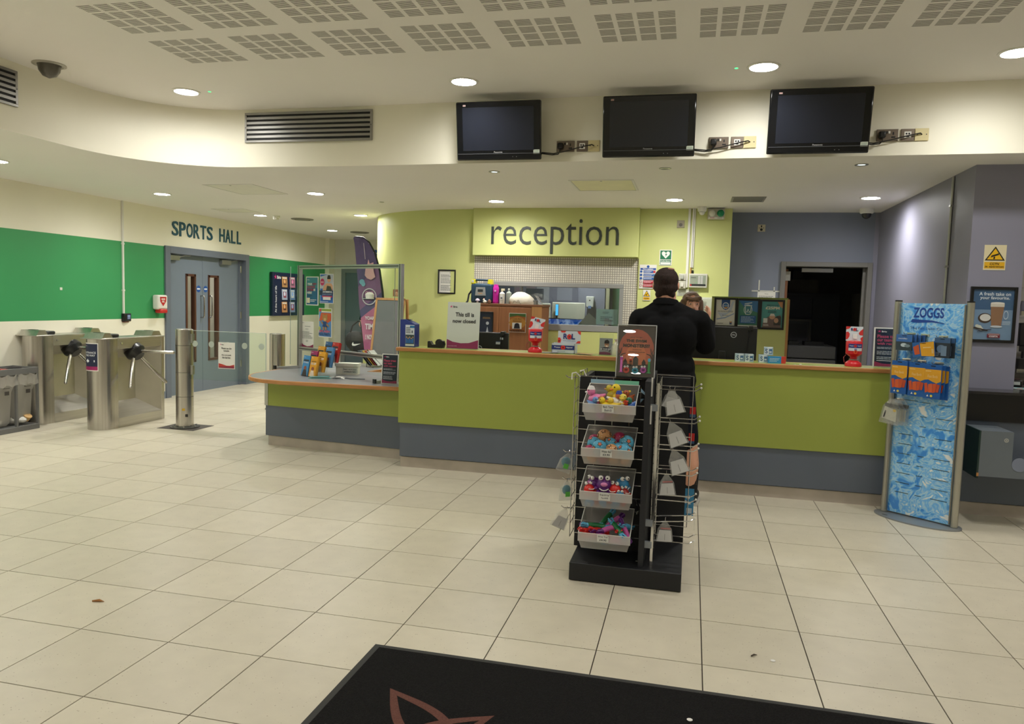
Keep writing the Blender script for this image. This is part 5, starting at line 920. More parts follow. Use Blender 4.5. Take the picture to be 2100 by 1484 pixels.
def cloud_screen():
    m = bpy.data.materials.new('sky_wallpaper'); m.use_nodes = True; nt = m.node_tree; nt.nodes.remove(nt.nodes['Principled BSDF']); N = nt.nodes.new; L = nt.links.new
    e = N('ShaderNodeEmission'); n = N('ShaderNodeTexNoise'); n.inputs['Scale'].default_value = 9; n.inputs['Detail'].default_value = 6; tc = N('ShaderNodeTexCoord'); L(tc.outputs['Object'], n.inputs['Vector'])
    cr = N('ShaderNodeValToRGB'); cr.color_ramp.elements[0].position = .45; cr.color_ramp.elements[0].color = lin((24, 70, 140)); cr.color_ramp.elements[1].position = .68; cr.color_ramp.elements[1].color = lin((190, 206, 226)); L(n.outputs[0], cr.inputs[0]); L(cr.outputs[0], e.inputs[0]); e.inputs[1].default_value = .8
    L(e.outputs[0], nt.nodes['Material Output'].inputs[0]); return m
MB().box(.012, .508, -.002, 0, .175, .488, cloud_screen()).build('display', t)
t = thing('blue_display', 'small bright blue upright screen in the office', 'screen', (.155, 8.85, 1.32)); MB().box(0, .045, 0, .015, 0, .17, BLACK).build('casing', t); MB().box(.003, .042, -.002, 0, .004, .166, emit((.1, .55, 1), 1.2)).build('display', t); MB().box(.01, .035, .0, .02, -.6, 0, BLACK).build('stand', t)
t = thing('wall_dispenser', 'white paper towel dispenser on the office pillar', 'dispenser', (.60, 8.98, 1.46)); MB().box(0, .115, -.06, 0, 0, .16, WHITE).build('casing', t, bevel=.01); MB().box(.035, .08, -.065, -.02, -.02, .02, mat((110, 140, 190), .4)).build('lever', t); MB().cyl((.055, -.062, .1), (.055, -.06, .1), .01, BLACK).build('keyhole', t)
tag(MB().box(.47, .87, 9.0, 9.1, 0, 2.5, mat((140, 140, 156), .6)).build('office_pillar'), 'grey pillar carrying the white towel dispenser in the office', 'pillar')
tag(MB().box(.89, .94, 8.95, 9.0, 0, 2.5, mat((200, 194, 160), .6)).build('door_post'), 'cream post beside the green lit office doorway', 'post')
t = thing('office_door', 'green glazed office door with a pale light panel', 'door', (.98, 9.05, 0)); GD = mat((90, 130, 100), .5); MB().box(0, .12, 0, .04, 0, 2.1, GD).build('stile', t); MB().box(.30, .42, 0, .04, 0, 2.1, GD).build('stile', t); MB().box(.12, .30, 0, .04, 0, .9, GD).build('panel', t); MB().box(.12, .3, .015, .02, .9, 2.1, mat((150, 200, 160), .2)).build('pane', t)
t = thing('paper_stack', 'tilted white sheet propped beside the office screen', 'paper', (.56, 8.4, 1.2)); MB().box(0, .2, 0, .005, 0, .24, pr((186, 186, 200))).build('sheet', t, rot=(-.1, .7, 0)); MB().box(-.02, .16, .01, .2, -.47, -.05, mat((120, 122, 134), .6)).build('stand', t)
poster('window_notice', 'pale notice stuck inside the hatch glass at lower right', 'notice', (.99, 7.06, 1.26), 0, .26, .19, [('r', 0, 0, 1, 1, (150, 170, 160)), ('l', .3, .7, .6, .85, 2, (70, 80, 80)), ('l', .2, .2, .8, .55, 3, (80, 90, 90))])
tag(MB().box(0, .26, 0, .1, 0, .17, mat((70, 76, 90), .5)).build('filing_tray', loc=(-.38, 9.2, 1.55)), 'dark grid shelf tray at the far left of the office', 'tray')
# dark back office
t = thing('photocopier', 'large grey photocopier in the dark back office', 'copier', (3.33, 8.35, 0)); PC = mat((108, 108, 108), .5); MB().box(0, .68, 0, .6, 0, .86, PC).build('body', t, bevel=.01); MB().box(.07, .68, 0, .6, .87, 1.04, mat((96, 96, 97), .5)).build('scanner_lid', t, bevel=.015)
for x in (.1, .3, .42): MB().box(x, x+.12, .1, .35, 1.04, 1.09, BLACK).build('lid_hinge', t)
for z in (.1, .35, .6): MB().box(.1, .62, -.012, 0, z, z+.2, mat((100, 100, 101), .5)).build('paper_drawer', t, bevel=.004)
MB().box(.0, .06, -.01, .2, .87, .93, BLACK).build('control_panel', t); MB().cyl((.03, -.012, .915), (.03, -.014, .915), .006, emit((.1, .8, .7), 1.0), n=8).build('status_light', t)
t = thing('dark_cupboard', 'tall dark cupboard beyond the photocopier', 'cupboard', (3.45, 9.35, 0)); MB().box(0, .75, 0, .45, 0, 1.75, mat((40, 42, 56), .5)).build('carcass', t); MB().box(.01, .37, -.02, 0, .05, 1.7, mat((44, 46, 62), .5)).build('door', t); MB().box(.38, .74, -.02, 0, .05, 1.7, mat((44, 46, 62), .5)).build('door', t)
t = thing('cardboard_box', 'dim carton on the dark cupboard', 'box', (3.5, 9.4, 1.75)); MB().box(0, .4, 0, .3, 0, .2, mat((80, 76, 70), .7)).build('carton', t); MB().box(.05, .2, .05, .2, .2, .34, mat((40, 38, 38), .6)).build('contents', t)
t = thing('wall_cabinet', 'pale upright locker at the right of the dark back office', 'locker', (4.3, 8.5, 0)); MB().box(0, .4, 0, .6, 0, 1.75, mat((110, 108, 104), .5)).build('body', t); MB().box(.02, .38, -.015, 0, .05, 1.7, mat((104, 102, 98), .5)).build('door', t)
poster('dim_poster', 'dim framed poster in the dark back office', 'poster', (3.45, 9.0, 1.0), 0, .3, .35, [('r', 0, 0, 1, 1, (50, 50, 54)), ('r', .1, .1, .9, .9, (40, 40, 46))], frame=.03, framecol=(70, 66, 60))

# ------------------------------------------------------------------ A-board, feather flag
t = thing('chalkboard', 'blank grey A-frame chalkboard in a wooden frame behind the glass screen', 'board', (-1.84, 6.49, 0), rot=(-.17, 0, -.15)); BW = mat((190, 140, 88), .5, var=.1, scale=10, stretch=(4, 4, .4), name='board_wood')
MB().box(.03, .39, -.008, .008, .12, 1.5, mat((112, 112, 114), .7, var=.06, scale=4)).build('writing_surface', t)
for x in (0, .39): MB().box(x, x+.03, -.015, .015, 0, 1.53, BW).build('stile', t, bevel=.003)
for z in (.1, 1.5): MB().box(.0, .42, -.015, .015, z, z+.03, BW).build('rail', t, bevel=.003)
b = MB()
for x in (.01, .41): b.box(x, x+.03, -.015, .015, 0, 1.50, BW)
b.build('folding_legs', t, rot=(.24, 0, 0), loc=(0, .40, .07))
t = thing('brown_card', 'small brown card clipped above the chalkboard', 'card', (-1.639, 6.9, 1.533)); MB().box(0, .15, 0, .012, 0, .09, mat((150, 104, 72), .6)).build('card', t); MB().ell((.05, -.003, .03), (.025, .004, .03), mat((190, 150, 110), .6), 8).build('picture', t)
tag(MB().lathe([(.02, 0), (.05, .0), (.058, .06), (.035, .085), (.004, .09)], WHITE, 14).build('white_cap', loc=(-1.985, 6.95, 1.49)), 'white rounded object peeking above the chalkboard left corner', 'lid')
t = thing('feather_flag', 'purple and pink feather flag behind the glass screen', 'flag', (-2.2, 7.4, 0))
# outline of the sail: pole side right, curved over the top
PO = [(.235, .35), (.24, .7), (.236, .98), (.22, 1.31), (.197, 1.58), (.15, 1.877), (.075, 2.12), (-.01, 2.26), (-.10, 2.325), (-.22, 2.337)]
LE = [(-.02, .35), (-.05, .661), (-.075, .898), (-.107, 1.167), (-.14, 1.436), (-.158, 1.704), (-.19, 1.971), (-.223, 2.237), (-.245, 2.323)]
b = MB(); N = 20
def along(P, u):
    s = u*(len(P)-1); i = min(int(s), len(P)-2); q = s-i; return (P[i][0]*(1-q)+P[i+1][0]*q, P[i][1]*(1-q)+P[i+1][1]*q)
def flagcol(z):
    return (96, 84, 128) if z > 1.8 else (134, 96, 138) if z > 1.5 else (92, 84, 126) if z > 1.3 else (192, 114, 152) if z > .95 else (178, 100, 142)
RR = []
for k in range(N+1):
    l_, r_ = along(LE, k/N), along(PO, k/N); RR.append((l_, r_))
for k in range(N):
    (l0, r0), (l1, r1) = RR[k], RR[k+1]; zc = (l0[1]+r0[1]+l1[1]+r1[1])/4; M_ = 4
    for j in range(M_):
        f = lambda l, r, u: (l[0]+(r[0]-l[0])*u, .012*math.sin(u*5+l[1]*3), l[1]+(r[1]-l[1])*u)
        b.quad(f(l0, r0, j/M_), f(l0, r0, (j+1)/M_), f(l1, r1, (j+1)/M_), f(l1, r1, j/M_), mat(flagcol(zc), .6, var=.08, scale=6, name='flag_cloth'))
b.build('sail', t)
b = MB(); draw(b, .3, 2.0, [('p', [(.42, .78), (.5, .8), (.55, .84), (.62, .81), (.8, .82), (.82, .76), (.9, .72), (.7, .70), (.5, .71), (.38, .73)], (222, 176, 180)), ('e', .25, .685, .13, .018, (120, 176, 196)), ('e', .32, .67, .1, .016, (120, 176, 196)), ('o', .62, .585, .36, .058, .88, (206, 206, 214)), ('t', 'CLUB', .42, .60, .82, .622, (206, 150, 180), .03), ('r', .3, .565, .94, .58, (40, 40, 66)), ('l', .3, .567, .94, .578, 1, (214, 210, 220)), ('t', 'YOAR', .42, .425, .9, .45, (232, 220, 230), .05), ('t', 'TIME', .44, .36, .96, .40, (232, 220, 230), .05), ('t', '! NOW', .46, .29, .9, .325, (232, 220, 230), .05), ('p', [(.3, .95), (.33, .95), (.42, .84), (.39, .84)], (190, 180, 196))], -.02, -.17, .35); fp_ = b.build('flag_print', t); fp_['kind'] = 'stuff'
MB().tube([(.24, 0, 0)]+[(x+.008, 0, z) for x, z in PO], [.016]*6+[.014, .013, .012, .011, .010], MBLACK, 8).build('pole', t); MB().lathe([(.1, 0), (.1, .02), (.03, .05)], MBLACK, 14, TR(.2, -.02, 0)).build('base', t)
# ------------------------------------------------------------------ black gondola display
t = gd = thing('shop_display', 'black four sided shop display stand with wire grids before the counter', 'display stand')
MB().box(1.55, 2.15, 1.725, 2.68, .004, .102, MBLACK).build('base', t, bevel=.004)
MB().box(1.53, 1.915, 2.02, 2.05, .102, 1.10, MBLACK).build('panel', t); MB().box(1.945, 2.15, 2.28, 2.31, .102, 1.09, MBLACK).build('panel', t); MB().box(1.53, 1.56, 2.05, 2.5, .102, 1.09, MBLACK).build('panel', t); MB().box(1.53, 2.15, 2.48, 2.5, .102, 1.09, MBLACK).build('panel', t)
MB().box(1.915, 1.947, 1.775, 2.5, .102, 1.11, MBLACK).build('centre_fin', t, bevel=.003)
MB().box(1.917, 1.945, 1.769, 1.776, .102, 1.11, mat((34, 36, 42), .4)).build('fin_edge', t)
def grid(name, P0, ux, W, H, nx, nz, r=.0024):
    b = MB(); u = Vector(ux); P0 = Vector(P0)
    for i in range(nx+1): p = P0+u*(W*i/nx); b.cyl(p, p+Vector((0, 0, H)), r*1.3 if i in (0, nx) else r, CHROME, n=6)
    for k in range(nz+1): p = P0+Vector((0, 0, H*k/nz)); b.cyl(p, p+u*W, r, CHROME, n=6)
    return b.build(name, t)
grid('wire_grid', (1.535, 1.985, .19), (1, 0, 0), .385, .91, 4, 12); grid('wire_grid', (1.957, 2.20, .22), (1, 0, 0), .21, .89, 1, 5)
grid('wire_grid', (1.985, 1.83, .06), (0, 1, 0), .40, 1.04, 3, 20); grid('wire_grid', (1.52, 1.90, .19), (0, 1, 0), .5, .92, 4, 12)
b = MB(); b.box(1.978, 1.992, 1.805, 1.818, .03, 1.10, CHROME); b.build('slotted_strip', t)
for z in (.95, .32, .2): MB().box(1.947, 1.985, 1.80, 1.82, z, z+.035, mat((150, 156, 164), .4, .5)).build('bracket', t)
for z in (1.08, .93): MB().box(1.947, 1.955, 1.79, 1.80, z-.05, z+.05, WHITE).build('clip', t)
def hook(z, y=1.90, up=0):
    b = MB(); pts = [(1.99, y-.03, z), (2.18, y-.03, z+up), (2.205, y-.03, z+up+.016)]; b.tube(pts, .0032, CHROME, 6); b.tube([(p[0], p[1]+.075, p[2]+.012) for p in pts], .0032, CHROME, 6); b.tube([(1.99, y-.03, z), (1.99, y+.045, z+.012)], .0032, CHROME, 6); b.ell((2.207, y-.03, z+up+.018), .006, WHITE, 8); b.ell((2.207, y+.045, z+up+.03), .006, WHITE, 8)
    b.box(2.203, 2.206, y-.04, y-.02, z+up-.045, z+up+.012, ACRYL); b.build('display_hook', t)
for z in (1.062, .885, .735, .60, .455, .33, .225): hook(z, up=.02 if z == .33 else 0)
for z in (1.09, .66, .50, .33): 
    b = MB(); b.tube([(1.52, 2.0, z), (1.47, 1.98, z+.0), (1.455, 1.975, z+.012)], .003, CHROME, 6); b.build('display_hook', t)
b = MB(); b.tube([(1.54, 1.96, 1.10), (1.52, 1.93, 1.125), (1.50, 1.92, 1.12), (1.50, 1.915, 1.085)], .004, WHITE, 6); b.tube([(1.57, 2.0, 1.10), (1.555, 1.99, 1.135), (1.535, 1.98, 1.13)], .004, WHITE, 6); b.build('empty_price_hook', t)
b = MB()
for x0, c in ((1.60, (150, 186, 206)), (1.735, (130, 206, 176))): b.box(x0, x0+.135, 1.972, 1.978, 1.065, 1.088, pr(c))
b.build('shelf_edge_strip', t)
# counter poster on top
pt = thing('poster_stand', 'THE SWIM MONSTERS poster in a glossy acrylic holder on the black display', 'poster', (1.74, 2.0, 1.112), .0)
MB().box(0, .207, -.02, .06, -.008, 0, MBLACK).build('holder_foot', pt)
OPS = [('r', 0, 0, 1, 1, (44, 40, 42)), ('e', .5, .52, .48, .42, (186, 86, 64)), ('e', .5, .45, .38, .34, (208, 104, 70)), ('e', .5, .42, .27, .24, (224, 126, 78)), ('r', 0, 0, 1, .2, (46, 42, 42)), ('p', [(0, .2), (.25, .25), (.5, .22), (.8, .25), (1, .2)], (52, 44, 42)),
       ('t', 'HAVE YOU MET', .34, .76, .66, .785, (70, 34, 34), .02), ('t', 'THE SWIM', .22, .675, .77, .735, (34, 22, 22), .05), ('t', 'MONSTERS!?', .14, .575, .86, .645, (34, 22, 22), .05), ('t', 'TRAINING FUN', .4, .52, .64, .54, (80, 36, 32), .02), ('l', .3, .47, .76, .5, 1, (90, 44, 36))]
for sx in (0, 1):
    f = lambda a: a if sx == 0 else 1-a
    for q in (((0, .4), (.08, .48), (.1, .56), (.12, .56), (.1, .47), (.03, .36)), ((0, .34), (.12, .44), (.22, .46), (.22, .445), (.13, .42), (.03, .3)), ((.06, .45), (.02, .55), (.035, .55), (.08, .47))): OPS.append(('p', [(f(a), b_) for a, b_ in q], (40, 34, 36)))
for cx, w, h in ((.5, .07, .14), (.22, .05, .08), (.72, .05, .08), (.37, .035, .09)): OPS += [('r', cx-w, .2, cx+w, .2+h, (36, 34, 36)), ('p', [(cx-w*1.1, .2+h), (cx+w*1.1, .2+h), (cx, .2+h+.07)], (30, 28, 30))]
OPS += [('r', .495, .38, .505, .45, (30, 28, 30)), ('r', .47, .42, .53, .428, (30, 28, 30))]
for cx, cz, c, s in ((.26, .12, (186, 80, 66), 1), (.5, .115, (64, 140, 160), 1), (.72, .13, (170, 84, 156), .95)):
    OPS += [('e', cx, cz, .085*s, .062*s, c), ('e', cx-.04, cz+.065, .028, .02, (236, 232, 228)), ('e', cx+.035, cz+.07, .028, .02, (236, 232, 228)), ('e', cx-.04, cz+.065, .01, .008, (20, 20, 20)), ('e', cx+.035, cz+.07, .01, .008, (20, 20, 20)), ('e', cx, cz+.005, .045, .022, tuple(int(v*.55) for v in c))]
OPS += [('r', .095, .08, .155, .33, (206, 110, 180)), ('e', .125, .35, .042, .035, (170, 70, 150)), ('e', .105, .38, .014, .012, (240, 240, 240)), ('e', .145, .38, .014, .012, (240, 240, 240)), ('r', .84, .08, .9, .31, (70, 140, 80)), ('e', .87, .33, .042, .035, (80, 160, 190)), ('r', .07, .07, .18, .085, (180, 90, 160)), ('r', .81, .07, .93, .085, (90, 160, 110)), ('e', .37, .33, .03, .025, (196, 70, 60)), ('e', .355, .355, .012, .01, (240, 240, 240)), ('e', .385, .355, .012, .01, (240, 240, 240))]
b = MB(); b.box(0, .207, 0, .004, 0, .285, pr((44, 40, 42))); draw(b, .207, .285, OPS, 0); b.build('printed_sheet', pt, rot=(R(-8), 0, 0))
b = MB(); b.box(-.004, .211, -.012, -.0105, -.003, .289, clear((1, 1, 1), .10, .005, name='gloss_acrylic')); b.build('cover_pane', pt, rot=(R(-8), 0, 0))
b = MB()
for a in ((-.006, -.002, -.005, .291), (.209, .213, -.005, .291), (-.006, .213, -.006, -.002), (-.006, .213, .288, .292)): b.box(a[0], a[1], -.013, .006, a[2], a[3], mat((196, 198, 200), .25))
b.build('acrylic_edge', pt, rot=(R(-8), 0, 0))

# storage bins and their toys
BIN = clear((.96, .96, .96), .06, .2, .3, (244, 242, 238), 'frosted_plastic')
BINL = clear((.96, .96, .96), .05, .25, .5, (244, 242, 238), 'frosted_plastic_lip')
BZ = (.893, .655, .42, .192)
def storage_bin(k, label, l1, l2):
    z = BZ[k]; t = thing('storage_bin', label, 'bin', (1.6, 1.70, z), group='frosted storage bins on the black display'); w, d, h = .272, .265, .172
    b = MB(); q = b.quad
    i = .012
    q((i, 0.02, 0), (w-i, .02, 0), (w-i, d, 0), (i, d, 0), BIN); q((i, .02, 0), (w-i, .02, 0), (w, .0, .045), (0, .0, .045), BIN); q((0, d, h), (w, d, h), (w-i, d, 0), (i, d, 0), BIN)
    for x, x2 in ((0, i), (w, w-i)): b.add([(x2, .02, 0), (x2, d, 0), (x, d, h), (x, .0, .088), (x, .0, .045)], [(0, 1, 2, 3, 4)], BIN)
    b.build('tub', t)
    b = MB(); b.box(-.004, w+.004, -.006, -.001, .045, .09, BINL); b.build('front_lip', t)
    b = MB(); RM = mat((206, 206, 200), .35)
    for x in (-.002, w+.002): b.tube([(x, -.003, .045), (x, -.003, .09), (x, d, h)], .0028, RM, 6)
    b.tube([(-.002, -.004, .09), (w+.002, -.004, .09)], .0025, RM, 6); b.tube([(-.002, d, h), (w+.002, d, h)], .003, RM, 6); b.build('rim', t)
    for x in (.06, .13, .2): MB().box(x, x+.002, -.0075, -.006, .047, .088, BINL).build('rib', t)
    b = MB(); draw(b, .062, .04, [('r', 0, 0, 1, 1, (214, 214, 208)), ('t', l1, .1, .58, .92, .86, (54, 52, 60), .01), ('t', l2, .22, .16, .82, .42, (54, 56, 70), .02), ('p', [(.8, 1), (1, 1), (1, .75)], (190, 190, 186))], -.008, .1, .05); b.build('price_card', t)
storage_bin(0, 'frosted storage bin of bath ducks, topmost of four', 'Bath Time', 'Duck £2'); storage_bin(1, 'frosted storage bin of patterned water balls, second from the top', 'Water Ball', '£3.95'); storage_bin(2, 'frosted storage bin of squishy monster toys, third from the top', 'Squirty', 'Toy £4.95'); storage_bin(3, 'frosted storage bin of rubber dive toys, lowest of four', 'Dive Toy', '£4.95')
rt = lambda c: mat(c, .35, 0, .04, name='rubber_toy')
def duck(x, y, z, s, rz, body, head, beak, label, extra=None, rx=0):
    if 'buried' not in label: s *= 1.2; z += .012
    t = thing('bath_duck', label, 'toy', (1.6+x, 1.70+y, BZ[0]+z), group='bath ducks in the top bin', rot=(rx, 0, rz))
    b = MB(); b.ell((0, 0, .018*s), (.027*s, .021*s, .019*s), rt(body), 10); b.cyl((.014*s, 0, .025*s), (.036*s, 0, .036*s), .011*s, rt(body), r1=.003*s, n=8); b.build('body', t)
    MB().ell((-.017*s, 0, .045*s), .0155*s, rt(head), 10).build('head', t); b = MB(); b.ell((-.032*s, 0, .042*s), (.008*s, .008*s, .004*s), rt(beak), 7); b.build('beak', t)
    b = MB()
    for sy in (-1, 1): b.ell((-.026*s, sy*.009*s, .05*s), .003*s, rt((20, 20, 22)), 6)
    b.build('eyes', t)
    if extra: MB().lathe([(.013*s, .055*s), (.015*s, .052*s), (.010*s, .064*s), (.002*s, .066*s)], rt(extra), 10, TR(-.017*s)).build('hat', t)
YL = (236, 206, 40)
for a in ((.055, .07, .07, 1.25, .2, (232, 130, 178), (232, 130, 178), (230, 225, 225), 'large pink bath duck at the left of the top bin', (236, 232, 232)), (.10, .05, .055, .9, 1.0, (226, 150, 60), (190, 96, 60), (226, 190, 60), 'orange bath duck behind the pink one', None), (.045, .03, .05, .9, 2.6, (110, 150, 206), (110, 150, 206), (236, 236, 232), 'pale blue bath duck at the front left of the top bin', None), (.16, .055, .065, 1.1, 2.9, (238, 236, 228), (200, 110, 70), (236, 180, 60), 'white bath duck with blue hat in the middle of the top bin', (30, 60, 160)), (.185, .1, .085, 1.35, .5, YL, YL, (226, 130, 40), 'large plain yellow bath duck right of the middle', None), (.14, .13, .09, 1.1, -.4, (196, 176, 50), (196, 176, 50), (206, 130, 40), 'olive yellow bath duck at the back of the top bin', None), (.115, .02, .05, .9, .1, YL, YL, (236, 140, 40), 'yellow bath duck at the front left edge behind the label', None), (.16, .018, .048, .95, -.2, (236, 204, 70), (236, 204, 70), (236, 140, 40), 'yellow bath duck at the front middle behind the label', None), (.21, .04, .06, 1.1, 1.4, (236, 232, 220), (226, 206, 80), (226, 190, 60), 'white bath duck with yellow chest at the right of the top bin', None), (.25, .03, .055, .95, 1.0, (40, 90, 170), (36, 110, 84), (206, 60, 40), 'blue and green bath duck at the right end of the top bin', None), (.23, .10, .08, 1.0, .9, (170, 84, 40), (170, 84, 40), (60, 40, 30), 'brown bath duck at the back right of the top bin', None), (.235, .02, .05, .8, .6, (206, 66, 36), (206, 66, 36), (236, 200, 60), 'red bath duck at the front right of the top bin', None)): duck(*a)
random.seed(3)
for k in range(14): duck(.035+.2*random.random(), .045+.16*random.random(), .003+.03*(k % 2), 1, random.random()*6, *random.choice(((YL, YL, (226, 130, 40)), ((226, 140, 180), (226, 140, 180), (226, 180, 60)), ((232, 200, 90), (232, 200, 90), (220, 90, 50)), ((170, 120, 170), (170, 120, 170), (226, 180, 60)))), 'bath duck buried in the pile seen through the front of the top bin')
def ball(x, y, z, r, col, label):
    if 'bottom' not in label: r *= 1.12; z += .012
    t = thing('water_ball', label, 'ball', (1.6+x, 1.70+y, BZ[1]+z), random.random()*6, 'patterned water balls in the second bin')
    m = pattern_ball(col); MB().ell((0, 0, r), r, m, 20).build('ball', t)
    fr = random.Random(label); f = MB(); e = MB()
    brown = col[0] > 150 and col[1] > 100
    for k in range(9):
        a = k*2.4; zz = -.8+1.6*k/8; q = math.sqrt(1-zz*zz); d = Vector((q*math.cos(a), q*math.sin(a), zz)); O = Vector((0, 0, r)); s = r*.36
        T = d.to_track_quat('Z', 'Y').to_matrix() @ Matrix.Rotation(fr.random()*6, 3, 'Z')
        for n_, (q_, c_) in enumerate(((1, (30, 28, 30)), (.66, (190, 130, 80) if brown else (214, 130, 80)), (.3, (226, 190, 150) if brown else (206, 60, 70)))):
            P = [(T @ Vector((0, 0, r))).normalized()]+[(T @ Vector((q_*s*(1.15 if i % 2 == 0 else .66)*math.cos(i*PI/5), q_*s*(1.15 if i % 2 == 0 else .66)*math.sin(i*PI/5), r))).normalized() for i in range(10)]
            f.add([O+p*(r+.0006*(n_+1)) for p in P], [(0, i+1, (i+1) % 10+1) for i in range(10)], pr(c_))
    f = f.build('printed_face', t); f['kind'] = 'stuff'
_PB = {}
def pattern_ball(col):
    if col in _PB: return _PB[col]
    m = bpy.data.materials.new('dotted_ball'); _PB[col] = m; m.use_nodes = True; nt = m.node_tree; b = nt.nodes['Principled BSDF']; N = nt.nodes.new; L = nt.links.new
    tc = N('ShaderNodeTexCoord'); v = N('ShaderNodeTexVoronoi'); v.inputs['Scale'].default_value = 90; L(tc.outputs['Object'], v.inputs['Vector'])
    lt = N('ShaderNodeMath'); lt.operation = 'LESS_THAN'; lt.inputs[1].default_value = .16; L(v.outputs['Distance'], lt.inputs[0])
    mx = N('ShaderNodeMix'); mx.data_type = 'RGBA'; L(lt.outputs[0], mx.inputs[0]); mx.inputs[6].default_value = lin(col); mx.inputs[7].default_value = lin((236, 236, 236)); L(mx.outputs[2], b.inputs['Base Color']); b.inputs['Roughness'].default_value = .4; return m
CY, TN, MG = (84, 164, 196), (206, 150, 96), (160, 34, 80)
for a in ((.105, .12, .085, .036, TN, 'tan water ball topmost at the back of the second bin'), (.185, .14, .07, .036, MG, 'magenta water ball at the back of the second bin'), (.228, .10, .06, .037, CY, 'light blue water ball at the back right, largest in view'), (.055, .08, .05, .034, CY, 'light blue water ball at the left of the second bin'), (.09, .038, .038, .036, CY, 'light blue water ball at the front, left of the label'), (.145, .085, .055, .032, CY, 'light blue water ball in the centre of the second bin'), (.155, .036, .03, .032, TN, 'tan water ball at the front above the label'), (.225, .038, .028, .036, CY, 'light blue water ball at the front right corner'), (.19, .07, .04, .03, CY, 'small light blue water ball between the tan and the right ones'), (.05, .13, .06, .032, MG, 'magenta water ball at the back left of the second bin'), (.035, .035, .03, .026, MG, 'magenta water ball at the front left corner')): ball(*a)
for k in range(8): ball(.05+.058*(k % 4), .06+.11*(k//4), .002, .03, (TN, MG, TN, TN)[k % 4], 'water ball at the bottom, seen through the front of the second bin')
def creature(x, y, z, s, col, rz, label, spikes=True, snout=None, rx=0):
    if 'bottom' not in label: s *= 1.12; z += .012
    t = thing('squishy_monster', label, 'toy', (1.6+x, 1.70+y, BZ[2]+z), group='squishy monster toys in the third bin', rot=(rx, 0, rz)); m = rt(col)
    b = MB(); b.ell((0, 0, .03*s), (.028*s, .026*s, .028*s), m, 14)
    if spikes:
        for k in range(36):
            a = k*2.4; zz = -.7+1.65*k/35; q = math.sqrt(max(0, 1-zz*zz)); d = Vector((q*math.cos(a), q*math.sin(a), zz)); c = Vector((0, 0, .03*s))
            if d.y > -.35: b.cyl(c+d*.026*s, c+d*.034*s, .003*s, m, r1=.0008*s, n=5)
    for sx in (-1, 1): b.ell((sx*.018*s, -.008*s, .004*s), (.011*s, .015*s, .008*s), m, 8); b.ell((sx*.028*s, -.008*s, .018*s), (.008*s, .006*s, .006*s), m, 7)
    b.build('body', t)
    for sx in (-1, 1):
        e = MB(); e.ell((sx*.012*s, -.016*s, .058*s), .009*s, rt((236, 234, 228)), 10); e.ell((sx*.011*s, -.0245*s, .059*s), .003*s, rt((15, 15, 15)), 6); e.build('eye', t)
    if snout: MB().ell((0, -.026*s, .036*s), (.013*s, .007*s, .008*s), rt(snout), 10).build('nose', t)
    b = MB(); b.tube([(-.016*s, -.024*s, .021*s), (-.008*s, -.0275*s, .016*s), (0, -.0285*s, .0145*s), (.008*s, -.0275*s, .016*s), (.016*s, -.024*s, .021*s)], .002*s, rt((230, 226, 220)), 6); b.build('teeth', t)
PU, RE, BU = (96, 40, 120), (206, 40, 34), (52, 134, 180)
creature(.12, .06, .062, 1.35, PU, .1, 'big purple monster toy with white eyes grinning in the third bin', True, (214, 130, 180)); creature(.06, .10, .06, 1.15, PU, -.9, 'purple monster toy turned away at the left of the third bin', True, (190, 110, 170)); creature(.215, .10, .065, 1.2, BU, .7, 'blue spiky monster toy at the right of the third bin')
creature(.055, .035, .05, 1.0, RE, .6, 'red monster toy lying at the front left of the third bin', False, rx=-.8); creature(.175, .04, .052, 1.05, RE, -.4, 'red monster toy facing out, right of the big purple one', False, rx=-.4); creature(.245, .05, .045, .9, (150, 40, 34), .8, 'dark red monster toy at the right corner of the third bin', False, rx=-.7); creature(.21, .022, .045, .7, BU, .2, 'small blue monster toy peeping over the front of the third bin', False); creature(.165, .10, .06, .9, (150, 34, 34), -.6, 'dark red monster toy behind the red one', True)
for k in range(6): creature(.045+.036*k, .05+.06*(k % 2), .003, .85, (BU, RE)[k % 2], k, 'monster toy at the bottom, seen through the front of the third bin', False)
def stretchy(x, y, z, L, col, tip, rz, ry, label, tip2=None):
    if 'bottom' not in label: z += .012
    t = thing('dive_toy', label, 'toy', (1.6+x, 1.70+y, BZ[3]+z), group='rubber dive toys in the lowest bin', rot=(0, ry, rz)); r = .0148
    b = MB(); b.tube([(-L/2, 0, 0), (-L/4, 0, .003), (0, 0, .004), (L/4, 0, .003), (L/2, 0, 0)], [r, r*.95, r*.95, r, r*1.1], rt(col), 10); b.build('body', t)
    def hand(x0, sgn, c):
        h = MB(); h.ell((x0, 0, 0), (.014, .017, .014), rt(c), 8)
        for k in range(5):
            a = -.8+.4*k; h.tube([(x0+sgn*.008, .013*math.sin(a*1.4), .006*math.cos(k*2)), (x0+sgn*.03, .018*math.sin(a*1.4), .01*math.cos(k*2)), (x0+sgn*.038, .012*math.sin(a), .004*math.cos(k*2))], [.0055, .005, .003], rt(c), 6)
        h.build('tentacle_end', t)
    hand(L/2, 1, tip); hand(-L/2, -1, tip2 or tip)
GN, PK, LB = (16, 106, 54), (206, 96, 170), (90, 176, 214)
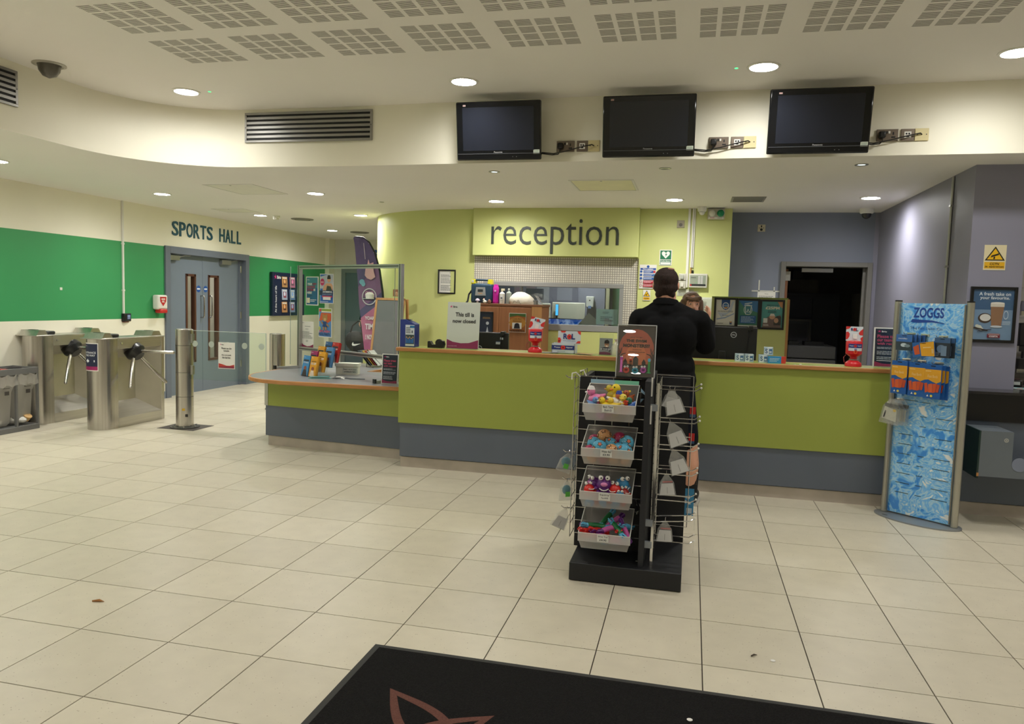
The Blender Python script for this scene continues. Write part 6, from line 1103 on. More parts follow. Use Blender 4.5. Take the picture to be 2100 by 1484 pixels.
for a in ((.085, .075, .098, .09, GN, LB, .1, .05, 'green dive toy with light blue ends lying across the back left'), (.165, .065, .095, .09, PK, PU, .35, -.25, 'pink dive toy with purple ends at the top centre'), (.2, .055, .10, .08, GN, LB, -.8, .5, 'green dive toy with light blue end hanging over the front'), (.24, .08, .085, .07, PK, PU, -.3, 1.1, 'pink dive toy at the front right corner'), (.17, .13, .11, .09, PK, PU, .7, -.5, 'pink dive toy leaning at the back of the lowest bin'), (.13, .15, .12, .08, GN, LB, .9, -.6, 'green dive toy standing up at the back'), (.12, .03, .055, .05, PK, PU, .05, .1, 'short pink dive toy with purple and red ends at the front', RE), (.06, .05, .05, .04, RE, RE, .5, 0, 'red dive toy at the front left'), (.04, .055, .07, .045, RE, RE, .7, .3, 'red dive toy at the left end'), (.155, .04, .05, .04, RE, RE, .3, .1, 'red dive toy beside the purple one at the front'), (.2, .08, .085, .04, RE, RE, 1.8, .1, 'red dive toy at the right of the centre'), (.05, .10, .085, .05, PU, PU, .4, .2, 'purple dive toy at the back left'), (.09, .075, .07, .04, PU, PU, 1.0, .2, 'purple dive toy behind the front label'), (.245, .11, .1, .05, LB, LB, 1.1, .3, 'light blue dive toy at the back right'), (.10, .06, .078, .04, RE, RE, .3, .2, 'red dive toy in the middle left of the pile'), (.19, .03, .04, .07, PK, PU, -.1, 0, 'pink dive toy lying along the front right')): stretchy(*a)
for k in range(6): stretchy(.09+.018*k, .09+.04*(k % 3), .02, .06, (GN, PK, RE)[k % 3], (LB, PU, RE)[k % 3], .12*k-.3, 0, 'dive toy at the bottom of the lowest bin')
# small bagged goods on the hooks
BAGF = clear((1, 1, 1), .08, .1, .22, (222, 222, 218), 'clear_bag', 14)
def bagged(loc, rx, ry, rz, label, kind, s=1):
    t = thing('bagged_item', label, 'bag', loc, group='clear bagged goods on the display hooks', rot=(rx, ry, rz)); w, h = .076*s, .118*s
    b = MB(); b.rings([[(-.008*s, 0, 0), (.008*s, 0, 0), (.008*s, .004, 0), (-.008*s, .004, 0)], [(-w*.5, -.008, -h*.4), (w*.5, -.008, -h*.4), (w*.5, .012, -h*.4), (-w*.5, .012, -h*.4)], [(-w*.62, -.004, -h), (w*.62, -.004, -h), (w*.62, .006, -h), (-w*.62, .006, -h)]], BAGF); b.build('clear_bag', t)
    if kind == 'card':
        b = MB(); b.quad((-w*.55, -.006, -h*.97), (w*.52, -.006, -h*.97), (w*.42, -.009, -h*.42), (-w*.4, -.009, -h*.42), pr((206, 206, 206))); b.quad((-w*.02, -.0075, -h*.9), (w*.02, -.0075, -h*.9), (w*.02, -.0085, -h*.6), (-w*.02, -.0085, -h*.6), pr((160, 160, 160))); b.build('card_insert', t)
        if 'low hook' in label or 'fourth' in label: MB().box(-w*.3, w*.4, .0, .003, -h*.4, -h*.34, pr((190, 70, 66))).build('red_strip', t)
    else:
        MB().ell((0, .002, -h*.45), (w*.4, .008, h*.25), rt((80, 150, 170)), 8).build('toy_inside', t); MB().box(-.01, .02, -.01, -.008, -h*.8, -h*.55, pr((110, 210, 90))).build('green_label', t)
    MB().tube([(0, .002, -.004), (0, 0, .014), (.003, .012, .016)], .0016, CHROME, 5).build('hanger', t)
for z, x, ry, l in ((1.062, 2.045, -.3, 'bagged white card on the topmost hook of the display right side'), (.885, 2.055, -.45, 'bagged white card on the second hook of the display right side'), (.735, 2.075, -.4, 'bagged white card on the third hook of the display right side'), (.60, 2.045, -.1, 'bagged white card on the fourth hook of the display right side'), (.34, 2.05, .0, 'bagged white card on the low hook of the display right side')): bagged((x, 1.87, z), 0, ry*.9, .1, l, 'card', 1.15 if z > .7 else 1.0)
bagged((2.065, 1.90, 1.06), 0, .3, .3, 'second bagged card tucked behind the topmost one', 'card', .9)
bagged((1.49, 1.975, .652), 0, .35, .6, 'bagged teal toy with green label on the display left side', 'toy', .95); bagged((1.485, 1.975, .49), 0, .05, .7, 'bagged pale blue toy below the green labelled one', 'toy', .95); bagged((1.485, 1.975, .325), 0, .45, .5, 'bagged white card lowest on the display left side', 'card', 1.0)
t = thing('swim_accessory', 'small black and silver accessory hanging beside the lowest bin', 'accessory', (1.895, 1.96, .36)); b = MB(); b.tube([(-.012, 0, .06), (0, -.004, .03), (.012, 0, .0), (0, -.004, -.02)], .006, BLACK, 6); b.build('strap', t); b = MB(); b.prism([(-.005, .05), (.028, .012), (.022, .0), (-.01, .03)], 0, .004, mat((196, 196, 192), .3), Matrix(((1, 0, 0, 0), (0, 0, 1, 0), (0, 1, 0, 0), (0, 0, 0, 1)))); b.prism([(-.008, -.025), (.03, 0), (.026, .012), (-.008, -.01)], 0, .004, mat((196, 196, 192), .3), Matrix(((1, 0, 0, 0), (0, 0, 1, 0), (0, 1, 0, 0), (0, 0, 0, 1)))); b.build('buckle', t)
t = thing('blue_clip', 'pale blue folded card clip right of the top bin', 'clip', (1.885, 1.93, 1.0)); b = MB(); c = pr((150, 186, 214)); b.quad((0, 0, .055), (.03, 0, .025), (.03, 0, .012), (0, 0, .035), c); b.quad((0, 0, -.025), (.03, 0, .012), (.03, 0, .0), (0, 0, -.005), c); b.build('card', t); MB().tube([(0, .004, .06), (0, .004, -.03)], .002, CHROME, 6).build('wire', t)
def tag_card(loc, w, h, ops, base, label):
    poster('hang_card', label, 'tag', loc, 0, w, h, ops, base)
tag_card((2.155, 2.32, .855), .034, .062, [('r', 0, 0, 1, .3, (60, 90, 120))], (196, 40, 36), 'upper small red hang card at the display right edge'); tag_card((2.155, 2.30, .70), .034, .062, [('r', 0, 0, 1, .25, (50, 80, 120))], (196, 40, 36), 'second small red hang card at the display right edge')
tag_card((2.143, 2.35, .25), .06, .165, [('r', 0, 0, 1, 1, (60, 140, 186)), ('r', .3, .62, .6, .74, (220, 226, 230)), ('r', .1, .45, .3, .56, (220, 226, 230)), ('r', .4, .42, .7, .52, (220, 226, 230)), ('r', .3, .08, .85, .28, (206, 220, 230))], (60, 140, 186), 'blue goggle hang card low at the display right edge')
t = thing('floor_sticker', 'small torn silver sticker on the display base', 'sticker', (1.90, 1.85, .103)); MB().box(0, .012, 0, .01, 0, .0006, pr((196, 196, 196))).build('scrap', t); MB().box(.014, .02, .004, .009, 0, .0006, pr((150, 150, 150))).build('scrap', t)

# ------------------------------------------------------------------ blue swim goods stand
A = Vector((3.632, 3.866, 0)); B = Vector((4.012, 3.547, 0)); d = (B-A); ang = math.atan2(d.y, d.x); W = d.length
t = thing('swim_goods_stand', 'tall blue swim goods stand with aluminium poles before the counter right end', 'display stand', A, ang)
SP = mat((182, 180, 170), .35, .75, .03, name='silver_pole')
for x0, x1 in ((-.022, .022), (W-.022, W+.022)):
    n = 12; O = [((x0+x1)/2+.024*math.cos(2*PI*k/n), .03*math.sin(2*PI*k/n)) for k in range(n)]; p = MB().prism(O, .012, 1.595, SP).build('pole', t); MB().prism(O, 1.595, 1.605, BLACK).build('pole_cap', p)
    MB().box((x0 if x0 > .1 else x1)-.004, (x0 if x0 > .1 else x1)+.004, -.033, -.02, .03, 1.58, mat((140, 138, 130), .4, .5)).build('groove', p)
def swirl():
    m = bpy.data.materials.new('water_print'); m.use_nodes = True; nt = m.node_tree; b = nt.nodes['Principled BSDF']; N = nt.nodes.new; L = nt.links.new
    tc = N('ShaderNodeTexCoord'); n = N('ShaderNodeTexNoise'); n.inputs['Scale'].default_value = 3.2; n.inputs['Detail'].default_value = 2; n.inputs['Distortion'].default_value = 2.6; L(tc.outputs['Object'], n.inputs['Vector'])
    n2 = N('ShaderNodeTexNoise'); n2.inputs['Scale'].default_value = 8; n2.inputs['Detail'].default_value = 2; n2.inputs['Distortion'].default_value = 3.0; L(tc.outputs['Object'], n2.inputs['Vector'])
    ad = N('ShaderNodeMath'); ad.operation = 'ADD'; L(n.outputs[0], ad.inputs[0]); L(n2.outputs[0], ad.inputs[1])
    cr = N('ShaderNodeValToRGB'); E = cr.color_ramp.elements; E[0].position = .40; E[0].color = lin((70, 150, 236)); E[1].position = .625; E[1].color = lin((244, 248, 248))
    for p_, c in ((.455, (122, 196, 252)), (.5, (182, 224, 250)), (.545, (110, 186, 252)), (.58, (150, 210, 252))): e = E.new(p_); e.color = lin(c)
    hf = N('ShaderNodeMath'); hf.operation = 'MULTIPLY'; hf.inputs[1].default_value = .5; L(ad.outputs[0], hf.inputs[0]); L(hf.outputs[0], cr.inputs[0]); L(cr.outputs[0], b.inputs['Base Color']); b.inputs['Roughness'].default_value = .25; return m
MB().box(.024, W-.024, -.004, .02, .02, 1.585, swirl()).build('printed_panel', t)
b = MB(); NVY = (28, 72, 160); draw(b, W, 1.6, [('t', 'ZOGGS', .23, .925, .66, .972, NVY, .03), ('p', [(.2, .905), (.22, .918), (.5, .915), (.72, .9), (.5, .906), (.3, .902)], NVY), ('t', 'The Fun Swim Co.', .2, .872, .66, .884, (40, 84, 150))], -.004); b.build('lettering', t)
b = MB()
for k in range(9):
    z = .76-.073*k
    for x0, w_ in ((.07, .10), (.215, .045), (.325, .115)):
        if k < 2 and x0 < .1: continue
        b.box(x0, x0+w_, -.0055, -.003, z, z+.004, mat((46, 60, 70), .6))
for z, x0, w_ in ((.87, .09, .1), (.865, .22, .06), (.86, .33, .1)): b.box(x0, x0+w_, -.0055, -.003, z, z+.004, mat((70, 90, 90), .6))
b.build('slots', t)
c = (A+B)/2; b = MB(); n = 40; P = [(W/2+.305*math.cos(2*PI*k/n), -.02+.165*math.sin(2*PI*k/n)) for k in range(n)]; b.prism(P, 0, .01, mat((150, 154, 156), .4, .5, name='grey_base_plate')); b.build('base_plate', t, bevel=.004)
tg = MB(); draw(tg, .04, .02, [('r', 0, 0, 1, 1, (60, 66, 66))], 0, 0, 0, T=TR(.04, -.12, .0105, rx=-PI/2)); tg.build('base_mark', t)
TS = Matrix.Translation(A) @ Matrix.Rotation(ang, 4, 'Z')
def peg(x, z, L=.11):
    b = MB(); b.tube([(x, 0, z), (x, -L, z), (x, -L-.012, z+.012)], .003, CHROME, 6); b.box(x-.03, x+.03, -.008, -.004, z-.008, z+.01, CHROME); b.build('display_peg', t)
for x, z in ((.11, 1.36), (.21, 1.355), (.335, 1.35), (.09, 1.17), (.2, 1.165), (.32, 1.16), (.06, .87)): peg(x, z)
def packet(x, y, z, w, h, ops, base, label, tilt=0, group='swim goods packets on the blue stand'):
    p = TS @ Vector((x, y, z)); q = thing('goods_packet', label, 'packet', p, group=group, rot=(0, tilt, ang)); b = MB(); b.box(0, w, 0, .012, -h, 0, pr(base)); draw(b, w, h, ops, 0, 0, -h); b.build('printed_card', q); MB().box(w*.36, w*.64, -.001, .013, -.012, -.006, BLACK).build('euro_slot', q)
BAND = [('r', 0, 0, 1, 1, (28, 92, 170)), ('p', [(0, .86), (1, .86), (1, .52), (.75, .46), (.5, .5), (.25, .56), (0, .54)], (226, 164, 40)), ('l', .06, .78, .4, .84, 1, (236, 206, 140)), ('t', 'Float Bands', .2, .62, .8, .7, (240, 214, 150)), ('p', [(.02, .44), (.2, .46), (.3, .2), (.1, .16)], (206, 84, 40)), ('p', [(.26, .42), (.5, .45), (.55, .18), (.3, .18)], (214, 96, 50)), ('p', [(.52, .44), (.78, .46), (.72, .2), (.56, .17)], (206, 84, 40)), ('p', [(.78, .44), (.98, .42), (.9, .2), (.74, .2)], (190, 74, 40)), ('e', .5, .08, .08, .035, (226, 206, 90)), ('p', [(.2, .06), (.28, .12), (.34, .06)], (220, 226, 232))]
for x, z, nm in ((.035, 1.155, 'left'), (.16, 1.15, 'middle'), (.27, 1.145, 'right')):
    for k, w_ in enumerate(('front', 'second', 'rear')): packet(x+.011*k, -.105+.033*k, z+.004*(2-k), .112, .24, BAND if k < 2 else BAND[:2], (28, 92, 170), 'blue and orange float band packet, %s of the %s hook' % (w_, nm))
packet(.165, -.10, 1.30, .15, .105, [('r', 0, 0, 1, 1, (38, 100, 170)), ('p', [(.35, .95), (1, 1), (1, 0), (.4, .06)], (228, 166, 40)), ('p', [(.04, .7), (.3, .85), (.34, .2), (.1, .15)], (206, 90, 44)), ('l', .5, .55, .9, .7, 1, (240, 214, 150)), ('r', .88, .2, .97, .5, (226, 190, 120))], (38, 100, 170), 'sideways blue and orange float band packet above the others', -.12)
GOG = [('r', 0, 0, 1, 1, (52, 66, 76)), ('r', 0, .55, 1, 1, (60, 110, 180)), ('t', 'goggles', .12, .68, .7, .8, (214, 224, 236), .02), ('e', .5, .34, .2, .12, (190, 206, 216)), ('e', .72, .3, .18, .1, (120, 140, 150))]
for k, w_ in enumerate(('front', 'second', 'third', 'rear')): packet(.045+.02*k, -.09+.022*k, 1.355, .115, .115, GOG, (52, 66, 76), 'dark blue goggle packet at the upper left, %s of four' % w_)
for k, w_ in enumerate(('front', 'rear')): packet(.31+.018*k, -.08+.03*k, 1.345, .105, .14, [('r', 0, 0, 1, 1, (38, 48, 60)), ('r', .0, .75, 1, 1, (60, 96, 140)), ('e', .45, .45, .28, .2, (96, 120, 150)), ('r', .45, .1, .8, .6, (110, 134, 160)), ('l', .1, .08, .4, .3, 3, (130, 140, 150))], (38, 48, 60), 'dark boxed goggles at the upper right, %s one' % w_)
for k, (w_, dx) in enumerate((('front', 0), ('middle', .016), ('rear', .034))):
    p = TS @ Vector((.06+dx, -.11+.035*k, .86)); q = thing('swim_cap_packet', 'clear packet with white swim cap at the lower left, %s one' % w_, 'packet', p, group='swim cap packets on the low hook', rot=(0, .1, ang))
    b = MB(); b.rings([[(-.02, 0, .02), (.02, 0, .02), (.02, .003, .02), (-.02, .003, .02)], [(-.06, -.01, -.04), (.06, -.01, -.04), (.06, .015, -.04), (-.06, .015, -.04)], [(-.075, -.006, -.17), (.065, -.006, -.17), (.065, .01, -.17), (-.075, .01, -.17)]], BAGF); b.build('clear_bag', q); b = MB(); b.prism([(-.06, -.135), (.045, -.145), (.04, -.06), (-.05, -.045)], -.004, .002, mat((206, 206, 190), .5), Matrix(((1, 0, 0, 0), (0, 0, 1, 0), (0, 1, 0, 0), (0, 0, 0, 1)))); b.build('folded_cap', q)
    if k == 0: b = MB(); draw(b, .1, .1, [('e', .88, .82, .12, .1, (226, 190, 50)), ('p', [(.12, .2), (.22, .2), (.3, .7), (.2, .7)], (60, 60, 60))], -.0075, -.06, -.145); b.build('print', q)
    MB().box(-.05, .05, -.002, .008, -.045, -.02, mat((40, 44, 48), .4)).build('header', q)
b = MB(); b.box(.05, .13, -.006, .02, 1.0, 1.0, CHROME)

# ------------------------------------------------------------------ cafe counter on the right
t = thing('cafe_counter', 'dark cafe counter with black granite band at the right edge', 'counter', (3.93, 3.99, 0))
GRAN = mat((20, 20, 22), .25, var=.3, scale=90, name='black_granite'); W_ = 4.35; b = MB(); WT = mat((48, 46, 46), .18, var=.2, scale=60, name='dark_worktop'); b.prism([(0, 0), (W_, 0), (W_, .62), (.665, .62), (.665, .275), (0, .275)], .925, .945, WT); b.build('worktop', t, bevel=.003); MB().box(0, W_, .0, .03, .722, .925, GRAN).build('granite_band', t); MB().box(0, W_, .02, .05, .1, .722, CGREY).build('front_panel', t); MB().box(0, 1.0-.36+.28, .04, .06, 0, .092, PLINTH).build('plinth', t); MB().box(.922, W_, .04, .06, 0, .092, PLINTH).build('plinth', t); MB().box(.67, W_, .6, .62, 0, .925, CGREY).build('rear_panel', t)
t = thing('tray_box', 'grey box with green side panel fixed to the cafe counter front', 'box', (4.18, 3.70, 0)); TB_ = mat((106, 114, 122), .45)
b = MB(); b.box(.012, .22, 0, .012, .36, .69, TB_); b.box(.22, .6, 0, .012, .36, .46, TB_); b.build('front_face', t); MB().box(0, .012, 0, .305, .345, .69, mat((22, 50, 44), .5)).build('green_side', t); MB().box(.012, .6, .012, .305, .36, .372, TB_).build('tray_floor', t); MB().box(.012, .22, .012, .305, .68, .69, TB_).build('top', t)
MB().cyl((.27, -.002, .46), (.27, 0, .46), .05, mat((128, 136, 156), .4), n=20).build('round_cutout', t); b = MB(); draw(b, .03, .03, [('o', .5, .5, .5, .5, .6, (176, 176, 170)), ('r', .35, .3, .65, .7, (176, 176, 170))], -.0005, .16, .615); b.build('sticker', t); b = MB(); b.box(.0, .014, -.002, 0, .36, .385, mat((190, 130, 70), .5)); b.build('chipped_corner', t)
poster('cafe_flyer', 'teal flyer lying flat on the cafe worktop', 'leaflet', (4.50, 4.42, .947), 0, .2, .14, [('r', 0, 0, 1, 1, (130, 190, 190)), ('r', .3, .3, .7, .7, (206, 190, 200)), ('r', .75, .1, .95, .4, (190, 90, 90))], rot=(-PI/2, 0, -.5))
t = thing('coffee_machine', 'black and chrome coffee machine on shelves at the right edge', 'coffee machine', (5.06, 5.5, 0)); MB().box(0, .6, 0, .5, 1.24, 1.45, BLACK).build('body', t, bevel=.01); MB().box(.0, .5, .0, .4, 1.52, 1.56, CHROME).build('top_tray', t); MB().lathe([(.045, 0), (.05, .05), (.045, .09), (.03, .095)], CHROME, 14, TR(.07, .1, 1.56)).build('kettle', t); b = MB(); b.box(.01, .09, -.03, .02, 1.19, 1.24, BLACK); b.cyl((.03, -.02, 1.13), (.03, -.02, 1.19), .012, BLACK); b.build('group_head', t); MB().box(0, .6, 0, .5, .995, 1.03, CHROME).build('drip_shelf', t); MB().box(.03, .6, .05, .5, 1.03, 1.12, BLACK).build('machine_body', t); MB().box(.02, .05, .2, .23, 1.03, 1.52, CHROME).build('stand_leg', t)
MB().box(-.02, .6, .0, .55, .0, .88, mat((60, 60, 62), .5)).build('back_bench', t)
t = thing('card_machine', 'small black card machine on the cafe worktop', 'card machine', (4.62, 4.5, .946), -.2); MB().box(0, .11, 0, .17, 0, .06, BLACK).build('body', t, bevel=.012); b = MB(); draw(b, .06, .025, [('r', 0, 0, 1, 1, (210, 210, 206))], -.001, .03, .02); b.build('sticker', t); MB().box(.015, .095, .02, .1, .06, .064, mat((60, 20, 20), .4)).build('screen', t)

# ------------------------------------------------------------------ entrance mat
t = thing('entrance_mat', 'black entrance mat with a brown star emblem in the foreground', 'mat', (.863, .70, 0)); MATM = mat((30, 29, 29), .95, var=.25, scale=160, bump=.9, bscale=220, spec=.1, name='black_carpet')
x1, y1 = 3.2, -1.5; MB().box(.03, x1-.03, y1, -.03, .001, .010, MATM).build('carpet', t)
b = MB(); b.box(0, x1, -.03, 0, .0008, .006, mat((38, 38, 36), .7)); b.box(0, .03, y1, -.03, .0008, .006, mat((38, 38, 36), .7)); b.box(x1-.03, x1, y1, -.03, .0008, .006, mat((38, 38, 36), .7)); b.build('rubber_border', t)
def petal(mb, cx, cy, a, L, w, th, zz=0):
    n = 20; T = TR(cx, cy, 0, rz=a)
    O = [(L*k/n, w*math.sin(PI*k/n)*(1-.35*k/n)*1.25) for k in range(n+1)]; O = O+[(x, -y) for x, y in O[-2:0:-1]]
    I = [(L*.45+(x-L*.45)*(1-3.4*th/L), y*(1-th/w)) for x, y in O]; m = len(O)
    mb.add([(x, y, .0106+zz) for x, y in O]+[(x, y, .0106+zz) for x, y in I], [(i, (i+1) % m, m+(i+1) % m, m+i) for i in range(m)], mat((104, 70, 62), .95, var=.15, scale=160, bump=.6, bscale=220, spec=.1, name='brown_carpet'), T)
b = MB()
for k, (cx, cy, a, L, w_) in enumerate(((.60, -.71, 136.5, .54, .09), (.33, -.74, 46, .455, .075), (.62, -.80, 10, .42, .07), (.5, -.84, -80, .5, .09), (.36, -.82, 190, .4, .08))): petal(b, cx, cy, R(a), L, w_, .034, .0004*k)
b.build('emblem', t)
for x, y, l in ((2.549, 1.058, 'tiny white scrap on the floor tiles before the mat'), (2.2, .46, 'tiny white scrap on the black mat')):
    tag(MB().lathe([(.008, 0), (.011, .002), (.006, .0045), (.001, .005)], PAPER, 9).build('paper_scrap', loc=(x, y, .0105 if y < .7 else .0005)), l, 'litter')
tag(MB().tube([(0, 0, .004), (.012, .012, .006), (.026, .02, .003)], [.003, .004, .001], mat((70, 60, 50), .8), 6).build('dry_leaf', loc=(2.46, 1.07, .001)), 'tiny dark curled scrap on the tiles before the mat', 'litter')
tag(MB().tube([(0, 0, .003), (.03, .01, .006), (.06, .01, .003)], [.004, .007, .001], mat((160, 110, 60), .8), 6).build('dry_leaf', loc=(-.63, .73, .001)), 'small orange brown dry leaf on the open floor tiles', 'litter')
# ------------------------------------------------------------------ people
SKIN = mat((214, 160, 134), .5, var=.05, scale=14, spec=.35, name='skin')
def cap(p, q, r0, r1): return ('c', Vector(p), Vector(q), r0, r1)
def ell(c, r, T=None): return ('e', c, r, T)
def solid(prims, voxel, m, name, parent, smooth=4, infl=0):
    """one continuous surface grown over rounded limbs and volumes"""
    b = MB()
    for p in prims:
        if p[0] == 'c':
            _, a, c, r0, r1 = p; r0 += infl; r1 += infl; d = (c-a); L = d.length; P = []; rr = []
            dn = d.normalized()
            for k in range(5): th = PI/2*k/4; P.append(a-dn*(r0*math.cos(th))); rr.append(max(r0*math.sin(th), .0006))
            for k in range(5): th = PI/2*k/4; P.append(c+dn*(r1*math.sin(th))); rr.append(max(r1*math.cos(th), .0006))
            b.tube(P, rr, m, 14)
        else:
            _, c, r, T = p; r = [v+infl for v in r]
            b.ell((0, 0, 0) if T is not None else c, r, m, 18, T)
    o = b.build(name); md = o.modifiers.new('r', 'REMESH'); md.mode = 'VOXEL'; md.voxel_size = voxel
    sm = o.modifiers.new('s', 'SMOOTH'); sm.factor = .5; sm.iterations = smooth
    dg = bpy.context.evaluated_depsgraph_get(); me = bpy.data.meshes.new_from_object(o.evaluated_get(dg)); old = o.data
    o.modifiers.clear(); o.data = me; bpy.data.meshes.remove(old); me.name = name
    me.materials.clear(); me.materials.append(m); me.polygons.foreach_set('use_smooth', [True]*len(me.polygons))
    o.parent = parent; return o
def hand(W, fw, up, side, s=1.0, curl=.35, spread=.12):
    """prims of a hand: W wrist, fw toward the fingertips, up out of the back of the hand, side +1 puts the thumb on fw x up"""
    W, f, u = Vector(W), Vector(fw).normalized(), Vector(up).normalized(); r = f.cross(u).normalized()*side; P = []
    for k in range(4):
        o = (k-1.5)*.0205*s; base = W+f*.088*s-r*o*-1*.98
        P.append(cap(W+f*.012*s+r*o*.75, W+f*.085*s+r*o, .0135*s, .0115*s))
        L = (.068, .078, .074, .058)[3-k if side > 0 else 3-k]*s; a = curl*.6; d1 = (f*math.cos(a)-u*math.sin(a)+r*o*spread*10).normalized(); d2 = (f*math.cos(a*2.6)-u*math.sin(a*2.6)+r*o*spread*8).normalized()
        k0 = W+f*.085*s+r*o*1.08; k1 = k0+d1*L*.52; k2 = k1+d2*L*.52
        P += [cap(k0, k1, .0098*s, .0088*s), cap(k1, k2, .0088*s, .0072*s)]
    t0 = W+f*.025*s+r*.028*s; t1 = t0+(f*.6+r*.75-u*.15)*.045*s; t2 = t1+(f*.85+r*.4-u*.2)*.034*s
    P += [cap(t0, t1, .0145*s, .0105*s), cap(t1, t2, .0105*s, .008*s)]
    return P
def person(label, loc, rz): return thing('person', label, 'person', loc, rz)
# figures are modelled facing +Y, feet at the origin
def head_prims(H, tilt=0, sx=1, sy=1):
    c = Vector(H); T = Matrix.Translation(c) @ Matrix.Rotation(tilt, 4, 'Z') @ Matrix.Diagonal((sx, sy, 1, 1))
    q = lambda x, y, z: T @ Vector((x, y, z))
    e = lambda x, y, z, a, b_, c_: ell((0, 0, 0), (a, b_, c_), T @ Matrix.Translation((x, y, z)))
    return [e(0, -.01, .02, .076, .096, .098), e(0, .028, -.045, .058, .062, .068), e(0, .07, -.02, .012, .02, .026), cap(q(0, .082, .008), q(0, .098, -.026), .008, .013), e(0, .066, -.085, .028, .022, .018), cap(q(-.022, .082, -.057), q(.022, .082, -.057), .007, .007), e(-.078, -.012, -.008, .011, .022, .034), e(.078, -.012, -.008, .011, .022, .034), cap(q(-.045, .066, .03), q(.045, .066, .03), .014, .014)], T
def face(T, t):
    for sx in (-1, 1):
        e = MB(); e.ell((sx*.031, .0745, .008), (.0125, .0095, .0058), mat((206, 198, 190), .3), 10, T); e.ell((sx*.031, .0825, .008), (.0052, .003, .0052), mat((60, 44, 34), .2), 8, T); e.build('eye', t)
        MB().tube([T @ Vector((sx*.014, .09, .03)), T @ Vector((sx*.032, .09, .036)), T @ Vector((sx*.05, .078, .03))], .0032, mat((84, 66, 52), .8), 6).build('eyebrow', t)
    l = MB(); l.tube([T @ Vector(p) for p in ((-.024, .083, -.056), (-.01, .091, -.053), (0, .0915, -.055), (.01, .091, -.053), (.024, .083, -.056))], [.002, .0045, .0045, .0045, .002], mat((176, 96, 90), .5), 6); l.build('lips', t)

# --- man at the counter, seen from behind
t = person('man in a black sweater and dark shorts standing at the counter, back to the camera', (1.98, 3.62, 0), 0)
HP, T = head_prims((-.045, .05, 1.675), 0, 1.16, 1.1)
shR = Vector((.215, .02, 1.40)); elR = Vector((.27, .12, 1.225)); wrR = Vector((.285, .33, 1.385)); shL = Vector((-.225, .02, 1.40)); elL = Vector((-.275, .10, 1.13)); wrL = Vector((-.17, .34, 1.10))
torso = [ell((-.01, 0, 1.26), (.205, .135, .20)), ell((-.01, .01, 1.04), (.20, .155, .17)), ell((-.01, .0, .90), (.188, .15, .13)), cap((-.15, .005, 1.40), (.14, .005, 1.40), .085, .085), cap((-.10, .01, 1.47), (.04, .01, 1.47), .065, .065), cap((-.09, .005, 1.475), (-.2, .01, 1.41), .06, .06), cap((.03, .005, 1.475), (.18, .01, 1.41), .06, .06), ell((-.11, -.06, 1.30), (.1, .075, .13)), ell((.09, -.06, 1.30), (.1, .075, .13))]
neck = [cap((-.03, .01, 1.45), (-.043, .03, 1.61), .08, .076)]
arms = [cap(shR, elR, .066, .052), cap(elR, wrR, .05, .032), cap(shL, elL, .066, .052), cap(elL, wrL, .05, .032)]
legs = [cap((-.095, 0, .88), (-.12, .01, .50), .098, .062), cap((-.12, .01, .50), (-.13, -.02, .30), .06, .062), cap((-.13, -.02, .30), (-.13, .0, .09), .062, .040), cap((.10, 0, .88), (.185, .0, .50), .098, .062), cap((.185, 0, .50), (.205, -.02, .31), .06, .062), cap((.205, -.02, .31), (.215, .0, .09), .062, .040)]
feet = [cap((-.13, -.02, .045), (-.14, .15, .035), .042, .034), cap((.215, -.02, .045), (.24, .15, .035), .042, .034)]
hands = hand(wrR+(wrR-elR).normalized()*.01, (.12, .75, .75), (1, .1, -.1), -1, 1.0, .5) + hand(wrL+(wrL-elL).normalized()*.01, (.4, .8, -.05), (0, 0, 1), 1, 1.05, .3)
solid(HP+neck+torso+arms+legs+feet+hands, .0058, SKIN, 'body', t, 5)
CLOTH = mat((16, 16, 18), .9, var=.2, scale=9, bump=.25, bscale=16, spec=.15, name='black_sweater')
sw = [p for p in torso]+[cap(shR, elR, .074, .066), cap(elR, elR.lerp(wrR, .88), .064, .045), cap(shL, elL, .074, .066), cap(elL, elL.lerp(wrL, .88), .064, .045)]
solid(sw+[cap((-.09, .0, .95), (.08, .0, .95), .122, .122), cap((-.036, .01, 1.46), (-.041, .018, 1.525), .085, .072)], .009, CLOTH, 'sweater', t, 5, .016)
MB().rings([[(-.04+.086*q*math.cos(2*PI*k/20), .018+.083*q*math.sin(2*PI*k/20), z-.012*math.sin(2*PI*k/20)) for k in range(20)] for q, z in ((1.16, 1.515), (1.12, 1.55), (1.03, 1.558), (.97, 1.53))], CLOTH, cap=False).build('collar', t)
sh = [cap((-.08, 0, .92), (-.125, .0, .50), .125, .10), cap((.08, 0, .92), (.15, .0, .50), .12, .10), ell((0, 0, .88), (.2, .155, .13))]
solid(sh, .009, mat((20, 22, 32), .9, var=.15, scale=12, spec=.15, name='navy_shorts'), 'shorts', t, 4, .006)
for sx, l in ((-.13, -.14), (.215, .24)):
    solid([cap((sx, -.0, .27), (sx, .0, .10), .052, .046)], .007, mat((18, 18, 20), .9), 'sock', t, 3, .004)
    f = solid([cap((sx, -.045, .055), (sx, .01, .075), .046, .05), cap((sx, 0, .05), (l, .17, .04), .048, .038)], .007, mat((24, 24, 26), .6), 'shoe', t, 3, .006)
    MB().prism([(sx-.05, -.09), (sx+.05, -.09), (l+.052, .1), (l+.04, .2), (l, .225), (l-.045, .2), (l-.055, .1)], .0, .022, mat((190, 186, 178), .6)).build('shoe_sole', t, bevel=.004)
HAIR = mat((42, 28, 23), .75, var=.3, scale=60, bump=.5, bscale=110, stretch=(1, 1, .35), spec=.3, name='dark_brown_hair')
q = lambda x, y, z: T @ Vector((x, y, z))
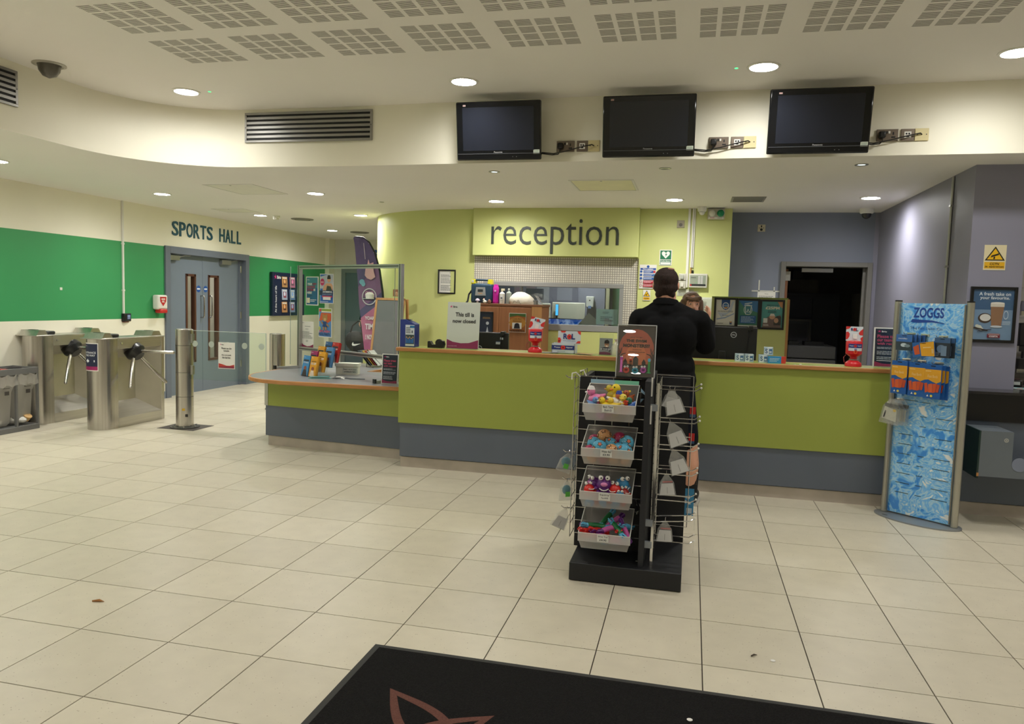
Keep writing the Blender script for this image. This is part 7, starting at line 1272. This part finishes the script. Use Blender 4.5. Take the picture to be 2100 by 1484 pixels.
e_ = lambda x, y, z, a, b_, c_: ell((0, 0, 0), (a, b_, c_), T @ Matrix.Translation((x, y, z)))
solid([e_(0, -.024, .036, .083, .093, .096), e_(0, -.052, -.025, .071, .060, .075), e_(-.048, -.03, -.02, .032, .05, .045), e_(.048, -.03, -.02, .032, .05, .045), cap(q(-.04, -.062, -.075), q(.04, -.062, -.075), .03, .03)], .006, HAIR, 'hair', t, 4)
b = MB(); b.ell((.018, -.035, .1165), (.034, .032, .011), mat((150, 100, 82), .6, var=.25, scale=70), 14, T); b.build('thinning_crown', t)
face(T, t)

# --- woman behind the counter
t = person('woman with brown fringe in dark navy top behind the counter, facing the man', (2.13, 5.1, 0), PI+.15)
HP, T = head_prims((0, .03, 1.53), .1)
torso = [ell((0, 0, 1.18), (.155, .105, .19)), ell((0, .0, 1.0), (.145, .11, .15)), ell((0, 0, .88), (.165, .12, .13)), cap((-.12, 0, 1.31), (.12, 0, 1.31), .06, .06), ell((-.07, .085, 1.18), (.065, .05, .06)), ell((.07, .085, 1.18), (.065, .05, .06))]
arms = [cap((-.175, 0, 1.31), (-.21, .03, 1.05), .05, .042), cap((-.21, .03, 1.05), (-.17, .24, .95), .04, .028), cap((.175, 0, 1.31), (.21, .03, 1.05), .05, .042), cap((.21, .03, 1.05), (.17, .24, .95), .04, .028)]
legs = [cap((-.085, 0, .86), (-.09, .01, .47), .085, .055), cap((-.09, .01, .47), (-.09, -.01, .08), .055, .036), cap((.085, 0, .86), (.09, .01, .47), .085, .055), cap((.09, .01, .47), (.09, -.01, .08), .055, .036)]
feet = [cap((-.09, -.02, .04), (-.095, .14, .03), .036, .03), cap((.09, -.02, .04), (.095, .14, .03), .036, .03)]
hands = hand((-.168, .245, .948), (.1, 1, -.15), (0, .1, 1), 1, .92, .4)+hand((.168, .245, .948), (-.1, 1, -.15), (0, .1, 1), -1, .92, .4)
solid(HP+[cap((0, 0, 1.34), (0, .02, 1.46), .05, .048)]+torso+arms+legs+feet+hands, .006, SKIN, 'body', t, 5)
NT = mat((24, 30, 52), .85, var=.1, spec=.2, name='navy_top')
solid(torso+[cap((-.175, 0, 1.31), (-.21, .03, 1.05), .052, .046), cap((.175, 0, 1.31), (.21, .03, 1.05), .052, .046), cap((-.21, .03, 1.05), (-.18, .18, .98), .044, .036), cap((.21, .03, 1.05), (.18, .18, .98), .044, .036)], .009, NT, 'top', t, 4, .01)
solid([l for l in legs]+[ell((0, 0, .86), (.15, .11, .1))], .009, mat((26, 26, 30), .9), 'trousers', t, 4, .01)
for sx in (-.09, .09): solid([cap((sx, -.03, .045), (sx*1.05, .15, .035), .04, .034)], .008, mat((20, 20, 22), .5), 'shoe', t, 3, .004)
q = lambda x, y, z: T @ Vector((x, y, z)); e_ = lambda x, y, z, a, b_, c_: ell((0, 0, 0), (a, b_, c_), T @ Matrix.Translation((x, y, z)))
BH = mat((112, 86, 66), .65, var=.35, scale=50, bump=.5, bscale=90, stretch=(1, 1, .25), spec=.4, name='brown_streaked_hair')
solid([e_(0, -.022, .034, .09, .098, .094), cap(q(-.082, -.0, .03), q(-.092, .015, -.11), .026, .024), cap(q(.082, -.0, .03), q(.092, .015, -.11), .026, .024), cap(q(-.07, -.06, 0), q(-.075, -.06, -.12), .04, .03), cap(q(.07, -.06, 0), q(.075, -.06, -.12), .04, .03), cap(q(0, -.085, 0), q(0, -.075, -.12), .05, .04), cap(q(-.055, .066, .062), q(.01, .083, .05), .022, .02), cap(q(.06, .064, .062), q(.03, .083, .052), .022, .018), cap(q(-.02, .078, .062), q(-.035, .084, .038), .018, .012)], .006, BH, 'hair', t, 3)
face(T, t)
# --- person with a sports bag half hidden behind the feather flag
t = person('person in dark clothes carrying a black bag, hidden behind the feather flag', (-2.63, 8.62, 0), .1)
HP, T = head_prims((0, .02, 1.52), 0)
torso = [ell((0, 0, 1.18), (.15, .105, .2)), ell((0, 0, .98), (.145, .11, .16)), cap((-.10, 0, 1.32), (.10, 0, 1.32), .055, .055)]
aL = [cap((-.15, 0, 1.31), (-.185, -.03, 1.20), .05, .045), cap((-.185, -.03, 1.20), (-.20, -.14, 1.17), .042, .036)]
aL = [cap((-.16, 0, 1.31), (-.19, -.06, 1.22), .05, .042), cap((-.19, -.06, 1.40), (-.20, -.06, 1.16), .042, .03)]
aL = [cap((-.14, 0, 1.33), (-.17, -.02, 1.24), .05, .045), cap((-.17, -.02, 1.24), (-.205, -.06, 1.16), .042, .028)]
aR = [cap((.14, 0, 1.31), (.14, .05, 1.08), .048, .04), cap((.14, .05, 1.08), (.12, .2, 1.0), .04, .028)]
legs = [cap((-.08, 0, .9), (-.085, 0, .47), .08, .052), cap((-.085, 0, .47), (-.085, -.01, .08), .052, .036), cap((.08, 0, .9), (.085, 0, .47), .08, .052), cap((.085, 0, .47), (.085, -.01, .08), .052, .036), cap((-.085, -.02, .04), (-.09, .14, .03), .036, .03), cap((.085, -.02, .04), (.09, .14, .03), .036, .03)]
solid(HP+[cap((0, 0, 1.34), (0, .02, 1.46), .05, .048)]+torso+aL+aR+legs+hand((-.207, -.062, 1.155), (-.1, -.25, -.9), (-.6, -.6, 0), 1, .9, 1.0, .02)+hand((.118, .205, .998), (0, 1, -.2), (0, .2, 1), 1, .9, .5), .007, SKIN, 'body', t, 4)
solid(torso+[aL[0], cap((-.17, -.02, 1.24), (-.197, -.052, 1.18), .046, .034)]+aR[:1]+[cap((.14, .05, 1.08), (.125, .17, 1.02), .046, .036)], .009, mat((20, 30, 32), .9, spec=.15), 'jacket', t, 4, .012)
solid(legs[:4]+[ell((0, 0, .88), (.145, .11, .1))], .01, mat((26, 28, 38), .9), 'trousers', t, 4, .01)
q = lambda x, y, z: T @ Vector((x, y, z)); e_ = lambda x, y, z, a, b_, c_: ell((0, 0, 0), (a, b_, c_), T @ Matrix.Translation((x, y, z)))
solid([e_(0, -.022, .034, .086, .096, .094), e_(0, -.05, -.02, .07, .06, .07)], .008, HAIR, 'hair', t, 3); face(T, t)
for sx in (-.085, .085): solid([cap((sx, -.03, .045), (sx*1.05, .15, .035), .04, .034)], .009, mat((20, 20, 22), .5), 'shoe', t, 3, .004)
t = thing('sports_bag', 'black sports bag with a white tick mark held beside the feather flag', 'bag', (-2.865, 8.42, .64), .0)
BG = mat((26, 26, 28), .7, var=.1, bump=.2, bscale=20, name='black_bag_cloth')
solid([ell((0, 0, .20), (.165, .10, .15)), ell((.04, 0, .12), (.16, .095, .12)), ell((-.06, 0, .2), (.11, .09, .14)), ell((.08, 0, .1), (.13, .09, .1))], .009, BG, 'bag_body', t, 4)
b = MB(); b.tube([(-.07, -.04, .33), (-.04, -.03, .43), (.03, -.0, .50), (.06, .02, .50), (.1, -.03, .42), (.13, -.04, .28)], .012, BG, 8); b.build('handle', t)
b = MB(); b.add([(x, -.112-.0*x, z) for x, z in ((-.01, .15), (.0, .175), (.015, .185), (.01, .165), (.03, .155), (.135, .165), (.04, .128), (.0, .128))], [tuple(range(8))], pr((222, 222, 222))); b.build('tick_mark', t)
